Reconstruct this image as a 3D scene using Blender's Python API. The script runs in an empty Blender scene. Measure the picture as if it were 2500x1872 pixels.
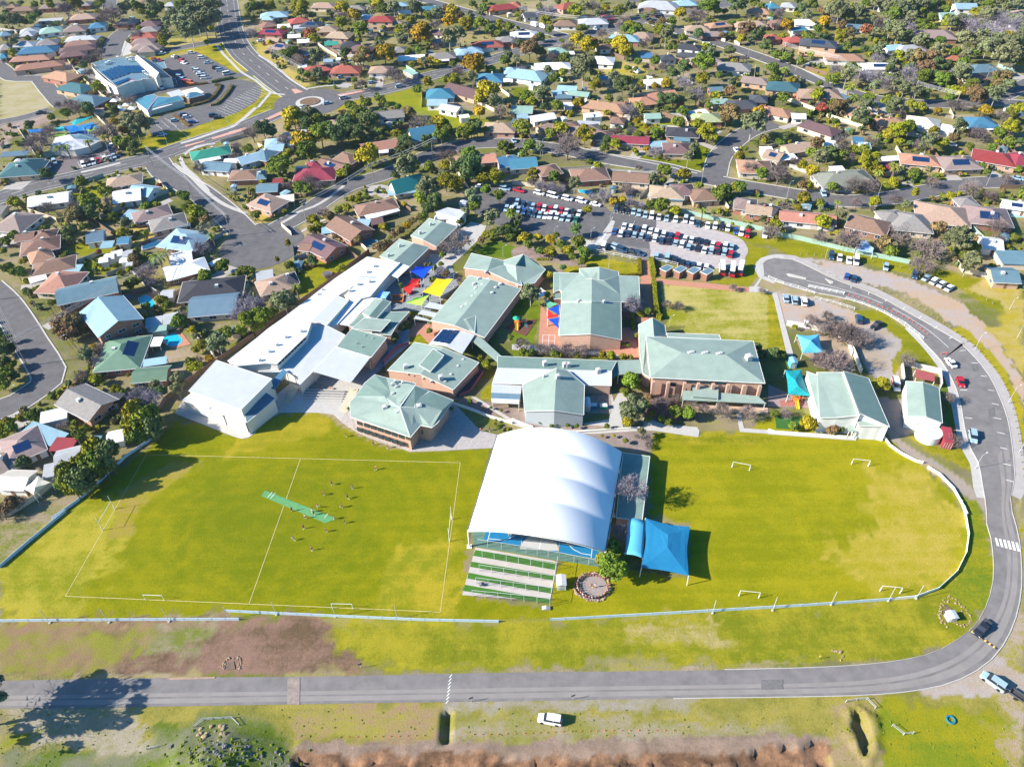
import bpy, bmesh, math, random
import numpy as np
from mathutils import Vector, Matrix
R = math.radians
random.seed(7)
sc = bpy.context.scene
COL = sc.collection
# ------------------------------------------------------------------ camera, sky, sun, exposure
CAM_H = 150.0
FPX, IMW, IMH = 1850.0, 2500.0, 1872.0
PITCH, ROLL = R(41.5), R(-1.5)
_f = Vector((0, math.cos(PITCH), -math.sin(PITCH)))
_u0 = Vector((0, math.sin(PITCH), math.cos(PITCH)))
_r0 = Vector((1, 0, 0))
CR = _r0 * math.cos(ROLL) + _u0 * math.sin(ROLL)
CU = _u0 * math.cos(ROLL) - _r0 * math.sin(ROLL)
cd = bpy.data.cameras.new("camera")
cam = bpy.data.objects.new("camera", cd)
COL.objects.link(cam)
cam.matrix_world = Matrix(((CR.x, CU.x, -_f.x, 0), (CR.y, CU.y, -_f.y, 0), (CR.z, CU.z, -_f.z, CAM_H), (0, 0, 0, 1)))
cd.sensor_fit = 'HORIZONTAL'
cd.sensor_width = 36.0
cd.lens = 36.0 * FPX / IMW
cd.clip_start = 1.0
cd.clip_end = 20000
sc.camera = cam
SUN_EL, SH_AZ = R(31), R(11)          # shadows fall towards +x, slightly +y
w = bpy.data.worlds.new("World")
sc.world = w
w.use_nodes = True
nt = w.node_tree
bg = nt.nodes["Background"]
sky = nt.nodes.new("ShaderNodeTexSky")
sky.sky_type = 'NISHITA'
sky.sun_disc = False
sky.sun_elevation = SUN_EL
todir = Vector((-math.cos(SH_AZ) * math.cos(SUN_EL), -math.sin(SH_AZ) * math.cos(SUN_EL), math.sin(SUN_EL)))
sky.sun_rotation = math.atan2(todir.x, todir.y)
sky.ozone_density = 2.0
hs = nt.nodes.new("ShaderNodeHueSaturation")
hs.inputs['Saturation'].default_value = 1.7
nt.links.new(sky.outputs[0], hs.inputs['Color'])
nt.links.new(hs.outputs[0], bg.inputs[0])
bg.inputs[1].default_value = 0.097
sd = bpy.data.lights.new("sun", 'SUN')
sd.energy = 4.9
sd.angle = R(0.5)
sd.color = (1.0, 0.94, 0.84)
sun = bpy.data.objects.new("sun", sd)
COL.objects.link(sun)
sun.rotation_euler = todir.to_track_quat('Z', 'Y').to_euler()
sun.location = (0, 0, 300)
sc.view_settings.view_transform = 'Standard'
sc.view_settings.look = 'None'
sc.view_settings.gamma = 1
sc.view_settings.exposure = 1.15
sc.cycles.max_bounces = 4
sc.cycles.diffuse_bounces = 2
sc.cycles.transparent_max_bounces = 6

# ------------------------------------------------------------------ survey helpers: sighted points -> metres on site
TS = 625.0 / 2212
TILES = {'F': (0, 0, 1.1302), 'N': (0, 0, 1.0), 'S': (200, 120, 260 / 2208), 'E': (1100, 1000, TS),
   'D0': (0, 1250, 830 / 2210), 'D1': (830, 1250, 830 / 2210), 'D2': (1670, 1250, 830 / 2210)}
for _i in range(4):
 for _n, _y in (('A', 0), ('B', 400), ('C', 800)):
  TILES[_n + str(_i)] = (625 * _i, _y, TS)
def nat(T, x, y):
 o = TILES[T]
 return o[0] + x * o[2], o[1] + y * o[2]
def G(px, py, z=0.0):
 d = CR * (px - IMW / 2) - CU * (py - IMH / 2) + _f * FPX
 t = (z - CAM_H) / d.z
 return Vector((d.x * t, d.y * t, z))
def P(T, x, y, z=0.0):
 return G(*nat(T, x, y), z)
def to_px(p):
 d = Vector(p) - Vector((0, 0, CAM_H))
 zz = d.dot(_f)
 return IMW / 2 + FPX * d.dot(CR) / zz, IMH / 2 - FPX * d.dot(CU) / zz, zz
def pts(T, s, z=0.0):
 v = [float(a) for a in s.replace(',', ' ').split()]
 return [P(T, v[i], v[i + 1], z) for i in range(0, len(v), 2)]

# ------------------------------------------------------------------ materials
MATS = {}
def mat(name, col, rough=0.8, var=0.25, scale=1.5, metal=0.0, spec=0.3, objvar=0.0, wave=None, coords='Object', emit=None, alpha=None):
 if name in MATS: return MATS[name]
 m = bpy.data.materials.new(name); m.use_nodes = True
 n = m.node_tree.nodes; l = m.node_tree.links
 b = n['Principled BSDF']
 b.inputs['Roughness'].default_value = rough
 b.inputs['Metallic'].default_value = metal
 b.inputs['Specular IOR Level'].default_value = spec
 c = (*col, 1)
 hsv = n.new('ShaderNodeHueSaturation'); hsv.inputs['Color'].default_value = c
 l.new(hsv.outputs[0], b.inputs['Base Color'])
 tc = n.new('ShaderNodeTexCoord')
 nz = n.new('ShaderNodeTexNoise'); nz.inputs['Scale'].default_value = scale; nz.inputs['Detail'].default_value = 5
 nz.inputs['Roughness'].default_value = 0.65
 l.new(tc.outputs[coords], nz.inputs['Vector'])
 mr = n.new('ShaderNodeMapRange'); mr.inputs[1].default_value = 0.25; mr.inputs[2].default_value = 0.75
 mr.inputs[3].default_value = 1 - var; mr.inputs[4].default_value = 1 + var
 l.new(nz.outputs[0], mr.inputs[0])
 last = mr.outputs[0]
 if wave:
  wv = n.new('ShaderNodeTexWave'); wv.wave_type = 'BANDS'; wv.bands_direction = wave[0]
  wv.inputs['Scale'].default_value = wave[1]; wv.inputs['Distortion'].default_value = wave[3] if len(wave) > 3 else 0
  l.new(tc.outputs['Object'], wv.inputs['Vector'])
  m2 = n.new('ShaderNodeMapRange'); m2.inputs[3].default_value = 1 - wave[2]; m2.inputs[4].default_value = 1 + wave[2] * .4
  l.new(wv.outputs['Fac'], m2.inputs[0])
  mm = n.new('ShaderNodeMath'); mm.operation = 'MULTIPLY'; l.new(last, mm.inputs[0]); l.new(m2.outputs[0], mm.inputs[1]); last = mm.outputs[0]
 if objvar:
  oi = n.new('ShaderNodeObjectInfo')
  m3 = n.new('ShaderNodeMapRange'); m3.inputs[3].default_value = 1 - objvar; m3.inputs[4].default_value = 1 + objvar
  l.new(oi.outputs['Random'], m3.inputs[0])
  mm = n.new('ShaderNodeMath'); mm.operation = 'MULTIPLY'; l.new(last, mm.inputs[0]); l.new(m3.outputs[0], mm.inputs[1]); last = mm.outputs[0]
  m4 = n.new('ShaderNodeMapRange'); m4.inputs[3].default_value = .5 - .025 * objvar / .25; m4.inputs[4].default_value = .5 + .03 * objvar / .25
  ml = n.new('ShaderNodeMath'); ml.operation = 'MULTIPLY'; ml.inputs[1].default_value = 7.31
  fr = n.new('ShaderNodeMath'); fr.operation = 'FRACT'
  l.new(oi.outputs['Random'], ml.inputs[0]); l.new(ml.outputs[0], fr.inputs[0]); l.new(fr.outputs[0], m4.inputs[0]); l.new(m4.outputs[0], hsv.inputs['Hue'])
 l.new(last, hsv.inputs['Value'])
 if emit: b.inputs['Emission Color'].default_value = (*emit, 1)
 if alpha is not None: b.inputs['Alpha'].default_value = alpha
 MATS[name] = m
 return m
# ------------------------------------------------------------------ mesh helpers
class MB:
 def __init__(s): s.v = []; s.f = []; s.m = []
 def add(s, vs, fs, mi=0):
  o = len(s.v); s.v += [tuple(v) for v in vs]; s.f += [tuple(i + o for i in f) for f in fs]; s.m += [mi] * len(fs)
 def box(s, c, sz, rz=0, mi=0):
  cx, cy, cz = c; a, b, h = sz[0] / 2, sz[1] / 2, sz[2] / 2
  co, si = math.cos(rz), math.sin(rz)
  vs = [(cx + x * co - y * si, cy + x * si + y * co, cz + z) for z in (-h, h) for x, y in ((-a, -b), (a, -b), (a, b), (-a, b))]
  s.add(vs, [(3, 2, 1, 0), (4, 5, 6, 7), (0, 1, 5, 4), (1, 2, 6, 5), (2, 3, 7, 6), (3, 0, 4, 7)], mi)
 def cyl(s, c, r, h, n=10, mi=0, r2=None):
  r2 = r if r2 is None else r2
  vs = [(c[0] + r * math.cos(2 * math.pi * i / n), c[1] + r * math.sin(2 * math.pi * i / n), c[2]) for i in range(n)]
  vs += [(c[0] + r2 * math.cos(2 * math.pi * i / n), c[1] + r2 * math.sin(2 * math.pi * i / n), c[2] + h) for i in range(n)]
  s.add(vs, [(i, (i + 1) % n, n + (i + 1) % n, n + i) for i in range(n)] + [tuple(range(n, 2 * n)), tuple(range(n - 1, -1, -1))], mi)
 def tube(s, a, b, ra, rb=None, n=5, mi=0):
  a = Vector(a); b = Vector(b); rb = ra if rb is None else rb
  d = (b - a)
  if d.length < 1e-6: return
  d.normalize(); x = d.orthogonal().normalized(); y = d.cross(x)
  vs = [a + x * (ra * math.cos(2 * math.pi * i / n)) + y * (ra * math.sin(2 * math.pi * i / n)) for i in range(n)]
  vs += [b + x * (rb * math.cos(2 * math.pi * i / n)) + y * (rb * math.sin(2 * math.pi * i / n)) for i in range(n)]
  s.add(vs, [(i, (i + 1) % n, n + (i + 1) % n, n + i) for i in range(n)] + [tuple(range(n, 2 * n)), tuple(range(n - 1, -1, -1))], mi)
 def prism(s, poly, z0, z1, mi=0, bottom=True):
  n = len(poly)
  a = sum(poly[i][0] * poly[(i + 1) % n][1] - poly[(i + 1) % n][0] * poly[i][1] for i in range(n))
  if a < 0: poly = poly[::-1]
  vs = [(p[0], p[1], z0) for p in poly] + [(p[0], p[1], z1) for p in poly]
  fs = [(i, (i + 1) % n, n + (i + 1) % n, n + i) for i in range(n)] + [tuple(range(n, 2 * n))]
  if bottom: fs.append(tuple(range(n - 1, -1, -1)))
  s.add(vs, fs, mi)
 def slab(s, poly3, t, mi=0):
  # a sloping plate: polygon of 3-d points, thickened downwards
  n = len(poly3); q = [Vector(p) for p in poly3]
  a = sum(q[i].x * q[(i + 1) % n].y - q[(i + 1) % n].x * q[i].y for i in range(n))
  if a < 0: q = q[::-1]
  vs = [(p.x, p.y, p.z) for p in q] + [(p.x, p.y, p.z - t) for p in q]
  s.add(vs, [tuple(range(n)), tuple(range(2 * n - 1, n - 1, -1))] + [(i, n + i, n + (i + 1) % n, (i + 1) % n) for i in range(n)], mi)
 def mesh(s, name):
  me = bpy.data.meshes.new(name); me.from_pydata(s.v, [], s.f)
  if any(s.m): me.polygons.foreach_set('material_index', s.m)
  me.update(); return me
 def build(s, name, m, parent=None, smooth=False):
  me = s.mesh(name)
  for x in (m if isinstance(m, (list, tuple)) else [m]): me.materials.append(x)
  if smooth: me.polygons.foreach_set('use_smooth', [True] * len(me.polygons))
  return link(name, me, parent)
def link(name, me, parent=None):
 o = bpy.data.objects.new(name, me); COL.objects.link(o)
 if parent is not None: o.parent = parent
 return o
def empty(name, loc=(0, 0, 0), rz=0.0):
 o = bpy.data.objects.new(name, None); COL.objects.link(o); o.location = loc; o.rotation_euler = (0, 0, rz); o.empty_display_size = .3
 return o
THINGS = []
def reg(o, desc, cat, group=None, pos=None, label=None):
 """desc: the look; the place words are added by the labeller at the end unless label is given"""
 o['category'] = cat
 if group: o['group'] = group
 THINGS.append([o, desc, cat, Vector(pos) if pos is not None else None, label])
 return o
def struct(o): o['kind'] = 'structure'; return o
def local(poly, org): return [(p[0] - org[0], p[1] - org[1]) + tuple(p[2:]) for p in poly]
def copy_tree(o, parent=None):
 c = o.copy(); COL.objects.link(c)
 if parent is not None: c.parent = parent
 for ch in o.children: copy_tree(ch, c)
 return c
# ------------------------------------------------------------------ ground sheet
def vnoise(x, y, sc_, seed):
 rs = np.random.RandomState(seed); n = 256; t = rs.rand(n, n)
 u = x / sc_ + 1000; v = y / sc_ + 1000
 i = np.floor(u).astype(int); j = np.floor(v).astype(int); fu = u - i; fv = v - j
 fu = fu * fu * (3 - 2 * fu); fv = fv * fv * (3 - 2 * fv)
 a = t[i % n, j % n]; b = t[(i + 1) % n, j % n]; c = t[i % n, (j + 1) % n]; d = t[(i + 1) % n, (j + 1) % n]
 return (a * (1 - fu) + b * fu) * (1 - fv) + (c * (1 - fu) + d * fu) * fv
def fbm(x, y, s, seed, o=4):
 r = 0; a = .5; tot = 0
 for k in range(o): r = r + a * vnoise(x, y, s / 2 ** k, seed + k); tot += a; a *= .55
 return r / tot
def inside(x, y, poly):
 r = np.zeros(x.shape, bool); n = len(poly)
 for i in range(n):
  x1, y1 = poly[i][0], poly[i][1]; x2, y2 = poly[(i + 1) % n][0], poly[(i + 1) % n][1]
  if y1 == y2: continue
  c = ((y1 > y) != (y2 > y)) & (x < (x2 - x1) * (y - y1) / (y2 - y1) + x1)
  r ^= c
 return r
xs = np.concatenate([-np.geomspace(6000, 480, 9)[:-1], np.arange(-460, -200, 2.0), np.arange(-200, 200, .8), np.arange(200, 461, 2.0), np.geomspace(480, 6000, 9)[1:]])
ys = np.concatenate([[-3000, -1000, -300, -60, 0, 30], np.arange(50, 112, .7), np.arange(112, 330, 1.2), np.arange(330, 660, 2.4), np.geomspace(680, 9000, 9)])
GX, GY = np.meshgrid(xs, ys); gx = GX.ravel(); gy = GY.ravel()
GRN, GRN2 = (.16, .17, .005), (.10, .13, .006)
YEL, YEL2 = (.34, .27, .018), (.25, .225, .010)
DRY, DRY2 = (.40, .31, .13), (.30, .24, .10)
SOIL, SOIL2 = (.23, .14, .10), (.12, .08, .045)
GRAV, GRAV2 = (.36, .32, .30), (.28, .24, .215)
DIRT, DIRT2 = (.42, .29, .19), (.34, .27, .20)
yard = fbm(gx, gy, 26, 3); y2 = fbm(gx, gy, 9, 11)
cell = vnoise(np.floor(gx / 17 + 0.3 * np.sin(gy / 23)) * 17.0, np.floor(gy / 21) * 21.0, 5.7, 91)
def mixc(a, b, t): t = np.clip(t, 0, 1)[:, None]; return np.array(a)[None] * (1 - t) + np.array(b)[None] * t
CA = mixc((.13, .15, .015), (.27, .235, .07), (cell - .35) * 2.2); CB = mixc((.11, .105, .05), (.33, .25, .18), (yard - .3) * 2.5)
PATCH = np.full(gx.shape, .5) + (y2 - .5) * .9
def paint(T, s, ca, cb, patch=.5, jit=1.2, js=3.0, amp=.5, pscale=7):
 global CA, CB, PATCH
 po = pts(T, s) if isinstance(s, str) else s
 jx = (fbm(gx, gy, js, 21) - .5) * 2 * jit * 1.6; jy = (fbm(gx, gy, js, 37) - .5) * 2 * jit * 1.6
 bx = (min(p.x for p in po) - 12, max(p.x for p in po) + 12, min(p.y for p in po) - 12, max(p.y for p in po) + 12)
 sel = np.nonzero((gx > bx[0]) & (gx < bx[1]) & (gy > bx[2]) & (gy < bx[3]))[0]; X = gx[sel]; Y = gy[sel]; JX = jx[sel]; JY = jy[sel]
 ks = (1,) if jit < 1.5 else (.15, .5, .85, 1.2, 1.6, 2.0)
 wt = sum(inside(X + JX * k, Y + JY * k, po).astype(float) for k in ks) / len(ks)
 m = wt > 0; sel = sel[m]; W_ = wt[m][:, None]
 CA[sel] = CA[sel] * (1 - W_) + np.array(ca) * W_; CB[sel] = CB[sel] * (1 - W_) + np.array(cb) * W_
 PATCH[sel] = PATCH[sel] * (1 - wt[m]) + wt[m] * (patch + (fbm(gx[sel], gy[sel], pscale, 53) - .5) * 2 * amp)
# verges and open ground, far to near (sighted outlines)
paint('A0', '0,690 290,690 470,900 330,960 0,1040', (.36, .31, .2), (.30, .26, .11), .45, 2)
paint('A0', '0,1060 420,990 480,1040 250,1110 160,1110 60,1310 0,1330', (.33, .26, .22), SOIL, .4, 2)
paint('A0', '1290,490 1900,360 2000,420 2212,640 2060,640 1960,640 1660,440 1290,520', YEL, GRN, .45, 1)
paint('A0', '1040,1210 1500,1130 1640,1120 2212,870 2212,1010 1560,1240 1190,1320 1060,1300', YEL, GRN, .5, 1)
paint('A0', '1450,330 1700,330 1940,310 1960,350 1500,440 1440,420', DRY, YEL2, .5, 1)
paint('A1', '0,370 200,380 300,600 480,740 420,760 240,640 60,540 0,480', YEL, DRY, .5, 1)
paint('A1', '0,660 100,680 240,780 250,880 180,970 0,980 0,950 40,900 0,880', YEL, GRN2, .5, 1)
paint('A1', '980,870 1350,760 1480,830 1620,960 1880,1000 2050,1050 1700,1130 1450,1060 1250,960 1180,900 960,870', (.17, .20, .012), YEL2, .35, 1.5)
paint('A1', '670,920 1000,840 1010,880 720,960', YEL, GRN, .5, 1)
paint('A2', '770,610 960,530 1130,570 1160,640 960,660 800,660', YEL, DRY, .5, 1)
paint('A2', '1080,1340 1330,1340 1480,1370 1560,1220 1740,1300 1640,1475 1500,1470 1080,1380', GRN, GRN2, .4, .8)
paint('A2', '880,1130 1190,1040 1400,1060 1380,1120 1220,1220 1180,1180 1100,1130', GRN, YEL2, .4, 1)
paint('A2', '0,760 200,760 200,850 0,850', GRN, GRN2, .4, 1)
paint('A3', '330,590 520,580 560,700 700,740 1000,830 1300,860 1600,850 1600,890 1300,890 900,840 560,720 340,620', YEL, GRN, .5, 1)
paint('A3', '690,450 960,360 1000,400 860,470', GRN, YEL2, .4, 1)
paint('A3', '1370,190 1700,160 1900,260 1500,240', YEL2, DRY, .5, 2)
paint('B3', '950,140 1640,100 1640,150 1250,190 950,230 730,260 700,230', GRN, YEL2, .4, 1)
paint('B0', '620,250 930,140 1010,200 1250,190 880,290 650,280', YEL2, GRN, .4, 1)
paint('B0', '1120,560 1400,530 1430,620 1200,700 1060,700', YEL, DRY, .45, 1)
paint('B0', '590,710 880,640 1050,770 1100,860 940,950 760,960 700,870 880,780 700,800', GRN, YEL2, .35, 1)
paint('B1', '380,860 600,780 700,800 860,830 800,900 690,980 560,1080 380,1160 360,900', GRN, YEL2, .4, .8)
paint('B1', '1600,780 1650,700 1950,620 1890,740 1760,800', GRN, GRN2, .3, .5)
paint('B1', '1880,740 2050,660 2212,700 2212,820 1900,790', (.10, .16, .008), GRN2, .3, .5)
paint('B1', '0,440 60,410 300,430 440,380 430,420 200,540 0,530', YEL, DRY, .5, .6)
# school lawns
paint('B2', '1280,1040 2090,1090 2212,1110 2212,1656 1460,1490 1480,1410 1330,1400', (.21, .215, .012), (.39, .33, .11), .5, .8, amp=.9, pscale=10)
paint('C2', '1470,0 2212,0 2212,190 2100,170 2090,115 1800,60 1480,40', (.21, .215, .012), (.39, .33, .11), .5, .5, amp=.9)
paint('B3', '0,1110 40,1120 160,1656 0,1656', GRN, YEL, .5, .3)
paint('B2', '640,790 1100,870 1100,970 600,960 480,960 440,900', YEL, GRN, .45, .5)
paint('B2', '1990,700 2060,690 2212,740 2212,800 2110,880 2130,960 2060,1060 1720,1030 1760,990 2010,980', YEL2, GRN, .45, .6)
paint('B3', '0,610 700,740 1250,870 1700,960 1850,1000 2212,1090 2212,1656 2070,1656 2000,1300 1600,1060 1250,960 700,830 200,810 0,690', GRN, YEL2, .5, 1.5)
paint('B3', '1850,1000 2212,1060 2212,1656 2120,1656 2040,1380 2010,1180 1700,1080', DRY, YEL, .5, 1.5)
paint('B2', '1840,560 2212,640 2212,720 2040,680 1880,620', GRN, YEL2, .5, 1)
# gravel and dirt parking on the right
paint('B3', '270,810 560,850 1000,930 1260,1010 1640,1180 1900,1420 2060,1656 1900,1656 1720,1480 1440,1250 1100,1090 750,1010 480,930 480,860 270,850', DIRT, GRAV, .45, 1.2, amp=.9, pscale=9)
paint('C3', '1700,0 1850,0 2050,220 2212,480 2212,700 2130,480 1960,250', DIRT, GRAV, .5, 1, amp=.8)
paint('C3', '1850,0 2130,0 2212,200 2212,420 2040,180', YEL, DRY, .5, 1.5)
paint('C3', '1560,0 1700,0 1960,250 2130,500 2212,760 2212,1656 2170,1500 2130,1000 2040,700 1900,400', YEL2, YEL, .5, .6)
paint('B3', '20,1110 380,1150 760,1280 1000,1400 1200,1540 1260,1656 880,1656 700,1500 600,1480 160,1400', GRAV, DIRT, .45, .8, amp=.9)
paint('C3', '640,0 1000,0 1180,120 1130,400 1060,470 900,440 760,200 720,60', DIRT2, GRAV, .5, .8, amp=.9)
paint('C3', '1000,0 1200,0 1520,280 1640,480 1560,420 1150,330 1080,430 1070,280 1180,120', GRN, YEL2, .4, .6)
paint('B3', '740,1270 900,1260 1000,1290 1440,1640 1360,1656 1250,1540 1000,1400 800,1330', GRN, YEL2, .4, .5)
paint('C3', '1210,920 1500,1040 1700,1040 1790,1230 1740,1230 1400,1080 1230,960', YEL, GRN, .5, .5)
paint('C3', '1480,420 1560,420 1660,620 1680,880 1560,880 1500,560', (.10, .15, .02), GRN2, .5, .4)
# track by the shed
paint('C3', '950,600 1180,620 1260,900 1110,960 1400,1130 1700,1320 1880,1480 1900,1620 1840,1560 1560,1350 1300,1180 1150,1050 1040,940', GRAV2, DIRT2, .5, .5, amp=.7)
# middle school grounds
paint('B1', '1260,1520 1370,1450 1480,1560 1330,1560', GRN, YEL, .5, .3)
paint('C1', '1280,110 1370,50 1450,70 1480,140 1330,130', GRN, YEL, .5, .2)
paint('C1', '1920,600 2050,450 2060,650', YEL, GRN, .5, .3)
paint('C1', '1700,600 1900,620 2212,680 2212,780 2000,760', (.28, .2, .17), (.2, .15, .13), .5, .3)
paint('C2', '0,680 120,730 600,840 860,840 900,850 560,900 200,850 0,790', (.34, .25, .22), (.25, .19, .16), .5, .3)
paint('C2', '600,900 1230,890 1220,1090 960,1050 740,960', (.30, .23, .21), (.2, .16, .14), .5, .3)
paint('C2', '1120,560 1340,560 1440,660 1600,700 1600,800 1300,800 1140,770', (.12, .08, .07), (.22, .12, .09), .5, .4)
paint('B2', '0,740 100,700 640,860 640,900 200,830 0,790', (.30, .22, .2), (.2, .15, .13), .5, .5)
paint('B2', '0,1200 100,1150 280,1210 250,1300 150,1656 0,1656', (.13, .18, .01), GRN2, .4, .4)
paint('E', '0,340 0,0 0,0', GRN, GRN, .5)
# playing fields
OV1 = 'F', '300,985 380,905 520,945 620,893 700,895 740,920 800,955 880,975 1065,965 1010,1180 1000,1280 1190,1320 1190,1335 1080,1340 490,1325 0,1345 0,1230 170,1080'
paint(*OV1, (.148, .166, .002), (.225, .212, .004), .45, 1.0, amp=.5, pscale=16)
paint('F', '420,1050 620,1010 760,1040 800,1160 700,1260 520,1270 380,1200', (.13, .155, .002), (.19, .19, .004), .35, 8, amp=.5, pscale=12)
paint('F', '520,940 620,893 700,895 720,930 600,960 480,990', YEL, (.23, .21, .01), .5, 1.5)
paint('F', '0,1230 170,1085 260,1085 270,1160 200,1260 160,1345 0,1345', (.19, .20, .008), (.33, .28, .03), .55, 5, amp=.8)
paint('F', '260,1060 330,1010 430,1000 300,1100 280,1160 240,1150', (.30, .22, .06), YEL2, .5, 2)
paint('F', '860,1180 1000,1160 1000,1290 960,1340 800,1320', (.19, .20, .008), YEL, .5, 4, amp=.8)
OV2 = 'F', '1410,930 1600,935 1660,900 1910,945 1990,1005 2060,1070 2090,1150 2090,1200 2060,1250 1980,1290 1190,1340 1195,1230 1260,1200 1400,1240 1490,1250 1490,1130 1400,1110'
paint(*OV2, (.182, .188, .003), (.27, .242, .007), .5, 1.0, amp=.8, pscale=10)
paint('F', '1850,1000 2000,1020 2080,1120 2085,1230 2000,1280 1850,1260 1780,1200 1900,1150', (.38, .295, .05), (.29, .25, .012), .5, 5, amp=.7)
paint('F', '1410,935 1560,930 1700,945 1650,960 1480,960', YEL, GRN, .5, 1)
paint('F', '2090,1150 2065,1060 2110,1090 2150,1200 2150,1280 2100,1340 2060,1310 1990,1290 2060,1250 2092,1200', (.12, .17, .01), YEL2, .4, 1.2)
_c = P('F', 560, 1130); _m = inside(gx, gy, pts(*OV1)); PATCH[_m] += .13 * np.sin(np.hypot(gx[_m] - _c.x, (gy[_m] - _c.y) * 1.4) / .85)
_m = inside(gx, gy, pts(*OV2)); PATCH[_m] += .13 * np.sin((gy[_m] + .05 * gx[_m]) / .8)
# bank between the fence and the road
paint('F', '700,1335 1080,1345 1190,1342 1600,1310 2000,1290 2060,1290 2100,1340 2060,1390 1900,1430 700,1450', (.28, .245, .018), (.155, .17, .008), .5, 2, amp=1.0, pscale=6)
paint('F', '1350,1350 1550,1340 1560,1380 1350,1400', (.38, .30, .16), YEL2, .5, 3, amp=.8)
paint('F', '0,1340 490,1335 720,1335 730,1400 790,1430 790,1450 300,1455 0,1458', SOIL, SOIL2, .5, 2, amp=.8, pscale=6)
paint('F', '0,1345 110,1345 330,1350 340,1380 250,1450 0,1458', (.24, .155, .09), (.20, .20, .03), .5, 3, amp=1.0, pscale=5)
paint('F', '330,1345 490,1340 440,1400 300,1420 310,1380', (.27, .22, .15), (.15, .17, .03), .5, 3, amp=1.0, pscale=4)
# south of the road
paint('F', '0,1515 2212,1480 2212,1700 0,1700', (.28, .235, .05), (.17, .165, .03), .5, 2, amp=1.0, pscale=6)
paint('F', '0,1525 320,1525 300,1560 340,1640 0,1600', (.33, .28, .21), (.25, .22, .12), .5, 3, amp=.8)
paint('F', '0,1580 60,1580 80,1605 0,1610', (.17, .2, .01), YEL2, .5, 2)
paint('F', '340,1560 560,1540 640,1620 680,1700 0,1700 0,1620 300,1630', (.10, .14, .015), (.17, .17, .10), .5, 2, amp=1.0, pscale=5)
paint('F', '640,1525 960,1520 960,1610 640,1600', (.28, .19, .11), (.27, .24, .04), .5, 3, amp=1.0, pscale=5)
paint('F', '960,1515 1500,1500 1500,1530 960,1535', (.29, .26, .22), (.24, .21, .12), .5, 1.5)
paint('F', '980,1550 1400,1550 1800,1590 1800,1600 980,1600', (.29, .24, .17), (.21, .2, .04), .5, 2.5, amp=.8)
paint('F', '640,1605 1180,1602 1500,1592 1780,1590 1790,1630 1180,1640 640,1640', (.28, .20, .15), (.20, .145, .105), .5, 1, amp=.9, pscale=3)
paint('F', '630,1626 1180,1630 1560,1624 1790,1606 1800,1740 630,1740', (.27, .155, .09), (.12, .07, .042), .5, 1.2, amp=1.0, pscale=2.5)
paint('F', '1790,1520 1900,1500 1920,1660 1800,1700', (.30, .22, .12), (.22, .2, .03), .5, 2, amp=.8, pscale=3)
paint('F', '1900,1500 2212,1560 2212,1700 1910,1700', (.15, .19, .01), YEL2, .5, 2, amp=.9, pscale=6)
paint('F', '2130,1580 2212,1560 2212,1680 2180,1640', (.34, .25, .17), YEL2, .5, 1.5)
# east of the bend
paint('F', '2212,1000 2212,1620 2140,1470 2160,1380 2200,1200 2200,1030', (.34, .27, .21), YEL2, .5, 1.5, amp=.8)
paint('F', '1940,1440 2130,1400 2212,1450 2212,1500 2000,1500', GRAV, DIRT2, .5, 1.2)
PATCHX = 0
# height: mounds, ditch, trench
def G2(T, x, y): p = P(T, x, y); return p.x, p.y
gz = np.zeros_like(gx)
def bump(T, x, y, rx, ry, h, seed=5):
 cx, cy = G2(T, x, y); d = ((gx - cx) / rx) ** 2 + ((gy - cy) / ry) ** 2
 return h * np.exp(-d * 1.5)
n1 = fbm(gx, gy, 3.0, 71); n2 = fbm(gx, gy, 1.6, 77, 3)
dd = inside(gx, gy, pts('F', '635,1634 1180,1638 1560,1634 1780,1600 1810,1740 635,1740'))
gz += dd * (-(.9) + 2.6 * (n2 - .5) + 1.6 * (n1 - .5))
st = inside(gx, gy, pts('F', '640,1600 1780,1588 1790,1612 640,1640')); gz += st * (.25 + .3 * (n2 - .5))
gz += bump('F', 470, 1650, 11, 6, 3.0) * (.6 + .8 * n1 + .5 * n2)
tr = inside(gx, gy, pts('D1', '665,1290 720,1290 715,1500 665,1505')); gz -= tr * 1.6
di = inside(gx, gy, pts('D2', '1095,1310 1140,1290 1200,1400 1215,1520 1170,1580 1120,1450')); gz -= di * 1.5
ri = inside(gx, gy, pts('D2', '1050,1280 1130,1255 1260,1340 1290,1560 1200,1656 1040,1450')) & ~di; gz += ri * (.5 + .9 * (n2 - .5))
bk = inside(gx, gy, pts('F', '0,1345 1080,1345 2000,1300 2100,1345 2050,1385 1900,1425 1190,1448 0,1456'))
gz += bk * .25 * (n2 - .5)
PUDX = inside(gx, gy, pts('A0', '20,1170 200,1150 240,1290 20,1300')); gz += PUDX * (n1 - .35) * 3
gz[inside(gx, gy, pts('F', '-100,1458 2212,1440 2212,1520 -100,1530'))] = 0
gz[(gy > 660) | (np.abs(gx) > 455) | (gy < 45)] = 0
def gh(x, y):
 i = int(np.clip(np.searchsorted(xs, x), 0, len(xs) - 1)); j = int(np.clip(np.searchsorted(ys, y), 0, len(ys) - 1)); return float(gz[j * len(xs) + i])
me = bpy.data.meshes.new('ground')
nx, ny = len(xs), len(ys)
idx = (np.arange(ny - 1)[:, None] * nx + np.arange(nx - 1)[None]).ravel()
faces = np.stack([idx, idx + 1, idx + nx + 1, idx + nx], 1)
me.vertices.add(nx * ny); me.vertices.foreach_set('co', np.stack([gx, gy, gz], 1).ravel().astype('f'))
me.loops.add(faces.size); me.loops.foreach_set('vertex_index', faces.ravel().astype('i'))
me.polygons.add(len(faces)); me.polygons.foreach_set('loop_start', (np.arange(len(faces)) * 4).astype('i'))
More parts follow.
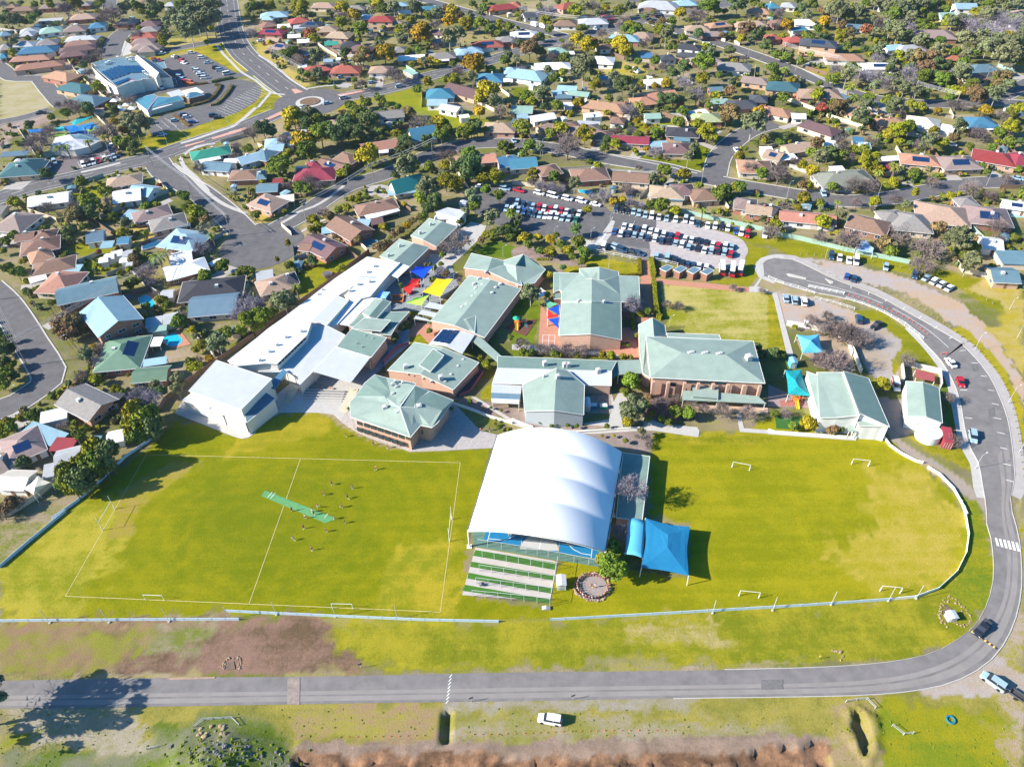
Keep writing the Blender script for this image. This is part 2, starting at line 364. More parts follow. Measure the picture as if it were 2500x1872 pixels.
me.polygons.foreach_set('loop_total', np.full(len(faces), 4, 'i')); me.update()
for nm, C in (('soil_a', CA), ('soil_b', CB)):
 at = me.attributes.new(nm, 'FLOAT_COLOR', 'POINT'); at.data.foreach_set('color', np.concatenate([C, np.ones((len(C), 1))], 1).ravel().astype('f'))
at = me.attributes.new('patch', 'FLOAT', 'POINT'); at.data.foreach_set('value', PATCH.astype('f'))
def ground_mat():
 m = bpy.data.materials.new('ground_soil_and_grass'); m.use_nodes = True; n = m.node_tree.nodes; l = m.node_tree.links
 b = n['Principled BSDF']; b.inputs['Roughness'].default_value = .95; b.inputs['Specular IOR Level'].default_value = .05
 A = n.new('ShaderNodeAttribute'); A.attribute_name = 'soil_a'; B = n.new('ShaderNodeAttribute'); B.attribute_name = 'soil_b'
 Pn = n.new('ShaderNodeAttribute'); Pn.attribute_name = 'patch'
 tc = n.new('ShaderNodeTexCoord')
 def noise(s, d=6, r=.6, mp=None):
  z = n.new('ShaderNodeTexNoise'); z.inputs['Scale'].default_value = s; z.inputs['Detail'].default_value = d; z.inputs['Roughness'].default_value = r
  if mp:
   q = n.new('ShaderNodeMapping'); q.inputs['Scale'].default_value = mp; l.new(tc.outputs['Object'], q.inputs[0]); l.new(q.outputs[0], z.inputs['Vector'])
  else: l.new(tc.outputs['Object'], z.inputs['Vector'])
  return z.outputs[0]
 def math_(op, a, c, cl=False):
  z = n.new('ShaderNodeMath'); z.operation = op; z.use_clamp = cl
  for k, v in ((0, a), (1, c)):
   if isinstance(v, (int, float)): z.inputs[k].default_value = v
   else: l.new(v, z.inputs[k])
  return z.outputs[0]
 f = math_('ADD', math_('MULTIPLY', math_('SUBTRACT', noise(.22, 10, .78), .5), 2.6), Pn.outputs['Fac'])
 f = math_('ADD', f, math_('MULTIPLY', math_('SUBTRACT', noise(1.3, 5, .75), .5), 2.0))
 f = math_('ADD', f, math_('MULTIPLY', math_('SUBTRACT', noise(.3, 3, .5, (.08, 1.4, 1)), .5), 1.3))
 f = math_('ADD', math_('MULTIPLY', math_('SUBTRACT', f, .5), 1.1), .5, True)
 mx = n.new('ShaderNodeMix'); mx.data_type = 'RGBA'; l.new(f, mx.inputs[0]); l.new(A.outputs['Color'], mx.inputs[6]); l.new(B.outputs['Color'], mx.inputs[7])
 h = n.new('ShaderNodeHueSaturation'); l.new(mx.outputs[2], h.inputs['Color'])
 v = math_('ADD', math_('MULTIPLY', noise(3.0, 6, .85), 1.0), .5)
 l.new(v, h.inputs['Value']); l.new(h.outputs[0], b.inputs['Base Color'])
 bp = n.new('ShaderNodeBump'); bp.inputs['Strength'].default_value = .6; bp.inputs['Distance'].default_value = .25
 l.new(noise(2.5, 6, .8), bp.inputs['Height']); l.new(bp.outputs[0], b.inputs['Normal'])
 return m
me.materials.append(ground_mat())
go = link('ground', me); struct(go)

# ------------------------------------------------------------------ roads
ASPH = mat('asphalt', (.115, .108, .108), .9, .26, .35); ASPH2 = mat('asphalt_worn', (.175, .162, .155), .9, .25, .3); ASPH3 = mat('asphalt_track', (.23, .21, .195), .9, .15, .2)
CONC = mat('concrete', (.42, .40, .37), .85, .12, .8); KERB = mat('kerb_concrete', (.45, .43, .39), .85, .1, 1)
PAINT = mat('white_road_paint', (.75, .75, .72), .7, .12, 3); YPAINT = mat('yellow_paint', (.75, .5, .12), .7, .1, 3)
GRAVM = mat('gravel', (.38, .34, .325), .95, .18, .5); BRICKP = mat('brick_paving', (.42, .20, .13), .9, .15, 1.2)
PINKP = mat('red_median_paving', (.50, .28, .22), .9, .12, 1); DRIVE = mat('driveway_concrete', (.36, .33, .30), .9, .15, .8)
def catmull(p, step=4.0):
 out = []
 q = [p[0] * 2 - p[1]] + p + [p[-1] * 2 - p[-2]]
 for i in range(1, len(q) - 2):
  n = max(1, int((q[i + 1] - q[i]).length / step))
  for k in range(n):
   t = k / n
   out.append(.5 * ((2 * q[i]) + (q[i + 1] - q[i - 1]) * t + (2 * q[i - 1] - 5 * q[i] + 4 * q[i + 1] - q[i + 2]) * t * t + (3 * q[i] - q[i - 1] - 3 * q[i + 1] + q[i + 2]) * t ** 3))
 out.append(p[-1]); return out
def ribbon(line, o1, o2, z):
 n = len(line); vs = []
 for i in range(n):
  d = (line[min(i + 1, n - 1)] - line[max(i - 1, 0)]); d.z = 0; d.normalize(); s = Vector((d.y, -d.x, 0))
  vs += [line[i] + s * o1 + Vector((0, 0, z)), line[i] + s * o2 + Vector((0, 0, z))]
 return vs, [(2 * i, 2 * i + 2, 2 * i + 3, 2 * i + 1) for i in range(n - 1)]
ROADS = []
ZL = [0.03]
def road(T, s, wd, m=None, name='road', kerb=True, foot=None, centre=False):
 line = catmull(pts(T, s)); ROADS.append((line, wd, kerb, foot, centre))
 ZL[0] += .0011
 mb = MB(); vs, fs = ribbon(line, -wd / 2, wd / 2, ZL[0]); mb.add(vs, fs)
 return struct(mb.build(name, m or ASPH))
ZK = [0]
def sheet(T, s, z, m, name, smooth=False):
 ZK[0] += 1; z = z + .0006 * ZK[0]
 po = pts(T, s)
 if smooth: po = catmull(po + [po[0]], 2)[:-1]
 mb = MB(); mb.prism(po, -0.02, z, bottom=False); return struct(mb.build(name, m))
road('N', '548,-60 553,0 561,60 573,100 597,135 630,162 672,196 712,224 756,250', 14.5, centre=True)
road('N', '756,250 700,268 640,292 575,318 480,348 367,387 282,407 198,430 90,455 0,483 -60,500', 12.5, centre=True)
road('N', '756,250 830,238 907,226 978,209 1049,186 1119,170 1190,150 1255,130 1320,112 1391,93 1462,79 1540,58 1600,42 1700,22 1820,4', 11.5, centre=True)
road('N', '1000,-12 1035,0 1100,18 1190,42 1250,58 1335,78 1391,93', 9)
road('N', '1589,52 1674,82 1759,107 1875,147 1960,181 2045,215 2129,240 2214,251 2299,255 2384,250 2440,238 2520,200', 9.5)
road('N', '2384,250 2440,250 2540,256', 8)
road('N', '2540,447 2440,445 2355,450 2270,466 2186,482 2101,491 2045,490 1960,478 1875,464 1787,449 1702,432 1617,410 1476,387 1363,364 1250,350 1162,352 1105,359 1049,379 992,405 930,430 879,445 823,468 738,525 680,556 645,590', 9.5)
road('N', '376,385 410,428 480,465 551,521 600,570 640,600', 11)
road('N', '1744,430 1759,381 1801,339 1843,316 1895,302', 10)
road('N', '-30,700 12,740 50,795 80,845 103,880 119,910 112,935 85,955 42,984 -10,1003 -60,1020', 9.5, foot=None)
road('N', '268,142 282,110 292,88 313,72', 12)
road('N', '272,-10 268,18 276,34', 9)
road('N', '-20,150 10,172 30,190 70,192 95,192 118,218 146,250 160,262', 9)
road('N', '-20,302 40,292 90,279 122,268', 7)
road('N', '560,97 480,110 410,124 345,136', 8)
road('N', '622,178 580,184 540,193 450,212 370,228 300,238', 7, kerb=False)
road('N', '0,112 60,98 110,82 160,80 185,92', 6, kerb=False)
road('N', '1820,4 1700,8 1560,2 1450,-20', 8, kerb=False)
road('N', '2210,-10 2180,10 2140,20', 6, kerb=False)
# cul-de-sac bulb
mbx = MB(); c0 = G(641, 598); mbx.add([(c0.x + 15.5 * math.cos(a * math.pi / 16), c0.y + 17 * math.sin(a * math.pi / 16), .085) for a in range(32)], [tuple(range(32))])
struct(mbx.build('road', ASPH)); BULB = (c0, 15.5)
# roundabout
c1 = G(757, 250)
mb = MB(); mb.cyl((c1.x, c1.y, .0), 18.5, .086, 40); struct(mb.build('road', ASPH))
mb = MB(); mb.cyl((c1.x, c1.y, .05), 7.4, .17, 36); ra = mb.build('roundabout_apron', KERB); struct(ra)
mb = MB(); mb.cyl((c1.x, c1.y, .2), 5.2, .3, 36); ra = mb.build('roundabout_bed', mat('mulch', (.16, .10, .06), .95)); struct(ra)
# wide access road on the right and the road along the bottom, from their two edges
def edge_road(Ta, a, Tb, b, z, m, name='road'):
 A_ = catmull(pts(Ta, a), 3); B_ = catmull(pts(Tb, b), 3)
 def resamp(L, n):
  d = [0]
  for i in range(1, len(L)): d.append(d[-1] + (L[i] - L[i - 1]).length)
  out = []; j = 0
  for k in range(n):
   t = d[-1] * k / (n - 1)
   while j < len(L) - 2 and d[j + 1] < t: j += 1
   u = (t - d[j]) / max(1e-6, d[j + 1] - d[j]); out.append(L[j].lerp(L[j + 1], min(1, u)))
  return out
 n = 90; A_ = resamp(A_, n); B_ = resamp(B_, n)
 mb = MB(); vs = []
 for i in range(n): vs += [A_[i] + Vector((0, 0, z)), B_[i] + Vector((0, 0, z))]
 mb.add(vs, [(2 * i, 2 * i + 1, 2 * i + 3, 2 * i + 2) for i in range(n - 1)]); return A_, B_, struct(mb.build(name, m))
def nats(*a):
 out = []
 for T, s in a:
  v = [float(t) for t in s.replace(',', ' ').split()]
  for i in range(0, len(v), 2): out.append('%f,%f' % nat(T, v[i], v[i + 1]))
 return ' '.join(out)
outer = nats(('B3', '100,820 230,830 330,880 600,1010 900,1120 1200,1280 1500,1450 1740,1590'), ('C3', '1640,110 1760,230 1900,400 2000,600 2070,800 2110,1050 2130,1330 2090,1450'), ('D2', '2130,0 2165,120 2185,250 2190,500 2130,750 2000,950 1800,1080 1550,1150 1100,1190 0,1208'), ('D1', '1100,1228 0,1243'), ('D0', '1100,1262 0,1277 -300,1280'))
inner = nats(('B3', '60,1010 200,1060 400,1110 700,1170 1000,1280 1340,1510'), ('C3', '1330,110 1480,260 1600,460 1665,650 1700,850 1740,1020 1820,1160 1860,1380 1890,1560'), ('D2', '1965,60 2000,180 2012,430 1960,620 1870,760 1740,850 1600,920 1350,972 900,1008 0,1030'), ('D1', '1100,1042 0,1065'), ('D0', '1100,1076 0,1095 -300,1098'))
RA, RB, ro = edge_road('N', outer, 'N', inner, .06, ASPH2)
sheet('B3', '110,815 230,840 330,930 360,1000 330,1080 200,1075 60,1010 -50,960 -70,900 -20,840 40,818', .055, ASPH2, 'road', True)
for t0, t1 in ((.10, .27), (.33, .46)):
 mb = MB(); vs = []
 for a, b in zip(RA, RB): vs += [a.lerp(b, t0) + Vector((0, 0, .068)), a.lerp(b, t1) + Vector((0, 0, .068))]
 mb.add(vs, [(2 * i, 2 * i + 1, 2 * i + 3, 2 * i + 2) for i in range(26, len(RA) - 1)]); struct(mb.build('road_wear', ASPH3))
def dist_road(p, skip=None):
 best = 1e9
 for k, (line, wd, *_r) in enumerate(ROADS):
  if k == skip: continue
  for q in line[::1]:
   d = math.hypot(p[0] - q.x, p[1] - q.y) - wd / 2
   if d < best: best = d
 for c, r in ((c1, 18.5), (BULB[0], BULB[1])): best = min(best, math.hypot(p[0] - c.x, p[1] - c.y) - r)
 return best
# kerbs and footpaths per road, broken where another road joins
for k, (line, wd, kerb, foot, centre) in enumerate(ROADS):
 if not kerb: continue
 mb = MB(); mf = MB()
 for sgn in (-1, 1):
  vs, _ = ribbon(line, sgn * wd / 2, sgn * (wd / 2 + .45), 0)
  for i in range(len(line) - 1):
   q = [vs[2 * i], vs[2 * i + 1], vs[2 * i + 3], vs[2 * i + 2]]
   c = sum(q, Vector()) / 4
   if dist_road(c, k) < .6: continue
   mb.prism(q, 0, .15, bottom=False)
 if mb.v: struct(mb.build('kerb', KERB))
 if centre:
  mb = MB()
  for i in range(0, len(line) - 1, 3):
   vs, fs = ribbon(line[i:i + 2], -.09, .09, ZL[0] + .012); 
   if math.hypot(line[i].x - c1.x, line[i].y - c1.y) > 26: mb.add(vs, fs)
  for sgn in (-1, 1):
   vs, fs = ribbon(line, sgn * (wd / 2 - 2.6), sgn * (wd / 2 - 2.5), ZL[0] + .012)
   keep = [f for f in fs if min((Vector(vs[f[0]]) - c1).length, 999) > 26]; mb.add(vs, keep)
  struct(mb.build('road_markings', PAINT))
mb = MB()
for k in range(len(RA) - 1):
 for L, O in ((RA, RB), (RB, RA)):
  if L is RA and k > 56 or L is RB and k > 50: continue
  a, b = L[k], L[k + 1]; s = (L[k] - O[k]).normalized() * .35; s2 = (L[k + 1] - O[k + 1]).normalized() * .35
  mb.prism([a, b, b + s2, a + s], 0, .15, bottom=False)
struct(mb.build('kerb', KERB))
# pale verge path along the outside of the access road
def path(T, s, wd, m=CONC, z=.05, name='path', step=3):
 ZK[0] += 1; z = z + .0006 * ZK[0]
 line = catmull(pts(T, s), step); mb = MB(); vs, fs = ribbon(line, -wd / 2, wd / 2, z); mb.add(vs, fs); return struct(mb.build(name, m))
path('N', nats(('B3', '60,800 220,810 350,860 620,985 920,1095 1220,1255 1520,1425 1740,1570'), ('C3', '1840,270 1950,400 2050,600 2110,800 2150,1050 2175,1330 2130,1460')), 3.0, mat('pale_path', (.36, .33, .31), .9, .12, .5))
path('N', nats(('C3', '1210,0 1400,200 1560,430 1620,650 1660,850 1700,1020 1790,1180 1820,1380 1850,1470')), 2.6, CONC)
path('B3', '60,1025 -60,975 -95,900 -40,825 40,800 130,800', 2.2, CONC)
PATHS = [('A1', '0,700 130,800 250,820', 1.6), ('A1', '130,800 60,880 20,930', 1.6), ('A1', '430,770 600,745 760,740 900,745 1000,735', 1.6), ('A1', '20,480 160,560 290,680 430,770', 1.2),
 ('A0', '1870,390 1930,470 2000,540 2080,620 2212,700', 1.6), ('A0', '1560,1240 1700,1200 1900,1130 2000,1100 2100,1030 2212,930', 2.2), ('A0', '1040,1410 840,1460 700,1490', 1.8),
 ('B0', '1500,0 1640,100 1760,220 1900,330 2000,380 2130,430', 1.8), ('A0', '1560,1380 1600,1330 1700,1270 1860,1240', 2.0), ('A0', '1560,1380 1600,1450 1700,1540 1800,1656', 1.8),
 ('B1', '0,520 150,540 330,450 360,420 500,370 620,300 760,190', 1.5), ('B1', '150,870 240,700 300,650 440,560 620,470', 1.2),
 ('A2', '560,1270 900,1350 1300,1430 1600,1500', .8), ('A3', '300,600 500,700 640,760', 1.2),
 ('B3', '2120,1656 2120,1650', .5)]
for T, s, wd in PATHS[:-1]: path(T, s, wd)
# driveways
for T, s, wd in [('A1', '1080,640 1070,720 1060,760', 4), ('A1', '790,520 870,530 900,560', 5), ('B0', '2080,870 1960,930 1830,1000', 5), ('B0', '1480,310 1340,370', 3.5), ('B0', '0,740 80,690 170,680', 5),
  ('B0', '0,630 60,620 110,650', 4), ('B0', '180,1070 280,1050 400,1020', 3), ('B0', '390,1420 460,1380', 4), ('A2', '1050,1370 1110,1300', 5), ('B2', '1350,200 1430,130', 5), ('A2', '1560,1210 1760,1290', 3.5),
  ('A3', '1000,1000 1060,930 1080,900', 5), ('A3', '930,980 980,900', 5), ('A3', '1540,1480 1620,1560', 6), ('B3', '1180,130 1200,190', 5), ('A3', '480,520 400,540 330,580', 5), ('A3', '2040,670 2212,660', 8),
  ('A3', '560,780 700,830', 9), ('A3', '110,1110 320,1060 380,1090', 4), ('A0', '100,1640 200,1560', 9), ('B1', '960,240 1060,220 1180,270', 9), ('B1', '640,580 700,620', 5), ('A2', '170,1190 260,1170', 7), ('A2', '700,1240 760,1230 720,1300', 5), ('C0', '90,760 250,850', 5),
  ('B3', '650,200 700,260', 5), ('A2', '1620,1040 1480,1000 1380,980', 3), ('A3', '1900,1480 2000,1530', 5), ('A1', '750,760 790,720', 6), ('A0', '110,320 300,310 560,320', 4), ('A2', '1800,1150 1700,1120', 4)]:
 path(T, s, wd, DRIVE, .045, 'driveway')
# ------------------------------------------------------------------ car parks, yards, courts
sheet('A0', '1300,540 1700,450 1800,500 2060,640 1990,660 1600,745 1470,745 1380,600', .04, ASPH, 'car_park')
sheet('A0', '1290,1080 1400,1000 1640,940 1780,900 1640,760 1750,740 1900,700 2080,690 2212,720 2212,880 2060,970 1850,1040 1640,1110 1500,1130 1290,1150', .042, ASPH, 'car_park')
sheet('A1', '0,730 30,740 45,800 20,850 0,870', .042, ASPH, 'car_park')
sheet('A0', '400,1440 460,1380 640,1300 900,1240 1060,1300 1090,1350 900,1400 660,1480 560,1500 450,1500', .042, mat('asphalt_brown', (.15, .125, .125), .9, .12, .3), 'car_park')
sheet('A0', '700,600 780,590 1000,800 1320,760 1290,830 1000,850 900,800 780,700', .043, ASPH2, 'service_yard')
sheet('A0', '1050,440 1080,350 1130,390 1190,450 1060,490', .03, CONC, 'gravel_garden')
sheet('B2', '0,200 180,230 500,270 780,340 840,410 1260,480 1240,560 1200,740 800,690 690,650 400,640 170,600 0,580', .045, ASPH, 'car_park')
sheet('B1', '1780,200 1900,190 2212,190 2212,560 2100,540 1990,480 1850,400 1850,260', .044, ASPH, 'car_park')
sheet('B2', '1250,480 1500,500 1700,560 1960,640 2040,740 2020,800 1960,900 1700,900 1230,830 1190,830 1190,700 1180,660 1240,560', .05, GRAVM, 'gravel_car_park', True)
sheet('B2', '820,700 880,690 1200,740 1190,830 1100,830 830,740', .052, ASPH2, 'car_park')
sheet('B2', '890,500 860,590 800,600 820,580 780,600 850,500 870,490', .07, CONC, 'path')
sheet('B2', '380,640 560,650 740,670 800,610 870,600 760,735 640,740 560,680', .048, CONC, 'path')
sheet('B2', '1110,830 1188,835 1215,985 1320,1000 1760,1040 2050,1070 2060,1110 1700,1080 1310,1042 1200,1015 1110,1005', .05, BRICKP, 'brick_path')
sheet('B2', '2050,1062 2090,1060 2150,980 2120,880 2150,840 2170,870 2180,960 2120,1060 2212,1090 2212,1110 2050,1110', .052, CONC, 'path')
sheet('B2', '1110,1010 1200,1010 1240,1240 1240,1320 1100,1380 940,1300 940,1250 1100,1200', .05, BRICKP, 'brick_path')
sheet('B2', '250,1210 420,1450 940,1520 1040,1560 1100,1560 1110,1656 700,1656 230,1560', .05, BRICKP, 'brick_courtyard')
sheet('C2', '250,0 1100,0 1110,270 1040,265 700,200 500,180 230,140', .054, BRICKP, 'brick_courtyard')
sheet('B2', '1040,1450 1100,1380 1100,1656 1040,1656', .056, BRICKP, 'brick_path')
sheet('C2', '0,145 230,155 760,205 1040,265 1040,280 700,235 200,205 0,190', .058, CONC, 'path')
sheet('B1', '1860,500 1990,540 1960,620 1800,780 1700,870 1640,990 1480,1000 1300,880 1420,780 1540,740 1640,620 1780,560', .05, CONC, 'path')
sheet('B1', '1000,1200 1200,1000 1340,950 1700,900 1750,1050 1500,1280 1100,1260', .051, mat('soft_fall', (.22, .24, .25), .9), 'playground_surface')
sheet('B1', '1200,900 1500,700 1560,770 1400,880', .047, ASPH2, 'path')
sheet('C1', '640,480 900,250 1150,60 1330,10 1330,140 1120,320 930,500 820,600', .046, mat('cool_grey_concrete', (.30, .30, .31), .9), 'concrete_yard')  # darker, cooler grey than the other concrete
sheet('B1', '1290,1520 1370,1370 1620,1400 1500,1560 1420,1470', .05, BRICKP, 'brick_courtyard')
# terrace at the edge of the oval
sheet('C1', '0,880 130,780 210,735 340,732 540,735 670,750 730,805 830,640 930,480 820,450 500,350 300,480 100,640 -200,800', .05, CONC, 'terrace')
sheet('C0', '1510,740 1600,600 2212,780 2212,905 2150,950 2090,960 2020,940', .052, CONC, 'terrace')
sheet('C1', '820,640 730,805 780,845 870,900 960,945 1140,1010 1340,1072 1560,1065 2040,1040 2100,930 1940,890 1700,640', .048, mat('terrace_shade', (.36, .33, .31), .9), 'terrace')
sheet('C1', '1860,600 1900,600 2212,790 2212,820', .05, CONC, 'path')
sheet('C2', '0,790 180,865 400,885 700,880 1000,862 1140,850 1200,830 1380,840 1600,860 1620,890 1610,945 1240,892 1150,888 720,918 540,915 340,910 160,890 0,835', .055, CONC, 'path')
sheet('C2', '1130,770 1300,830 1240,880 1140,860', .06, CONC, 'path')
sheet('C2', '850,740 940,740 960,860 640,840 600,830 840,790', .06, CONC, 'path')
sheet('C2', '930,540 970,540 1000,640 990,740 860,740 860,560 880,640', .052, CONC, 'path')
sheet('C2', '630,500 860,510 860,740 630,740', .053, mat('yard_paving', (.34, .26, .2), .9, .3, .5), 'service_yard')
sheet('C2', '1540,660 2212,690 2212,745 1660,720', .06, mat('brick_paving_pale', (.52, .36, .25), .9, .15, 1), 'brick_path')
sheet('C2', '1940,745 1975,745 2005,870 2212,885 2212,915 1970,900', .062, CONC, 'path')
sheet('C3', '0,890 760,955 760,975 0,920', .06, CONC, 'path')
sheet('B3', '40,1115 78,1112 215,1656 165,1656', .055, CONC, 'path')
sheet('C3', '110,0 155,0 220,235 165,220', .055, CONC, 'path')
sheet('C3', '390,270 300,230 240,100 560,60 720,200 760,380 650,400 400,330', .05, mat('sandy_yard', (.33, .25, .17), .95, .2, .4), 'sandy_yard')
sheet('C3', '60,760 290,770 270,880 70,870', .052, mat('artificial_turf', (.035, .12, .02), .9), 'turf_mat')
sheet('C3', '0,490 340,640 360,690 0,680', .05, mat('tinted_paving', (.30, .22, .2), .9), 'paved_yard')
# car park markings on the ground
def bays(T, a, b, n, ln, wd=.12, z=.16, m=PAINT):
 p = pts(T, a + ' ' + b); d = (p[1] - p[0]); q = pts(T, ln); s = q[1] - q[0]; mb = MB()
 for i in range(n):
  c = p[0] + d * (i / (n - 1)); e = c + s; t = Vector((-s.y, s.x, 0)).normalized() * wd / 2
  mb.add([v + Vector((0, 0, z)) for v in (c - t, e - t, e + t, c + t)], [(0, 1, 2, 3)])
 return struct(mb.build('bay_markings', m))
bays('B2', '250,475', '510,520', 6, '250,475 290,430'); bays('B2', '905,435', '1225,497', 7, '905,435 935,390')
bays('B2', '905,625', '1135,670', 5, '905,625 930,580'); bays('B2', '870,462', '1060,497', 2, '870,462 855,500')
bays('A0', '1920,860', '2080,840', 3, '1920,860 2000,880'); bays('A0', '2212,745', '1870,950', 16, '2000,740 2130,790', .12)
bays('A0', '1330,1060', '1640,1000', 6, '1330,1060 1400,1120'); bays('A0', '1420,1020', '1530,1110', 2, '1420,1020 1530,1110')
bays('A0', '1500,500', '1790,700', 12, '1500,500 1560,490')
bays('A0', '700,1450', '1060,1340', 12, '700,1450 670,1400')
# bay ticks along the outer edge of the access road
mb = MB()
for a, b in [('1655,200', '1710,197'), ('1757,305', '1812,308'), ('1838,418', '1890,422'), ('1898,540', '1955,545'), ('1932,655', '1995,668'), ('1950,778', '2015,792'), ('1980,905', '2045,918'), ('2005,1035', '2065,1050'), ('2030,1175', '2098,1190'), ('2055,1315', '2120,1332'), ('1660,540', '1720,540'), ('1700,777', '1765,785')]:
 p = pts('C3', a + ' ' + b); d = p[1] - p[0]; t = Vector((-d.y, d.x, 0)).normalized() * .09
 mb.add([v + Vector((0, 0, .1)) for v in (p[0] - t, p[1] - t, p[1] + t, p[0] + t)], [(0, 1, 2, 3)])
for a, b in [('717,1058', '715,1080'), ('875,1108', '866,1130'), ('1028,1170', '1010,1190'), ('1180,1240', '1160,1262'), ('1325,1315', '1300,1338'), ('1465,1405', '1435,1425'), ('1590,1500', '1562,1512')]:
 p = pts('B3', a + ' ' + b); d = p[1] - p[0]; t = Vector((-d.y, d.x, 0)).normalized() * .09
 mb.add([v + Vector((0, 0, .1)) for v in (p[0] - t, p[1] - t, p[1] + t, p[0] + t)], [(0, 1, 2, 3)])
for L in (pts('B3', '330,1010 600,1075 900,1170 1150,1290 1400,1450 1560,1590'),):
 vs, fs = ribbon(catmull(L, 3), -.07, .07, .1); mb.add(vs, fs)
struct(mb.build('road_markings', PAINT))
# zebra on the bend, dashed line across the bottom road, yellow speed hump
mb = MB()
for i in range(6):
 x = 2020 + i * 27; mb.add([P('D2', *q, .085) for q in ((x, 165 + i * 6), (x + 14, 167 + i * 6), (x + 30, 220 + i * 7), (x + 14, 218 + i * 7))], [(0, 1, 2, 3)])
for i in range(8):
 y = 1060 + i * 24; x = 722 - i * 3.2
 mb.add([P('D1', *q, .085) for q in ((x - 14, y + 14), (x + 2, y - 6), (x + 8, y - 6), (x - 8, y + 14))], [(0, 1, 2, 3)])
for i in range(8):
 y = 600 + i * 10; mb.add([P('B2', *q, .15) for q in ((762 - i * 5, y), (818 - i * 6, y + 4), (815 - i * 6, y + 8), (759 - i * 5, y + 4))], [(0, 1, 2, 3)])
struct(mb.build('crossing_markings', PAINT))
o = None
mb = MB()
a, b = P('D2', 1868, 773), P('D2', 2035, 890); d = (b - a)
for i in range(12):
 c = a + d * ((i + .5) / 12); mb.box((c.x, c.y, .12), (d.length / 12 * .8, .45, .14), math.atan2(d.y, d.x), i % 2)
o = mb.build('speed_hump', [YPAINT, mat('black_rubber', (.05, .05, .05))]); reg(o, 'yellow and black rubber speed hump across the bend in the road', 'speed hump', label='yellow and black rubber speed hump across the bend in the road')
# red medians by the roundabout
def median(T, s, m=PINKP):
 po = pts(T, s); mb = MB(); mb.prism(po, 0, .22, bottom=False)
 o = mb.build('median_island', m); struct(o)
median('A1', '308,775 350,772 410,800 340,815'); median('A1', '705,820 740,815 990,775 980,785 730,840'); median('A1', '20,1060 230,960 262,958 240,985 30,1075')
median('A0', '1830,1195 2100,1110 2150,1105 2100,1135 1840,1210'); median('A0', '1600,1260 1770,1218 1778,1226 1610,1275')
median('B3', '160,955 180,950 330,990 328,1003 180,975', KERB); median('B3', '492,995 565,1022 560,1038 540,1040', KERB)
# white field lines
LINE = mat('turf_line_paint', (.55, .45, .22), .9, .3, 2)
def gline(pairs, wd=.12, z=.025, m=LINE, name='field_line'):
 mb = MB()
 for (Ta, xa, ya, Tb, xb, yb) in pairs:
  a = P(Ta, xa, ya, z); b = P(Tb, xb, yb, z); d = b - a; t = Vector((-d.y, d.x, 0)).normalized() * wd / 2
  mb.add([a - t, b - t, b + t, a + t], [(0, 1, 2, 3)])
 return struct(mb.build(name, m))
gline([('C0', 1263, 1095, 'C1', 1765, 1165), ('C1', 1765, 1165, 'D1', 652, 648), ('D1', 652, 648, 'D0', 425, 545), ('D0', 425, 545, 'C0', 1263, 1095), ('C1', 385, 1128, 'D0', 1618, 596)])
sheet('N', '647,1197 638,1210 795,1277 816,1268 812,1262', .018, mat('cricket_turf', (.10, .27, .10), .9), 'cricket_pitch')
gline([('C1', 100, 1465, 'C1', 140, 1418), ('C1', 125, 1472, 'C1', 165, 1425), ('C1', 590, 1640, 'C1', 620, 1605)], .12, .1, PAINT)
# covered court surface and practice nets
CT1 = mat('court_green', (.10, .19, .15), .7, .08, .5); CT2 = mat('court_blue', (.01, .16, .34), .6, .08, .5); CT3 = mat('court_grey', (.42, .42, .42), .7, .06, .5)
sheet('E', '185,1050 420,225 1480,370 1330,1365 210,1180', .03, CT1, 'court')
sheet('E', '345,930 1350,1080 1255,1285 285,1128', .04, CT2, 'court')
mb = MB(); c = P('E', 765, 1212); mb.prism([(c.x + 4.6 * math.cos(a * math.pi / 20 - .09), c.y + 4.4 * math.sin(a * math.pi / 20 - .09)) for a in range(21)], 0, .12); struct(mb.build('court_centre', CT3))
gline([('E', 345, 1045, 'E', 320, 1130), ('E', 790, 1100, 'E', 765, 1205), ('E', 1225, 1185, 'E', 1215, 1280), ('E', 325, 1112, 'E', 470, 1128), ('E', 470, 1128, 'E', 560, 1085), ('E', 990, 1130, 'E', 1060, 1205), ('E', 1060, 1205, 'E', 1130, 1240), ('E', 1130, 1240, 'E', 1222, 1255)], .14, .13, PAINT, 'court_line')
gline([('E', 500, 1070, 'E', 1065, 1172), ('E', 500, 1070, 'E', 500, 1090), ('E', 1065, 1172, 'E', 1070, 1150), ('E', 615, 1095, 'E', 610, 1175), ('E', 945, 1120, 'E', 930, 1225)], .12, .13, mat('orange_line', (.7, .38, .12)), 'court_line')
TURF = mat('net_turf', (.045, .15, .015), .9, .15, 1)
sheet('E', '215,1190 900,1305 925,1325 860,1656 100,1600', .03, mat('net_concrete', (.42, .38, .35), .9, .12, .5), 'net_slab')
for s in ['215,1212 920,1325 905,1385 195,1262', '180,1312 895,1430 890,1475 170,1358', '155,1408 880,1545 875,1590 145,1458', '125,1512 860,1640 855,1675 105,1565']: sheet('E', s, .045, TURF, 'turf_strip')
# four-square courts painted on the brick
gline([('B2', 268, 1478, 'B2', 372, 1480), ('B2', 372, 1480, 'B2', 366, 1575), ('B2', 268, 1478, 'B2', 262, 1570), ('B2', 262, 1525, 'B2', 370, 1528), ('B2', 320, 1478, 'B2', 315, 1572), ('B2', 262, 1570, 'B2', 366, 1575),
 ('C2', 430, 80, 'C2', 428, 185), ('C2', 530, 125, 'C2', 528, 185), ('C2', 600, 128, 'C2', 598, 190), ('C2', 692, 130, 'C2', 690, 190), ('C2', 430, 125, 'C2', 692, 130)], .13, .15, PAINT, 'court_line')

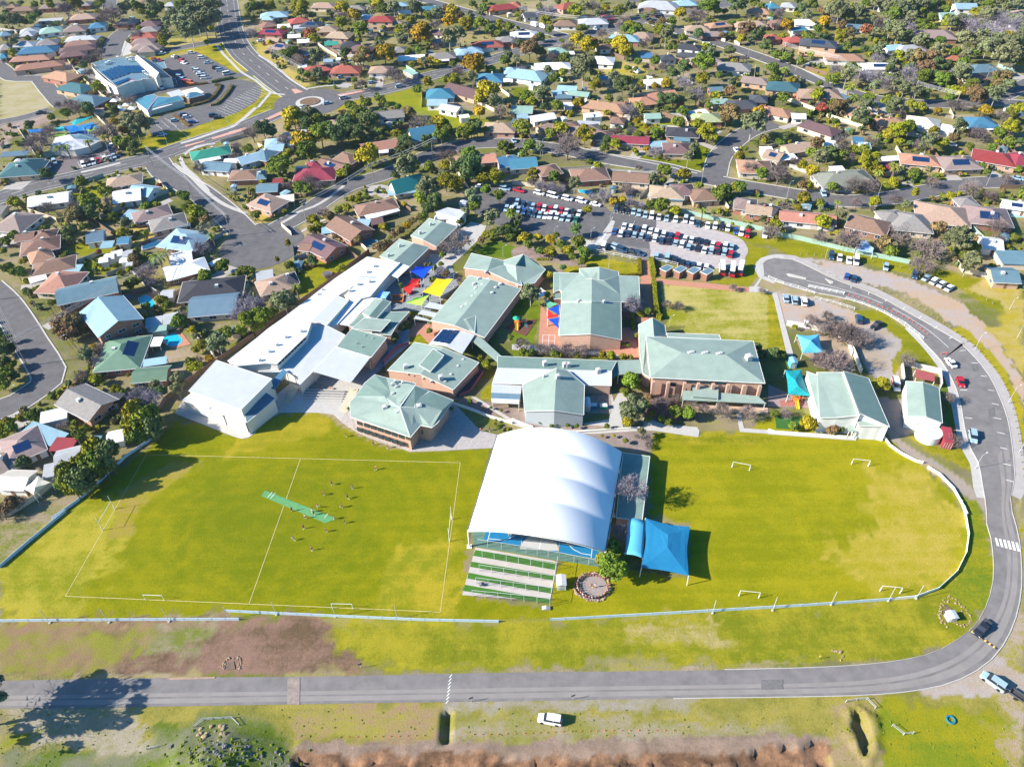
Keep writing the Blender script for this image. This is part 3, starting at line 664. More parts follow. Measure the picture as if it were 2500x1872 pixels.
sheet('D0', '1870,1078 1950,1078 1948,1250 1868,1250', .07, mat('sandy_stain', (.26, .21, .18), .9, .3, 1), 'road_patch'); sheet('D0', '1085,1077 1400,1070 1395,1082 1100,1090', .072, mat('clay_stain', (.34, .23, .17), .9, .3, 1), 'road_patch')
for T, s_ in (('C3', '1900,700 1950,690 1960,760 1905,770'), ('C3', '1750,330 1800,320 1815,370 1770,380'), ('D2', '500,1090 640,1088 642,1150 502,1152'), ('B3', '1000,1200 1080,1235 1060,1262 980,1225')): sheet(T, s_, .076, mat('dark_patch', (.145, .136, .132)), 'road_patch')
# ------------------------------------------------------------------ houses
RC = {'br': ('brown tiled', (.22, .135, .10)), 'tn': ('tan tiled', (.33, .235, .175)), 'or': ('orange brown tiled', (.34, .19, .13)), 're': ('red tiled', (.32, .10, .07)), 'rd': ('dark red metal', (.25, .045, .055)),
 'pu': ('purple brown tiled', (.15, .09, .09)), 'mv': ('mauve grey tiled', (.24, .18, .165)), 'gy': ('grey tiled', (.22, .205, .195)), 'lg': ('light grey metal', (.40, .41, .42)), 'dg': ('dark slate', (.07, .075, .085)), 'ch': ('charcoal tiled', (.05, .05, .06)),
 'bl': ('blue metal', (.06, .18, .27)), 'lb': ('pale blue metal', (.26, .40, .47)), 'gb': ('blue grey metal', (.12, .20, .25)), 'te': ('teal green metal', (.02, .17, .18)), 'gn': ('pale green metal', (.25, .38, .32)), 'dn': ('dark green metal', (.12, .20, .14)),
 'gr': ('bright green metal', (.04, .25, .17)), 'wh': ('white metal', (.72, .72, .70)), 'cr': ('cream metal', (.62, .57, .48)), 'sa': ('salmon red tiled', (.42, .19, .14)), 'yg': ('lime green tiled', (.28, .32, .18)), 'gg': ('grey green tiled', (.22, .23, .19)), 'dt': ('dark teal metal', (.05, .12, .14))}
TILED = {'br', 'tn', 'or', 're', 'pu', 'mv', 'gy', 'ch', 'sa', 'yg', 'gg'}
RM = {}
for k, (nm, c) in RC.items():
 RM[k] = mat('roof_' + nm.replace(' ', '_'), c, .8 if k in TILED else .55, .22 if k in TILED else .12, 1.2 if k in TILED else .35, objvar=.12, spec=.15, wave=('X', 1.1 if k not in TILED else 2.2, .10))
WALLS = [('red brick', (.36, .16, .11)), ('tan brick', (.50, .34, .23)), ('cream', (.62, .52, .40)), ('white', (.74, .72, .68)), ('brown brick', (.25, .13, .09)), ('pink brick', (.50, .29, .22))]
WM = [mat('wall_' + n.replace(' ', '_'), c, .9, .12, 1.5) for n, c in WALLS]
GLASS = mat('window_glass', (.03, .045, .06), .08, .1, 1, spec=.6); FRAME = mat('white_frame', (.7, .7, .68), .5, .03, 1)
GUT = mat('gutter', (.62, .60, .56), .5, .05, 1); DOORM = mat('door_paint', (.22, .12, .07), .6); GAR = mat('garage_door', (.55, .50, .44), .6)
ACM = mat('cooler_metal', (.5, .5, .48), .6); SOL = mat('solar_glass', (.012, .035, .10), .12, .1, 2, spec=.7, wave=('X', 3.5, .35)); POSTM = mat('post_white', (.65, .63, .6), .6)
HOUSE_BOX = []     # footprints for keeping plants off
def seg_mesh(roof, wall, gut, a, b, wd, kind, ze, rise=None, over=.45, org=Vector(), wmi=0):
 d = b - a; L = d.length; u = d / L; s = Vector((-u.y, u.x, 0)); hw = wd / 2
 rise = rise if rise is not None else hw * .42
 o = org
 def q(t, v, z): p = a + u * t + s * v - o; return (p.x, p.y, z)
 HOUSE_BOX.append((a + d * .5, math.atan2(u.y, u.x), L / 2 + .3, hw + .3))
 th = .16
 if kind in 'fc':
  sl = .25
  v = [q(0, -hw, ze), q(L, -hw, ze), q(L, hw, ze + sl), q(0, hw, ze + sl)]
  roof.slab(v, .14)
  if kind == 'f':
   i = .35; wall.add([q(i, -hw + i, 0), q(L - i, -hw + i, 0), q(L - i, hw - i, 0), q(i, hw - i, 0), q(i, -hw + i, ze - .12), q(L - i, -hw + i, ze - .12), q(L - i, hw - i, ze - .12), q(i, hw - i, ze - .12)],
    [(0, 1, 5, 4), (1, 2, 6, 5), (2, 3, 7, 6), (3, 0, 4, 7), (4, 5, 6, 7)], wmi)
  else:
   for t in (.3, L - .3):
    for v_ in (-hw + .3, hw - .3): p = q(t, v_, 0); wall.box((p[0], p[1], (ze - .1) / 2), (.14, .14, ze - .14), 0, 1)
  return
 hip = min(hw, L / 2 - .2) if kind == 'h' else 0
 zb = ze
 E_ = [q(-over, -hw - over, zb), q(L + over, -hw - over, zb), q(L + over, hw + over, zb), q(-over, hw + over, zb)]
 r1 = q(hip if hip else -over, 0, zb + rise); r2 = q(L - hip if hip else L + over, 0, zb + rise)
 vs = E_ + [r1, r2]
 fs = [(0, 1, 5, 4), (2, 3, 4, 5)]
 if hip: fs += [(1, 2, 5), (3, 0, 4)]
 lo = [(p[0], p[1], p[2] - th) for p in vs]; n = 6
 roof.add(vs + lo, fs + [tuple(n + i for i in reversed(f)) for f in fs] + ([(0, 6, 7, 1), (1, 7, 8, 2), (2, 8, 9, 3), (3, 9, 6, 0)] if hip else [(0, 6, 7, 1), (2, 8, 9, 3), (1, 7, 11, 5), (5, 11, 8, 2), (3, 9, 10, 4), (4, 10, 6, 0)]))
 i = .1; zt = zb - .05
 w0 = [q(i, -hw + i, 0), q(L - i, -hw + i, 0), q(L - i, hw - i, 0), q(i, hw - i, 0), q(i, -hw + i, zt), q(L - i, -hw + i, zt), q(L - i, hw - i, zt), q(i, hw - i, zt)]
 f0 = [(0, 1, 5, 4), (1, 2, 6, 5), (2, 3, 7, 6), (3, 0, 4, 7)]
 if not hip:
  k = rise * (hw - i) / (hw + over); w0 += [q(i, 0, zt + k), q(L - i, 0, zt + k)]; f0 += [(4, 8, 7), (5, 6, 9)]
 wall.add(w0, f0, wmi)
 g = .11
 for (p0, p1) in ((0, 1), (1, 2), (2, 3), (3, 0)):
  if not hip and p0 in (1, 3): continue
  A_, B_ = Vector(E_[p0]), Vector(E_[p1]); dd = B_ - A_; c = (A_ + B_) / 2
  nrm = Vector((dd.y, -dd.x, 0)).normalized() * .08
  gut.box((c.x + nrm.x, c.y + nrm.y, zb - .09), (dd.length, .14, .15), math.atan2(dd.y, dd.x))
def add_windows(root, a, b, wd, ze, org, far, rnd, storeys=1):
 d = b - a; L = d.length; u = d / L; s = Vector((-u.y, u.x, 0)); hw = wd / 2 - .1
 sides = []
 toc = Vector((0, 0, 0)) - (a + b) / 2
 if s.dot(toc) > 0: sides.append((a, u, L, s, hw))
 else: sides.append((a, u, L, -s, hw))
 # the end wall that faces the road side too
 e = a if (a - b).dot(toc) > 0 else b
 sides.append((e - s * hw, s, 2 * hw, (e - (a + b) / 2).normalized(), -.1))
 for k, (p0, uu, LL, nn, off) in enumerate(sides):
  n = max(1, int(LL / 4.2)); n = min(n, 2 if far else 4)
  for st in range(storeys):
   for i in range(n):
    c = p0 + uu * (LL * (i + .5) / n) + nn * (off + .03) - org
    rz = math.atan2(uu.y, uu.x); zc = 1.45 + st * 2.7
    if k == 0 and st == 0 and i == n // 2 and not far and rnd.random() < .8:
     if rnd.random() < .35:
      mb = MB(); mb.box((c.x, c.y, 1.08), (2.4, .1, 2.1), rz); mb.build('garage_door', GAR, root)
     else:
      mb = MB(); mb.box((c.x, c.y, 1.05), (.95, .1, 2.05), rz); dr = mb.build('door', DOORM, root)
     continue
    ww = rnd.choice((1.4, 1.8, 2.2)); mb = MB(); mb.box((c.x, c.y, zc), (ww, .08, 1.15), rz)
    wo = mb.build('window', GLASS, root)
    if not far:
     f = MB()
     for sx, sz, cx_, cz_ in ((ww + .16, .09, 0, .6), (ww + .16, .09, 0, -.6), (.09, 1.3, -ww / 2 - .03, 0), (.09, 1.3, ww / 2 + .03, 0), (.07, 1.15, 0, 0)):
      f.box((c.x + uu.x * cx_ + nn.x * .02, c.y + uu.y * cx_ + nn.y * .02, zc + cz_), (sx, .1, sz), rz)
     f.build('frame', FRAME, wo)
HN = [0]
def house(T, line):
 opts = ''
 if '|' in line: line, opts = line.split('|')
 segs = [s.split() for s in line.split('+')]
 rnd = random.Random(HN[0] * 13 + 5); HN[0] += 1
 S = []
 for k, s in enumerate(segs):
  x1, y1, x2, y2, wd = map(float, s[:5]); col = s[5] if len(s) > 5 else segs[0][5]; kd = s[6] if len(s) > 6 else segs[0][6]
  ze = 2.7 + .09 * k
  if 'T' in opts and k == 0: ze = 5.4
  if kd in 'fc': ze = 2.45 + .08 * k
  zr = ze + (.2 if kd in 'fc' else (.9 if 'K' not in opts else 2.2))
  a = P(T, x1, y1, zr); b = P(T, x2, y2, zr); a.z = b.z = 0
  S.append((a, b, wd, col, kd, ze))
 org = (S[0][0] + S[0][1]) / 2
 px, py, _ = to_px(org); far = py < 330
 small = all(s[2] < 5.2 or s[4] in 'fc' for s in S) and (S[0][1] - S[0][0]).length < 11
 isroof = S[0][4] == 'c'
 wi = None
 for i, ch in enumerate('RTCWBK'):
  if ("w%d" % i) in opts: wi = i
 if wi is None: wi = rnd.choice([0, 1, 2, 5, 4, 0, 1]) if S[0][3] not in ('wh', 'lb', 'lg', 'bl', 'gn', 'te', 'gr') else rnd.choice([2, 3, 3, 1])
 if small and not isroof: wi = 3 if S[0][3] in ('wh', 'lb', 'lg', 'cr') else 2
 rc = RC[S[0][3]][0]
 nm = 'carport' if isroof else ('shed' if small else 'house')
 root = empty(nm, org)
 wall = MB(); gut = MB(); byc = {}
 for (a, b, wd, col, kd, ze) in S:
  rf = byc.setdefault((col, kd in 'fc'), MB())
  seg_mesh(rf, wall, gut, a, b, wd, kd, ze, org=org, rise=(wd / 2 * 1.0 if 'K' in opts else None), wmi=0)
 if wall.v: wall.build('posts' if isroof and len(S) == 1 else 'wall', [WM[wi], POSTM], root)
 roofo = None
 for i, ((col, fl), rf) in enumerate(byc.items()):
  r = rf.build('roof' if i == 0 else ('patio_roof' if fl else 'roof'), RM[col], root)
  if i == 0: roofo = r
 if gut.v and not far: gut.build('gutter', GUT, roofo)
 if not small and not isroof:
  a, b, wd, col, kd, ze = S[0]
  add_windows(root, a, b, wd, ze, org, far, rnd, 2 if 'T' in opts else 1)
  d = (b - a); u = d.normalized(); s = Vector((-u.y, u.x, 0))
  if ('a' in opts or (not far and rnd.random() < .55)) and kd in 'hg':
   c = a + d * rnd.uniform(.35, .65) + s * wd * .15 * rnd.choice((-1, 1)) - org
   zc = ze + (wd / 2) * (1 if 'K' in opts else .42) * .7
   mb = MB(); mb.box((c.x, c.y, zc + .35), (1.1, 1.1, .9), math.atan2(u.y, u.x)); mb.build('cooler_unit', ACM, roofo)
  elif rnd.random() < .3 and kd in 'hg':
   c = a + d * rnd.uniform(.3, .7) - org; mb = MB(); zc = ze + wd / 2 * .42
   mb.box((c.x, c.y, zc + .2), (.7, .7, 1.1), math.atan2(u.y, u.x)); mb.build('chimney', WM[wi], roofo)
  if 'v' in opts and kd in 'hg':
   sg = 1 if 'V' in opts else -1
   if s.dot(org) > 0: s = -s
   s = s * (1 if 'V' not in opts else -1)
   t0 = wd * .1; t1 = wd * .36; sl = (1 if 'K' in opts else .42); l2 = min(d.length * .22, 3.6)
   c = (a + b) / 2 - org; h0 = ze + (wd / 2 + .0) * sl - t0 * sl * 1 + .12; h1 = ze + (wd / 2) * sl - t1 * sl + .12
   v = [c - u * l2 + s * t0, c + u * l2 + s * t0, c + u * l2 + s * t1, c - u * l2 + s * t1]
   v = [Vector((p.x, p.y, h)) for p, h in zip(v, (h0, h0, h1, h1))]
   mb = MB(); mb.slab(v, .06); mb.build('solar_panel', SOL, roofo)
 if isroof: reg(root, 'flat %s roofed open carport' % rc.replace(' tiled', '').replace(' metal', ''), 'carport', None, org)
 elif small: reg(root, 'small %s roofed garden shed' % rc.replace(' tiled', '').replace(' metal', ''), 'shed', 'back yard sheds', org)
 else: reg(root, '%s %s roofed house' % (WALLS[wi][0] + ' walled' if not far else 'single storey' if 'T' not in opts else 'two storey', rc), 'house', 'houses of the suburb', org)
 return root
HOUSES = {
'A0': '''60 45 150 42 8 br h
110 72 300 66 8 br h
350 52 520 42 9 mv h
330 178 540 165 6 lg f
610 145 830 128 11 tn h
1000 182 1185 176 10 mv h
172 268 335 248 10 lg h + 190 285 300 280 9
340 265 528 240 11 gn h
560 245 752 232 12 mv h
772 218 915 205 10 bl h
1215 198 1370 196 9 pu h
1212 248 1370 240 9 gy h
1150 302 1358 296 10 re h
1145 350 1330 342 9 mv h
1142 400 1392 388 11 mv h + 1200 420 1340 410 10
570 332 845 316 9 lg h
567 372 820 357 9 br h
512 430 820 392 9 pu h
515 470 745 445 8 pu h
0 288 90 275 9 gb h
0 405 92 392 10 gy h
130 375 305 368 9 lg h
315 368 500 350 10 gy h
166 432 488 410 11 bl h
0 475 50 468 9 bl h
95 505 440 482 8 or h
130 580 545 530 9 or h
425 625 640 665 11 or h
545 725 765 765 11 dt h
630 835 885 870 12 gb h
810 955 890 950 5 tn f
30 1455 368 1430 14 dt h + 150 1400 330 1400 10
10 1335 245 1318 5 gb c
1652 1335 1980 1275 9 gr h|w3
1720 1390 1900 1350 5 wh c
1762 1415 2000 1430 8 gb g|w3
1930 1395 2050 1388 5 wh c
2060 1380 2240 1330 8 lb g
1990 1500 2240 1490 9 br h
680 28 785 22 9 gy h
1190 22 1290 12 9 br h
1430 30 1520 28 8 lg h
0 1232 20 1230 5 br f
600 300 640 292 4 tn g''',
'A1': '''38 130 270 112 11 lb h + 60 150 150 150 6
285 180 450 158 10 re h|w1
398 200 570 205 10 dg h|v
190 218 288 212 6 wh g
40 215 165 195 9 br h
32 262 245 272 9 rd h|v
528 248 705 240 10 tn h
622 290 820 300 11 tn h
278 305 380 298 6 wh g
360 348 452 340 6 wh g
598 366 705 360 6 gr g
142 382 300 405 10 mv h|v
265 428 440 430 9 br h
742 372 890 370 9 ch h|w5
826 400 1005 418 10 pu h
402 470 560 440 5 gb f
415 598 645 568 9 re h
655 592 900 588 11 re h + 700 560 790 560 7
982 592 1175 588 10 tn h|w3
985 155 1190 158 10 rd h|T w1
1130 205 1290 190 9 tn h
1222 505 1460 492 8 wh f
1500 478 1720 465 9 gy h
1580 515 1670 510 5 wh c
1725 440 1950 420 11 lb h
1870 380 2130 365 11 re h|w3 v
2000 70 2240 42 10 rd h
490 38 690 42 10 tn h
800 62 940 62 8 gy h
912 138 1000 135 8 lb h
1180 36 1300 25 8 lb h
1235 105 1330 95 7 wh g
1420 68 1600 62 8 bl h
1505 262 1630 275 8 pu h
1172 425 1300 415 9 gy h
1530 350 1620 335 7 mv h
2082 335 2240 325 9 gy h
1475 800 1710 790 13 bl h|w3
1490 870 1650 870 8 lb g|w3
1610 905 1760 935 7 lg g|w3
1670 738 1940 810 11 pu g|w1
1910 660 2130 660 12 bl h|w3
2055 700 2195 690 5 wh c
2145 600 2260 595 9 lb h
1760 995 1830 985 3.5 wh g
1975 1085 2240 1090 11 tn h
2045 1110 2130 1105 4 wh c
1060 985 1270 965 9 gy g|w3
1330 1155 1540 1120 9 bl g|K w2
910 1265 1215 1220 9 or g|w0
1060 1300 1145 1295 5 wh c
560 1385 760 1440 8 br g|v
700 1335 865 1370 9 br h
340 1495 685 1480 12 rd h|w1
450 1425 560 1405 8 rd h
340 1455 430 1450 4 cr f
80 1225 315 1200 9 lb h|w3
120 1255 240 1255 7 lb g|w3
0 1310 140 1335 10 gb h
0 1500 70 1490 8 gb h
15 1610 185 1600 7 gb g
1728 1375 2065 1345 8 sa g|w4
2090 1390 2240 1370 10 bl g
155 1545 225 1545 4 rd g
595 1060 740 1050 9 tn h
350 1135 430 1128 6 lg g
580 525 665 520 5 lb f
360 575 440 568 5 wh f
660 400 740 400 6 br f
1290 600 1380 640 4 gn f
100 330 200 335 6 tn g
320 235 470 225 7 lg f
690 510 730 508 4 wh f
1600 720 1640 720 0.1 wh f''',
'A2': '''-20 35 70 32 9 re h
95 125 230 110 9 dg g|w3
365 192 560 192 10 br h|w3
580 182 820 172 11 lg h|w3
400 60 545 25 10 re h
-10 292 215 285 10 wh h|v w3
-10 345 95 335 9 ch h
322 428 480 420 9 gn h
430 460 540 455 5 wh c
205 565 500 555 10 wh h|w3
620 505 880 515 11 wh h|w3
842 315 1100 325 11 lb h|w0
1050 290 1220 305 10 tn h
730 395 850 390 8 br h|w3
1450 385 1632 405 8 ch h|T w3
1430 455 1685 478 7 dg h
1112 478 1215 480 8 bl f
1272 490 1400 480 8 dg h|w3
1780 555 2062 575 11 gy h|w3
1535 515 1785 495 9 mv h
-10 615 290 655 13 lb h|w3
402 745 560 755 7 lb g
502 785 665 805 6 gn g|w3
345 800 430 795 5 lb f
370 835 520 832 5 gb f
0 930 178 935 9 gn g
170 1015 355 985 7 wh g|w3
228 1100 335 1075 6 tn g
330 1100 580 1065 9 br h
632 880 985 930 10 or h|w1
870 890 1040 910 9 br h
1040 870 1235 850 10 sa h|w1
1175 830 1400 795 9 sa g|w1
1152 700 1300 692 8 wh g|w3
750 672 850 672 5 bl f
1150 990 1275 985 6 gn g|w3
860 1020 975 1030 7 br h|w3
510 1115 760 1090 9 mv h
560 1060 760 1070 5 lg f
690 1155 870 1150 9 br h|w3
862 1185 1180 1200 8 rd g|w1
1340 1120 1610 1135 10 ch h
1340 1105 1460 1115 5 cr c
1312 1265 1552 1270 11 pu h|w1 a
1190 1248 1350 1240 6 lb c
1400 1200 1540 1205 4 gb c
1560 1005 1800 1000 10 yg h
1530 985 1690 960 6 wh f
1845 895 2112 885 11 dg h
2060 835 2205 845 9 dg h
1992 670 2230 700 9 mv h
1705 760 1815 755 6 gb g
1728 862 1852 858 6 gn g
1692 215 1880 195 9 or h|v w1
1500 235 1700 235 9 tn h
1650 285 1830 282 8 mv h
1100 35 1440 50 16 lg h
1102 80 1255 82 9 br h
1932 205 2192 195 10 tn h
2035 85 2240 95 10 or h|w1
1400 22 1590 18 10 lb h
-20 1400 205 1385 10 bl g
225 1470 400 1440 9 br h|w4 + 330 1430 535 1420 9
520 1500 820 1480 11 br h|w0 + 645 1530 775 1515 5 gn c
877 1505 1185 1525 9 br g|w2 + 890 1570 1150 1590 4.5 wh c
782 140 880 135 8 rd h
1170 665 1210 660 3 wh f
450 888 520 885 4 wh g
625 985 690 980 4.5 wh g
690 995 770 985 5 wh f
2150 930 2260 960 9 sa h
-10 1050 75 1060 7 gb f
40 1005 140 1000 6 lb f
150 130 340 140 0.1 wh f
2150 1300 2260 1300 8 wh f
1960 1420 2240 1430 12 or h''',
'A3': '''-10 45 82 40 10 bl h
120 32 240 42 9 lg h
28 190 155 178 9 br h
240 180 425 190 10 wh h|w3
682 215 818 222 7 gb g|w3
195 255 332 245 7 bl f
-10 315 90 305 9 re h
140 335 310 328 9 re h
280 350 592 375 11 dg h|T w1 v
500 480 820 490 10 or h|w3
1010 405 1140 395 8 lb g
1100 415 1322 400 10 lg h|w3
830 560 1090 560 9 wh h|v w3
1235 285 1612 295 14 mv h
1617 45 1792 48 10 lb g|T w3
1480 122 1602 118 8 gn g|w3
1540 488 1680 492 7 re h|w1
1722 585 1975 572 11 gb h|w2
1690 655 1875 645 9 br h
2130 105 2260 95 9 tn h|w3
-10 725 275 745 12 dt h|w1
262 795 625 800 12 tn h|w0
-20 930 205 975 9 or h|w2
210 985 320 990 6 wh g|w3
308 1045 600 1140 9 pu h|w2
680 955 865 935 10 or h
950 1045 1180 1035 9 or h
1220 1030 1485 1065 13 cr h|w3 + 1280 1110 1370 1090 7
1490 1095 1612 1118 8 wh f
1700 1045 1962 1042 12 bl h
1870 1100 2002 1085 6 wh c
1148 1350 1482 1380 10 sa h|w1 v
1480 1395 1802 1385 12 mv h|w1 v
1780 1315 2152 1380 12 rd h|w5
2080 1310 2240 1410 11 rd h
152 1275 362 1245 8 tn g|w1
-10 1310 125 1345 9 tn g|v w2
90 1360 240 1345 6 wh c
430 1540 885 1510 13 gg h
490 1240 602 1240 6 wh f
730 1205 830 1215 7 bl f
800 1240 872 1240 6 lb g
978 1372 1145 1362 4 wh c
985 1425 1105 1415 8 rd h
1992 615 2122 610 5 gn c
2100 925 2260 915 9 gn h
540 1460 660 1455 5 wh f
600 820 690 850 6 gb c
960 65 990 62 3 wh f
1330 430 1440 470 6 pu f
1175 370 1230 372 0.1 wh f
2090 225 2170 225 5 wh f''',
'B3': '''105 425 580 470 8 sa g|w3 + 215 495 360 500 4.5 wh c
705 470 1040 545 11 br h|w4
730 545 885 550 5 wh c
975 440 1165 430 8 gy h|w2
1090 470 1400 500 14 gy h|w2
1060 530 1200 540 5 gy f
1285 385 1740 450 15 tn h|w1
1410 450 1550 455 6 wh c
1705 410 2090 450 14 mv h|w4 v
2040 325 2260 355 7 wh g|w3 v
1635 312 1790 305 7 gy h
1855 660 2015 675 8 wh g|w3
1925 935 2145 945 9 gb g
-60 360 80 400 8 ch g
1990 800 2240 810 9 gb f
1430 1040 1440 1040 0.1 wh f''',
'B2': '''1200 220 1480 235 10 tn h|w2
1395 210 1570 205 9 pu h|w0
1180 250 1320 270 5 gn c
1315 270 1480 275 8 gb f
1545 255 1770 240 10 br h|w1
1560 285 1720 300 4 rd c
1930 320 2110 340 9 mv h|w0
2030 365 2240 390 8 tn g|w0
1990 400 2080 400 4 gb c''',
'B0': '''255 310 590 265 9 wh g|w3
925 150 1215 105 9 tn h|w1
1035 185 1210 145 3.5 lg c
990 270 1215 240 11 wh g|w3
1150 200 1325 225 8 lb g|w3
15 480 265 500 14 mv h|w3
-40 400 40 395 8 gy f
225 460 320 480 5 pu f
140 620 290 600 6 br g
290 610 470 590 8 br h|w0
180 720 500 655 10 br h|w4 a
250 800 430 745 9 or h|w1
280 895 635 825 9 br h|w1
385 1000 665 1010 13 or h|w2
250 1010 400 965 4 wh c
565 905 700 900 5 lb c
500 1130 1000 1020 10 gb g|T w0
510 1170 770 1160 4 lb c
860 1150 1035 1110 6 gb c
1070 430 1180 440 7 lb c
1150 450 1455 375 9 mv h|w4 a + 1130 370 1290 350 7
1300 520 1590 455 10 gy h|w2 a
1300 490 1440 530 5 lg c
1500 540 1640 510 4 gb c
1440 620 1750 660 13 lb h|w0 v a
1440 700 1560 690 7 lb c
1430 935 1770 845 9 wh h|w4 a
1480 810 1650 780 8 wh g|w3
1560 1090 2095 1030 12 ch h|w1 a
1655 1210 2045 1175 12 gb g|w2
1650 1265 2030 1265 5 gb c
755 620 890 600 8 gb g|w3
870 700 980 690 5 lb c
1025 645 1110 640 4.5 bl g|w2
905 785 975 775 3.5 cr g
965 765 1045 745 3.5 cr g
858 815 920 805 3 wh g
1062 760 1130 750 3.5 lg g
1040 815 1095 810 2.5 wh g
1085 870 1145 860 2.5 lg f
870 1195 1035 1395 13.5 lb g|T w0
1255 1375 1400 1350 5.5 lg f
1415 1325 1520 1305 5 lg g|w3
1300 1430 1440 1410 3 gn f
1395 1110 1485 1100 4 lg g
2000 1435 2080 1430 4 gb f''',
'C0': '''1110 70 1000 340 13 dn h|a v w0
1155 395 1440 370 6 dn g|w0
1200 310 1440 275 3.5 lb c
1310 120 1400 115 4.5 wh c
600 555 880 690 9.5 gy g|w5 a
905 575 1040 610 4.5 ch c
345 780 580 725 5 wh f
20 1060 340 930 11 mv h|w3 v
220 860 530 970 5.5 lb c
450 1000 640 1010 5 rd c
480 1120 680 1070 6 lg g|w3
370 1240 590 1190 5 lg f
15 1290 240 1300 6 cr g|w3
930 930 1050 905 4 wh g
785 965 865 965 3 gb f
-40 1160 60 1130 8 mv h|w3''',
'B1': '''0 290 200 350 10 tn h|w5 v
165 310 330 290 6 cr c
700 480 910 600 10.5 br g|w0 a
565 575 700 560 5 lb c
865 390 1200 320 8.5 br h|w2
950 465 1230 385 3.5 wh c
990 500 1100 485 5 pu c
865 500 985 505 4.5 lb c
460 640 690 745 10 pu g|w0 v a
400 690 480 700 6 br g|w0
0 985 150 960 8 lg f
20 1060 280 990 9 tn h|w1
240 990 340 965 7 ch h
1140 255 1400 220 4 lb c
1175 185 1425 120 8.5 te g|K w2
1550 430 1810 440 8 lg f'''}
for T in ('A0', 'A1', 'A2', 'A3', 'B3', 'B2', 'B0', 'C0', 'B1'):
 for ln in HOUSES[T].split('\n'):
  if ' 0.1 ' in ln: continue
  house(T, ln)
# ------------------------------------------------------------------ school buildings
SG = mat('school_roof_green', (.255, .325, .28), .55, .14, .25, wave=('X', .9, .13)); SGD = mat('school_roof_dark_and_shaded_green', (.18, .26, .22), .55, .13, .3, wave=('X', .9, .13))  # second green: dark flat roofs, and lee gable planes with shade painted in
SW = mat('school_roof_white', (.70, .70, .69), .45, .07, .3, wave=('Y', .8, .12)); SL = mat('school_roof_pale_grey', (.47, .49, .52), .5, .08, .3, wave=('X', .8, .12))
SB = mat('brick_salmon', (.46, .29, .215), .9, .1, 1); SCR = mat('cream_wall', (.70, .66, .58), .8, .06, 1); SGW = mat('grey_cladding', (.40, .44, .48), .7, .06, 1)
RIDGE = mat('ridge_capping', (.42, .56, .50), .5, .05, 1); RUSTW = mat('rusty_roof', (.33, .08, .08), .8, .2, 1, wave=('X', 2, .2)); TRIM = mat('pale_trim', (.7, .68, .62), .6, .05, 1)
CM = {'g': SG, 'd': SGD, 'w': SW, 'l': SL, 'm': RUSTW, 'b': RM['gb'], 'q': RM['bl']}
def school(T, faces, desc, wall=SB, open_=False, th=.22, name='school_building', cat='school building', skirt=True, inset=.3, label=None):
 """faces: 'c x,y,z x,y,z ...' one roof plane each"""
 F = []
 for s in faces:
  c, rest = s.split(' ', 1); v = [tuple(float(t) for t in p.split(',')) for p in rest.split()]
  F.append((c, v))
 ptsw = {p: P(T, *p) for _, f in F for p in f}
 cen = sum(ptsw.values(), Vector()) / len(ptsw); cen.z = 0
 root = empty(name, cen)
 bycol = {}
 cnt = {}
 for c, f in F:
  mb = bycol.setdefault(c, MB()); mb.slab([ptsw[p] - cen for p in f], th)
  for i in range(len(f)):
   e = (f[i], f[(i + 1) % len(f)]); k = tuple(sorted(e)); cnt.setdefault(k, []).append(e)
 for c, mb in bycol.items(): mb.build('roof', CM[c], root)
 if open_:
  seen = []
  for p, wv in ptsw.items():
   q = wv - cen; q2 = q * .97
   if any((q2 - s).length < 1.5 for s in seen): continue
   seen.append(q2); mb = MB(); mb.box((q2.x, q2.y, (q.z - th) / 2), (.16, .16, q.z - th)); mb.build('post', TRIM, root)
 elif skirt:
  mb = MB(); gt = MB()
  for k, es in cnt.items():
   if len(es) > 1: continue
   e = es[0]; a, b = ptsw[e[0]] - cen, ptsw[e[1]] - cen
   def ins(p):
    d = Vector((p.x, p.y, 0)); n = d.length
    return p - d * (inset / n) if n > .5 else p
   a2, b2 = ins(a), ins(b)
   mb.add([(a2.x, a2.y, 0), (b2.x, b2.y, 0), (b2.x, b2.y, b2.z - th * .5), (a2.x, a2.y, a2.z - th * .5)], [(0, 1, 2, 3)])
   gt.tube((a.x, a.y, a.z - .05), (b.x, b.y, b.z - .05), .11, n=4)
  mb.build('wall', wall, root); gt.build('gutter', TRIM, root)
 HOUSE_BOX.append(('poly', [ptsw[p] for p in ptsw]))
 BF.append([[ptsw[p] for p in f] for _, f in F])
 reg(root, desc, cat, None, cen, label)
 return root, cen
BF = []
def wins(root, cen, T, x1, y1, x2, y2, z, n, ww, hh, m=GLASS, name='window', out=.1):
 a = P(T, x1, y1, z) - cen; b = P(T, x2, y2, z) - cen; d = b - a; u = d.normalized(); rz = math.atan2(u.y, u.x); nn = Vector((u.y, -u.x, 0))
 if nn.dot(a + b) < 0: nn = -nn
 for i in range(n):
  c = a + d * ((i + .5) / n) + nn * out; mb = MB(); mb.box((c.x, c.y, z), (ww, .12, hh), rz); mb.build(name, m, root)
def roofbox(root, cen, T, x, y, z, sz, m=ACM, name='roof_vent', rz=.3):
 c = P(T, x, y, z) - cen; mb = MB(); mb.box((c.x, c.y, z + sz[2] / 2 - .1), sz, rz); mb.cyl((c.x, c.y, z + sz[2] - .12), min(sz[:2]) * .35, .12, 8); mb.build(name, m, root)
def tube3(mb, T, a, b, r=.1, n=5): mb.tube(P(T, *a), P(T, *b), r, n=n)
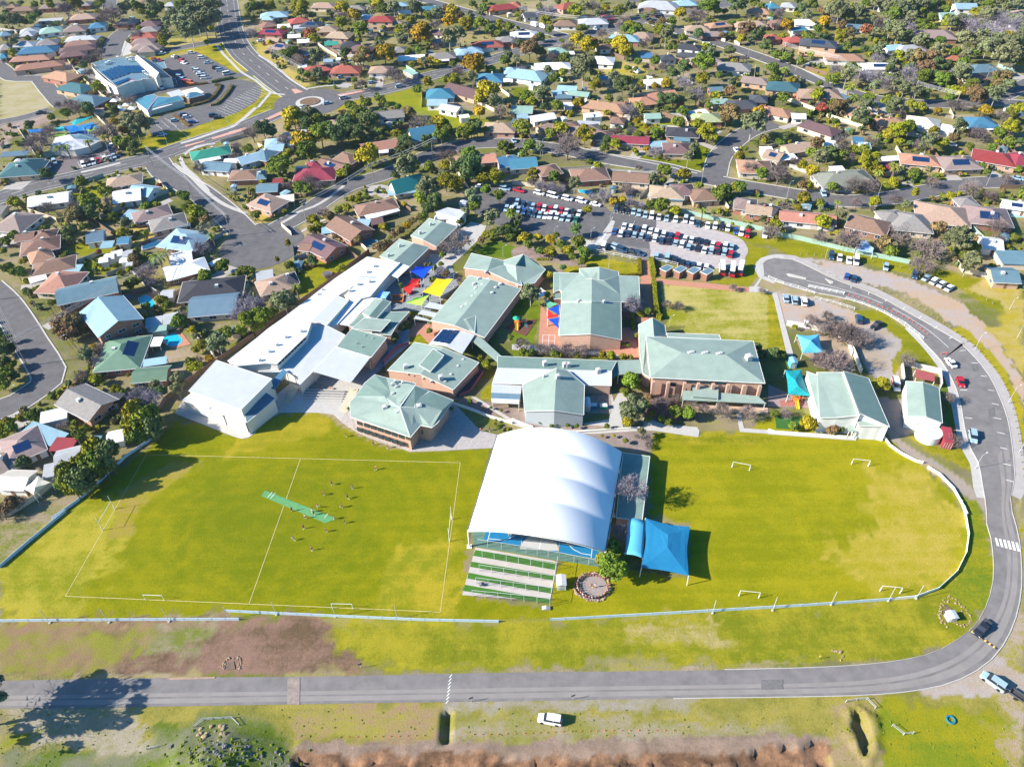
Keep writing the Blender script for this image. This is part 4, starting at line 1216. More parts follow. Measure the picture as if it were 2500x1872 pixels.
# two storey hall at the oval corner
r, c = school('C0', ['l 1870,280,8.0 2350,440,8.0 2085,705,8.0 1630,545,8.0'], '', SCR, label='large two storey cream hall with pale grey skillion roof at the corner of the oval')
r['label'] = ''
wins(r, c, 'C0', 1700, 585, 2060, 715, 5.9, 5, 1.2, 1.0); wins(r, c, 'C0', 2120, 690, 2215, 600, 5.5, 6, .8, 1.1)
school('C0', ['l 1575,625,4.2 1660,560,4.4 1870,640,4.4 1800,700,4.2', 'l 1800,700,4.0 1870,640,4.3 1945,690,4.3 1915,760,4.0', 'w 1915,745,4.4 1945,690,4.6 2115,735,4.6 2120,820,4.2', 'b 2110,735,5.2 2212,640,5.4 2300,560,5.4 2380,610,5.2 2230,740,4.9 2130,820,4.9'], 'low lean-to canopies wrapped round the foot of the two storey cream hall', SCR)
school('C1', ['q 95,505,5.2 235,355,5.4 265,380,5.4 160,530,5.2'], 'small blue roofed link canopy between hall and white roofed block', SCR, open_=True)
# long white roofed block
r, c = school('C1', ['w 0,95,7.2 95,15,7.2 250,-95,7.2 482,-62,7.0 440,62,7.0 180,312,7.0 95,306,7.0 -170,330,7.2 -245,285,7.2'], 'high white ribbed roof of the long classroom block beside the suburb fence', SCR)
for x, y in [(35, 285), (118, 210), (185, 152), (262, 85), (395, 35)]: roofbox(r, c, 'C1', x, y, 7.1, (.8, .8, .8))
wins(r, c, 'C1', 190, 318, 430, 90, 6.3, 9, 1.2, .6)
r, c = school('C1', ['l 440,62,4.6 482,-52,4.8 610,-20,4.8 770,62,4.6 690,165,4.5 495,375,4.4 378,492,4.4 360,410,4.4 245,378,4.4 180,312,4.5', 'l 100,308,4.4 180,312,4.5 245,378,4.4 232,356,4.4 18,380,4.4'], 'pale grey lower roof below the high white ribbed roof, long courtyard shadow on it', SCR)
r, c = school('C1', ['l 495,375,4.9 690,165,5.1 985,260,5.1 820,472,4.8'], 'pale grey open sided shelter roof above the terrace steps', SCR, open_=True)
r, c = school('C1', ['d 695,165,5.3 828,8,5.6 1130,85,5.6 995,255,5.2'], 'darker green flat roofed block beside the pale shelter', SB)
for x, y in [(870, 135), (915, 165), (1010, 95), (945, 70)]: roofbox(r, c, 'C1', x, y, 5.5, (.3, .3, .5))
r, c = school('B1', ['w 250,1320,5.4 690,985,5.4 880,1030,5.0 705,1140,5.0 482,1357,5.0'], 'white ribbed roof in the middle of the long classroom block', SCR)
for x, y in [(540, 1130), (575, 1090)]: roofbox(r, c, 'B1', x, y, 5.3, (.6, .6, .6))
r, c = school('B1', ['l 482,1357,5.5 705,1140,5.5 800,1180,5.5 612,1392,5.5'], 'pale grey raised flat roof set between the white roofs', SCR)
school('B1', ['w 612,1392,4.4 800,1180,4.6 870,1170,4.6 925,1145,4.6 700,1385,4.3 610,1420,4.3'], 'narrow white box gutter roof beside the raised pale grey roof', SCR)
r, c = school('B1', ['w 690,985,5.1 960,803,5.3 1245,855,5.0 1150,950,4.8 985,1145,4.7 870,1170,4.7 760,1140,4.8 880,1030,5.0'], 'large white low pitched roof at the upper end of the long block', SCR)
for x, y in [(1025, 890), (965, 940), (985, 1020), (885, 1045), (815, 1100)]: roofbox(r, c, 'B1', x, y, 5.0, (.9, .9, .8))
mb = MB()
for x in (845, 875): tube3(mb, 'B1', (x, 1000 - (x - 845) * .8, 5.0), (x - 6, 920 - (x - 845) * .2, 9.0), .12)
o = mb.build('flue_pipes', TRIM, r); o.matrix_parent_inverse = Matrix.Translation(-c)
school('B1', ['w 1245,858,4.4 1330,887,4.2 1225,985,4.0 1152,955,4.3'], 'white verandah roof beside the blue shade sail', SCR, open_=True)
school('B1', ['w 925,1145,4.1 1027,1160,4.2 800,1397,4.0 692,1380,4.0'], 'narrow white walkway roof between white block and green block', SCR, open_=True)
# green blocks behind it
r, c = school('B1', ['g 1335,622,3.6 1495,470,3.6 1605,500,5.4 1440,655,5.4', 'g 1440,655,5.4 1605,500,5.4 1742,540,3.6 1560,717,3.6'], 'pale green gabled classroom block nearest the small white hall shed')
for x, y in [(1510, 530), (1555, 480), (1420, 603)]: roofbox(r, c, 'B1', x, y, 4.8, (1, 1, 1.2))
r, c = school('B1', ['g 1068,800,3.6 1240,648,3.6 1362,685,5.6 1190,840,5.6', 'g 1190,840,5.6 1362,685,5.6 1500,722,3.6 1328,887,3.6'], 'pale green gabled classroom block between long white block and lawn', SB)
for x, y in [(1245, 715), (1147, 797)]: roofbox(r, c, 'B1', x, y, 4.8, (1, 1, 1.2))
r, c = school('B1', ['d 800,1400,3.9 925,1285,4.1 1325,1275,4.1 1215,1395,3.9 1165,1480,3.9 1080,1477,3.9'], 'low green roofed block in front of the white walkway', SB)
r, c = school('B1', ['g 918,1290,5.2 1030,1158,5.6 1098,1172,6.2 975,1318,5.8', 'd 975,1318,5.8 1098,1172,6.2 1167,1192,5.4 1040,1335,5.0'], 'small raised green gable with cream end wall in the middle of the school', SCR)
r, c = school('B1', ['g 825,1425,5.0 935,1330,5.4 1165,1350,5.4 1078,1445,5.0'], 'raised pale green flat roof with clerestory windows', SCR)
wins(r, c, 'B1', 1090, 1450, 1160, 1372, 4.3, 3, 1.3, .9); wins(r, c, 'B1', 1000, 1450, 1060, 1460, 4.2, 2, 1.2, .9)
r, c = school('B0', ['l 5700,200,3 5700,201,3 5701,200,3'], 'x') if False else (None, None)
school('B1', ['l 1548,418,4.6 1655,378,4.6 1815,410,4.6 1760,470,4.3'], 'open white sided hall shed with grey roof beside trees', SW)
# big block with many vents
r, c = school('B1', ['g 1510,1355,3.8 1840,965,3.8 2030,1000,5.8 1715,1395,5.8', 'g 1715,1395,5.8 2030,1000,5.8 2290,1080,3.6 1975,1500,3.6'], 'long pale green gabled classroom block with rows of roof vents', SB)
for x, y in [(1925, 1000), (2010, 1005), (1885, 1045), (1955, 1055), (2010, 1070), (1870, 1155), (1905, 1130), (1940, 1150), (1780, 1250), (1820, 1225), (1860, 1240), (1850, 1270), (2070, 1080), (2040, 1125), (2110, 1050), (1990, 940), (1900, 1085)]: roofbox(r, c, 'B1', x, y, 4.6, (1.0, 1.0, .9))
school('B1', ['g 1725,1380,5.2 1815,1340,5.6 1900,1310,5.0 1890,1455,4.6'], 'small pale green dormer roof at the end of the vented block', SB)
school('B1', ['l 1365,1335,3.2 1380,1312,3.2 1480,1340,3.2 1520,1360,3.2', 'l 1400,1290,3.2 1435,1262,3.2 1580,1292,3.2 1545,1325,3.2', 'l 1455,1235,3.2 1500,1195,3.2 1650,1225,3.2 1610,1262,3.2'], 'slatted pale green pergola roof beside the lime shade sail', SB, open_=True)
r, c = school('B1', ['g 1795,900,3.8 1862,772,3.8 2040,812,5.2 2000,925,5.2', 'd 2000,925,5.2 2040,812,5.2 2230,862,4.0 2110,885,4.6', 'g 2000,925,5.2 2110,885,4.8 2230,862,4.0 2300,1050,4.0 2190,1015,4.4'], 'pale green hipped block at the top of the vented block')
school('B2', ['g -120,850,3.8 100,780,6.2 30,880,6.2', 'd 30,880,6.2 100,780,6.2 208,850,4.0 290,912,4.0 60,895,4.4', 'g -120,850,3.8 30,880,6.2 60,895,4.4 290,912,4.0 195,1030,3.6 50,1055,3.6 -80,960,3.8'], 'pale green cross gabled block by the garden trees')
r, c = school('C1', ['w 1495,140,4.1 1615,5,4.1 1757,15,4.1 1637,157,4.1', 'l 1637,157,4.1 1757,15,4.1 1890,62,3.9 1782,225,3.9'], 'flat white roof carrying rows of solar panels in the school centre', SB, open_=True)
for i in range(3):
 x = 1528 + i * 50; v = [P('C1', *q, 4.35) - c for q in ((x, 112 + i * 8), (x + 90, 12 + i * 3), (x + 128, 16 + i * 3), (x + 36, 120 + i * 8))]
 mb = MB(); mb.slab(v, .06); mb.build('solar_panel', SOL, r)
school('C1', ['g 1862,107,3.4 1885,40,3.4 1945,85,3.4 2122,245,3.4 2092,300,3.4'], 'angled pale green covered walkway down the slope', SB, open_=True)
r, c = school('C1', ['g 1135,367,3.9 1370,125,3.9 1618,172,5.6 1420,402,5.6', 'g 1420,402,5.6 1618,172,5.6 1928,300,3.7 1705,535,3.7'], 'pale green gabled block with one raised skylight roof', SB)
for x, y in [(1295, 345), (1600, 440)]: roofbox(r, c, 'C1', x, y, 4.9, (1.3, 1.3, 1.3))
for x, y in [(1790, 280), (1745, 335), (1685, 408), (1635, 468), (1320, 400), (1372, 410), (1450, 435), (1515, 465)]: roofbox(r, c, 'C1', x, y, 4.1, (.8, .8, .5))
school('C1', ['d 1410,322,5.8 1530,182,6.4 1624,237,6.4 1505,380,5.8'], 'raised dark green skylight roof on the gabled block', SCR, name='skylight_roof', cat='roof')
# two storey hipped block facing the oval
Z = 6.6
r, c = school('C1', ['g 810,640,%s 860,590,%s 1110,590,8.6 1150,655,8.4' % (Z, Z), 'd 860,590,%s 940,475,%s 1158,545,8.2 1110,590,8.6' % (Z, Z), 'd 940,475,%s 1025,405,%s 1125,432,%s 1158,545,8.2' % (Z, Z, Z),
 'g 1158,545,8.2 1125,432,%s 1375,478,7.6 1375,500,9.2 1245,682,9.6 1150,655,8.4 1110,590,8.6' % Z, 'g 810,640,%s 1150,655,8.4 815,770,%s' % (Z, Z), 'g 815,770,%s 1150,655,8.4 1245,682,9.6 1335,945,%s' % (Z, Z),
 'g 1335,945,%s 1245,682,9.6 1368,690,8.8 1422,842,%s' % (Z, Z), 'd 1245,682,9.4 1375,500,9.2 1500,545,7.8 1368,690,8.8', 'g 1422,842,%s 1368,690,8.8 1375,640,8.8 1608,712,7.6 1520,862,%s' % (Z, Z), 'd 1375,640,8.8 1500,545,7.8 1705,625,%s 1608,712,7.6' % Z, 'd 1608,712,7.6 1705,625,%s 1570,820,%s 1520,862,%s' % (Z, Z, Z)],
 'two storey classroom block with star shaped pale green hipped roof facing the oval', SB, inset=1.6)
for x, y in [(1185, 575), (1270, 475), (1215, 515), (1180, 492), (1205, 467)]: roofbox(r, c, 'C1', x, y, 8.2, (.8, .8, .7))
for x, y in [(1115, 688), (1230, 725), (1345, 605), (1410, 680)]: roofbox(r, c, 'C1', x, y, 8.4, (1.3, 1.3, .7))
mb = MB(); a, b = P('C1', 1245, 690, 9.3) - c, P('C1', 1375, 508, 9.3) - c
wins(r, c, 'C1', 1250, 670, 1375, 515, 8.7, 8, .9, .7)
wins(r, c, 'C1', 870, 815, 1290, 950, 5.4, 7, 1.8, 1.2); wins(r, c, 'C1', 870, 870, 1290, 1010, 2.0, 7, 1.8, 1.6); wins(r, c, 'C1', 1430, 900, 1500, 880, 3.2, 2, 1.2, 1.4)
mb = MB()
for (x, y) in [(855, 880), (955, 915), (1055, 950), (1145, 975), (1240, 1010), (1340, 1045)]: q = P('C1', x, y, 0) - c; mb = MB(); mb.box((q.x, q.y, 3.2), (.35, .35, 6.4)); mb.build('column', TRIM, r)
# block with crossing gable and blue grey roof
r, c = school('C2', ['d -125,245,3.9 905,286,3.9 860,372,5.2 -125,345,5.2', 'l -125,345,5.2 860,372,5.2 858,500,3.7 -170,480,3.7'], 'long block with green north roof and pale grey south roof', SB)
for x, y in [(285, 320), (745, 385), (455, 335), (485, 335)]: roofbox(r, c, 'C2', x, y, 5.0, (1.2, 1.2, 1.5))
wins(r, c, 'C2', 640, 520, 850, 528, 2.0, 3, 1.8, 1.2)
r, c = school('C2', ['g 90,492,4.6 385,348,7.0 365,715,7.0 108,722,4.6', 'g 365,715,7.0 385,348,7.0 480,368,6.0 626,492,4.6 620,752,4.6'], 'tall pale green cross gable with grey wall above the white barrel roof', SGW)
roofbox(r, c, 'C2', 395, 435, 6.8, (1.2, 1.2, 1.4)); roofbox(r, c, 'C2', 275, 430, 6.0, (.5, .5, 1.2))
wins(r, c, 'C2', 180, 745, 590, 765, 3.6, 7, 1.3, .9, FRAME)
school('C2', ['l -175,485,3.3 85,500,3.3 75,570,3.3 -180,560,3.3', 'w -180,610,3.1 65,620,3.1 60,655,3.1 -170,645,3.1', 'b -180,560,3.2 75,570,3.2 65,620,3.1 -180,610,3.1'], 'pale blue flat carport roof at the end of the crossing gable block', SGW, open_=True)
school('C2', ['g 912,280,3.8 1132,276,3.8 1140,392,3.8 916,405,3.8'], 'short square covered link roof with dark cross bands', SB, open_=True)
school('C2', ['d 860,315,3.4 912,280,3.4 916,405,3.4 862,440,3.4'], 'tiny shaded green awning beside the square link roof', SB, open_=True)
# library
r, c = school('B2', ['g 582,905,4.8 755,893,6.8 755,1005,6.8 690,993,6.8 640,992,6.0 582,945,4.8', 'g 755,1005,6.8 755,893,6.8 922,932,4.8 922,966,4.8 800,1010,6.6',
 'g 410,940,4.4 582,945,4.8 640,992,6.0 430,1100,4.6 405,1090,4.4', 'd 360,938,4.0 410,940,4.4 405,1090,4.4 358,1110,4.0', 'g 690,993,7.2 688,1190,7.2 425,1190,4.6 430,1100,4.6 640,992,6.0', 'g 688,1190,7.2 690,993,7.2 800,1010,6.6 935,1130,4.6 938,1192,4.6',
 'g 800,1010,6.6 922,966,4.8 1097,972,4.4 1106,1200,4.2 938,1192,4.6 935,1130,4.6'], 'wide pale green library block with several hipped wings and a central ridge', SB)
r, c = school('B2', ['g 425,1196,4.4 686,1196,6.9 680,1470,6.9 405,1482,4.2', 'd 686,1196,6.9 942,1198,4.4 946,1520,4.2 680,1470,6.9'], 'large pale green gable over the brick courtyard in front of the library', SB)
wins(r, c, 'B2', 600, 1500, 760, 1500, 2.2, 4, 1.6, 1.6)
for x, y in [(575, 1190), (795, 1195), (700, 1110), (690, 1165)]: roofbox(r, c, 'B2', x, y, 6.0, (.8, .8, .8))
school('B2', ['d 358,1110,3.4 405,1092,3.4 430,1110,3.4 428,1165,3.4 360,1168,3.4'], 'small green lean-to roof on the left side of the library', SB)
# gymnasium
r, c = school('C2', ['g 1158,75,6.6 1467,215,9.2 1195,430,6.6', 'g 1158,75,6.6 2085,115,6.6 1850,235,9.2 1467,215,9.2', 'g 2085,115,6.6 2187,480,6.6 1850,235,9.2', 'g 1195,430,6.6 1467,215,9.2 1850,235,9.2 2187,480,6.6'], 'large gymnasium with pale green hipped roof and salmon brick walls', SB, inset=.8)
for x, y in [(1545, 218), (1665, 222), (1790, 228)]: roofbox(r, c, 'C2', x, y, 8.9, (1.9, .9, .6))
for x, y in [(2040, 275)]: roofbox(r, c, 'C2', x, y, 7.4, (1.6, 1.6, 1.8))
wins(r, c, 'C2', 1500, 462, 1600, 466, 5.6, 6, .8, .9); wins(r, c, 'C2', 1625, 468, 1730, 472, 5.6, 6, .8, .9); wins(r, c, 'C2', 1755, 474, 1860, 478, 5.6, 6, .8, .9); wins(r, c, 'C2', 1370, 488, 1415, 490, 4.6, 2, 1.0, 1.4)
mb = MB(); mb2 = MB()
for x in (1215, 1345, 1490, 1610, 1740, 1870, 2010, 2150):
 q = P('C2', x, 455 + (x - 1215) * .04, 6.1) - c; q = q * .985; mb = MB(); mb.box((q.x, q.y - .5, 3.0), (.8, .9, 6.0), -.03); mb.build('brick_pier', SB, r)
school('C2', ['g 1335,45,4.6 1790,60,4.6 1805,102,4.8 1345,80,4.8'], 'low flat annex roof along the back of the gymnasium', SB)
school('C2', ['g 1562,500,4.2 1785,510,4.2 1782,610,3.7 1560,592,3.7'], 'raised entry canopy roof in front of the gymnasium', SB, open_=True)
school('C2', ['g 1475,540,3.4 1558,545,3.4 1560,598,3.1 1782,615,3.1 1785,560,3.4 1868,565,3.4 2125,590,3.4 2200,655,2.9 1470,622,2.9'], 'long low verandah roof along the front of the gymnasium', SB, open_=True)
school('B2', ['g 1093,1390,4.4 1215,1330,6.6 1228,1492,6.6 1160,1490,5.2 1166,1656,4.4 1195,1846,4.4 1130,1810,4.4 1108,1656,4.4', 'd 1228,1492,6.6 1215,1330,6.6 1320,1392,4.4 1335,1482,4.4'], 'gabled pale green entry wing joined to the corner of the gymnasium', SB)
# preschool hall
r, c = school('C3', ['g 335,377,5.2 430,410,6.0 452,778,6.0 405,640,5.2', 'g 430,410,6.0 420,385,6.0 640,385,7.2 790,755,7.2 600,775,6.4 452,778,6.0'], 'white walled hall with pale green roof beside the second oval, left half', SW, label='pale green left roof plane of the white walled hall at the second oval')
r2, c2 = school('C3', ['d 650,375,8.2 660,378,8.2 800,740,8.2 790,755,8.2', 'd 660,378,8.2 870,437,5.8 1050,855,5.8 800,740,8.2', 'g 770,765,5.6 800,740,6.6 965,778,6.0 1050,855,5.4 780,845,5.2'], '', SW, label='shade-toned green right roof plane of the white walled hall beside the track')  # lee plane takes the darker green, its shade set in the colour
mb = MB(); q = [P('C3', *t) for t in ((452, 790, 4.4), (780, 770, 4.4), (765, 840, 3.0), (700, 850, 3.0))]
school('C3', ['g 680,845,3.0 760,835,3.2 765,895,3.0 700,895,2.8'], 'tiny green porch roof at the front of the white hall', SW, open_=True)
# work shed, tank, container
r, c = school('C3', ['g 1190,462,4.2 1338,470,5.8 1370,770,5.8 1205,768,4.2', 'd 1370,770,5.8 1338,470,5.8 1478,517,4.2 1508,822,4.2'], 'white maintenance shed with green gabled roof beside the access road', SW)
wins(r, c, 'C3', 1175, 540, 1185, 780, 1.8, 4, 2.2, 2.6, ACM, 'roller_door', .15)
school('C3', ['m 1275,358,2.6 1442,398,2.6 1442,462,2.4 1280,430,2.4'], 'rusty dark red lean-to roof inside the walled yard', SCR, open_=True)
school('C3', ['g 1290,815,2.6 1375,830,2.6 1378,850,2.6 1285,835,2.6'], 'narrow green awning between shed and white tank', SW, open_=True)
def thing_mesh(mb, name, m, desc, cat, smooth=False, label=None, group=None):
 c = sum((Vector(v) for v in mb.v), Vector()) / len(mb.v); c.z = 0
 mb.v = [(v[0] - c.x, v[1] - c.y, v[2]) for v in mb.v]
 o = mb.build(name, m, None, smooth); o.location = c; return reg(o, desc, cat, group, c, label)
c = P('C3', 1372, 945, 0); root = empty('water_tank', c)
mb = MB(); mb.cyl((0, 0, 0), 3.2, 2.5, 32); mb.build('tank_body', SW, root)
mb = MB(); mb.cyl((0, 0, 2.5), 3.25, .45, 32, r2=.3); mb.build('tank_roof', SW, root)
mb = MB(); mb.cyl((1.1, .8, 2.7), .35, .25, 12); mb.cyl((-1.3, 0.9, 2.6), .12, .4, 8); mb.build('hatch', TRIM, root)
reg(root, '', 'water tank', pos=c, label='round white water tank at the end of the maintenance shed')
a, b = P('C3', 1535, 1035, 0), P('C3', 1515, 925, 0); d = b - a; rz = math.atan2(d.y, d.x) - math.pi / 2; cc = (a + b) / 2
REDC = mat('container_red', (.33, .045, .06), .6, .12, 1, wave=('Y', 3.2, .25))
root = empty('shipping_container', cc, rz); mb = MB(); mb.box((0, 0, 1.3), (2.44, 6.06, 2.59)); mb.build('body', REDC, root)
mb = MB()
for x in (-.6, .6): mb.box((x, -3.06, 1.3), (1.1, .08, 2.3))
mb.build('doors', mat('container_door', (.28, .05, .06), .6), root)
mb = MB()
for x in (-.9, -.3, .3, .9): mb.tube((x, -3.14, .2), (x, -3.14, 2.4), .03)
mb.build('lock_bars', TRIM, root); reg(root, '', 'container', pos=cc, label='dark red shipping container beside the round white tank')
# walled yard behind the shed
def wall_run(T, s, h, th, m, name, desc, cat, posts=0, pm=None, label=None, group=None, rail=False, z0=0):
 L = pts(T, s); cen = sum(L, Vector()) / len(L); root = empty(name, cen); mb = MB(); pmb = []
 for i in range(len(L) - 1):
  a, b = L[i], L[i + 1]; d = b - a; ang = math.atan2(d.y, d.x); c = (a + b) / 2 - cen
  if not rail: mb.box((c.x, c.y, h / 2 + z0), (d.length + th * .5, th, h), ang)
  else:
   for zz in ([h, h * .5] if rail == 2 else [h]): mb.box((c.x, c.y, zz - .04 + z0), (d.length, th, .08), ang)
  if posts:
   n = max(1, int(d.length / posts))
   for k in range(n + (i == len(L) - 2)):
    q = a + d * (k / n) - cen; pmb.append((q, ang))
 mb.build('rails' if rail else 'panels', m, root)
 if pmb:
  pb = MB()
  for q, ang in pmb: pb.box((q.x, q.y, (h + .08) / 2 + z0), (.12 if h > 1 else .08, th + .06, h + .08), ang)
  pb.build('posts', pm or m, root)
 reg(root, desc, cat, group, cen, label); return root
wall_run('C3', '1165,470 1150,330 1165,325 1478,398 1488,520', 2.0, .2, mat('cream_tin', (.68, .62, .55), .7), 'yard_wall', 'cream sheet wall', 'wall', label='cream sheet wall around the yard behind the maintenance shed')
wall_run('B3', '160,1395 370,1430 560,1465 690,1560 720,1656', 1.9, .3, SCR, 'yard_wall', '', 'wall', label='curved cream wall around the preschool yard, upper length')
wall_run('C3', '390,15 560,50 690,110 725,200 800,395', 1.9, .3, SCR, 'yard_wall', '', 'wall', label='curved cream wall down the side of the preschool yard')
# ------------------------------------------------------------------ white barrel roof over the courts
BAR = mat('barrel_membrane', (.72, .73, .75), .5, .04, .15)
ZE = 6.4
fl, fr, bl, br = P('E', 150, 1040, ZE), P('E', 1338, 1225, ZE), P('E', 402, 222, ZE), P('E', 1486, 368, ZE)
cen = (fl + fr + bl + br) / 4; cen.z = 0; root = empty('covered_court', cen)
NU, NV = 40, 56; RISE = 4.6; vs = []; 
def barrel(u, v, dz=0):
 a = fl.lerp(fr, u); b = bl.lerp(br, u); p = a.lerp(b, v); ridge = 5.6 * (1 - abs(2 * u - 1) ** 2.15); bow = 2.6 * (1 - (2 * u - 1) ** 2) * max(0, 1 - v * 3) ** 2
 bay = (v * 4.0) % 1.0 if v < 1 else 1.0
 p = p.copy(); p.y -= bow; p.z += ridge - .85 * (1 - (2 * bay - 1) ** 2) * (-1) * math.sin(math.pi * min(1, max(0, u))) ** .5 + dz
 return p - cen
for j in range(NV + 1):
 for i in range(NU + 1): vs.append(barrel(i / NU, j / NV))
mb = MB(); fs = [(j * (NU + 1) + i, j * (NU + 1) + i + 1, (j + 1) * (NU + 1) + i + 1, (j + 1) * (NU + 1) + i) for j in range(NV) for i in range(NU)]
n0 = len(vs); mb.add([tuple(v) for v in vs] + [(v.x, v.y, v.z - .12) for v in vs], fs + [tuple(n0 + k for k in reversed(f)) for f in fs])
o = mb.build('membrane_roof', BAR, root, True)
mb = MB(); DKF = mat('dark_frame', (.12, .13, .14), .5)
for j in range(5):
 for i in range(20): mb.tube(barrel(i / 20, j / 4, -.45), barrel((i + 1) / 20, j / 4, -.45), .13)
mb.build('steel_arches', TRIM, root)
mb = MB()
for (a, b) in ((fl, bl), (fr, br)): mb.tube(a - cen, b - cen, .2)
mb.build('side_gutters', DKF, root)
for k in range(5):
 for (a, b) in ((fl, bl), (fr, br)):
  p = a.lerp(b, k / 4) - cen; mb = MB(); mb.tube((p.x, p.y, 0), p, .2, n=8); mb.box((p.x, p.y, .1), (1.2, 1.2, .2)); mb.build('column', TRIM, root)
reg(root, '', 'covered court', pos=cen, label='huge white barrel vaulted roof over the sports courts between the two ovals')
# building in its shade and the blue sails
school('E', ['d 1490,370,3.2 1722,402,3.2 1655,960,3.2 1432,930,3.2'], 'flat teal roofed change rooms in the shade of the barrel roof', SB)
BLUE = mat('shade_blue', (.012, .16, .31), .6, .06, 1); BLUE2 = mat('shade_turquoise', (.10, .42, .58), .6, .05, 1)
def sail(T, faces, m, desc, label=None, posts=True, name='shade_sail', cat='shade sail', sag=.25):
 F = [[tuple(float(t) for t in p.split(',')) for p in s.split()] for s in faces]
 W = {p: P(T, *p) for f in F for p in f}; cen = sum(W.values(), Vector()) / len(W); cen.z = 0; root = empty(name, cen)
 bm = bmesh.new(); V = {p: bm.verts.new(W[p] - cen) for p in W}
 for f in F: bm.faces.new([V[p] for p in f])
 cntr = {}
 bmesh.ops.triangulate(bm, faces=bm.faces[:]); bmesh.ops.subdivide_edges(bm, edges=bm.edges[:], cuts=4, use_grid_fill=True)
 corners = [W[p] - cen for p in W]
 for v in bm.verts:
  d = min((v.co - c).length for c in corners); v.co.z -= sag * min(1, d / 3)
  if v.is_boundary: 
   q = Vector((-v.co.x, -v.co.y, 0)); 
   if q.length > .1: v.co += q.normalized() * min(.6, d * .09)
 me = bpy.data.meshes.new('canopy'); bm.to_mesh(me); bm.free(); me.materials.append(m); me.polygons.foreach_set('use_smooth', [False] * len(me.polygons))
 o = link('canopy', me, root); sl = o.modifiers.new('thick', 'SOLIDIFY'); sl.thickness = .03
 if posts:
  lo = min(p[2] for p in W)
  for p in W:
   if p[2] <= lo + 1.2:
    q = W[p] - cen; mb = MB(); mb.tube((q.x * 1.02, q.y * 1.02, 0), q, .1, n=6); mb.build('post', POSTM, root)
 reg(root, desc, cat, None, cen, label); return root
sail('E', ['1685,935,3.6 2067,1010,3.6 1880,1082,4.5', '2067,1010,3.6 2057,1432,3.6 1875,1185,4.5 1880,1082,4.5', '2057,1432,3.6 1650,1360,3.6 1875,1185,4.5', '1650,1360,3.6 1685,935,3.6 1880,1082,4.5 1875,1185,4.5'], BLUE, '', 'large bright blue hipped shade structure beside the second oval')
mb = MB(); c4 = [P('E', 1540, 938, 3.2), P('E', 1682, 968, 3.2), P('E', 1660, 1285, 3.2), P('E', 1505, 1250, 3.2)]; cen = sum(c4, Vector()) / 4; cen.z = 0; vs = []
for j in range(9):
 for i in range(9):
  p = c4[0].lerp(c4[1], i / 8).lerp(c4[3].lerp(c4[2], i / 8), j / 8); p.z += .55 * (1 - (i / 4 - 1) ** 2); vs.append(p - cen)
mb.add(vs, [(j * 9 + i, j * 9 + i + 1, (j + 1) * 9 + i + 1, (j + 1) * 9 + i) for j in range(8) for i in range(8)])
root = empty('shade_canopy', cen); o = mb.build('canopy', BLUE2, root, True); sl = o.modifiers.new('t', 'SOLIDIFY'); sl.thickness = .05
mb = MB()
for p in c4: q = p - cen; mb.tube((q.x, q.y, 0), q, .1)
mb.build('posts', POSTM, root); reg(root, '', 'shade canopy', pos=cen, label='narrow curved blue canopy between change rooms and the big blue shade')
sail('B1', ['1335,930,3.6 1380,885,4.6 1530,880,3.6', '1335,930,3.6 1530,880,3.6 1445,990,4.4'], mat('sail_royal_blue', (.005, .06, .55), .6, .05), 'royal blue shade sail', 'royal blue shade sail in the playground, topmost of the coloured sails')
sail('B1', ['1268,1080,3.4 1350,990,4.4 1420,995,3.6', '1268,1080,3.4 1420,995,3.6 1320,1130,4.0'], mat('sail_red', (.72, .025, .02), .6, .05), '', 'red shade sail in the playground left of the yellow sail')
sail('B1', ['1437,1105,3.4 1560,990,4.4 1700,992,3.6', '1437,1105,3.4 1700,992,3.6 1590,1148,4.2'], mat('sail_yellow', (.85, .62, .01), .6, .05), '', 'yellow shade sail in the playground, largest of the coloured sails')
sail('B1', ['1295,1200,3.2 1375,1155,3.8 1495,1132,3.2', '1295,1200,3.2 1495,1132,3.2 1430,1225,3.6'], mat('sail_lime', (.42, .72, .08), .6, .05), '', 'lime green shade sail below the yellow sail')
sail('B1', ['1020,1155,3.2 1075,1095,3.6 1158,1108,3.2 1120,1165,3.2'], mat('sail_sky', (.25, .50, .78), .6, .05), '', 'pale sky blue shade sail beside the white walkway')
sail('B2', ['310,1250,3.2 412,1218,3.6 408,1305,3.2'], mat('sail_royal_blue', (.005, .06, .5), .6), '', 'small royal blue triangular sail beside the big green gable, upper one')
sail('B2', ['308,1258,3.0 405,1318,3.4 308,1335,3.0'], mat('sail_red', (.72, .025, .02), .6), '', 'small red triangular sail beside the big green gable')
sail('B2', ['310,1340,3.0 405,1325,3.4 405,1422,3.0'], mat('sail_royal_blue', (.005, .06, .5), .6), '', 'small royal blue triangular sail beside the big green gable, lower one')
sail('B2', ['280,1165,3.0 400,1210,3.2 305,1248,3.0'], mat('sail_green', (.12, .38, .22), .6), '', 'small green triangular sail beside the big green gable')
sail('B2', ['150,1125,2.8 180,1060,3.6 215,1120,2.8 ', '215,1120,2.8 250,1070,3.6 310,1110,2.8 235,1162,2.8'], mat('sail_white', (.72, .72, .72), .6), '', 'white marquee style sail by the small tree in the playground')
sail('C3', ['250,60,3.2 440,58,3.2 370,112,5.4', '440,58,3.2 485,215,3.2 370,112,5.4', '485,215,3.2 298,218,3.2 370,112,5.4', '298,218,3.2 250,60,3.2 370,112,5.4'], BLUE2, '', 'turquoise pyramid shade in the sandy preschool yard')
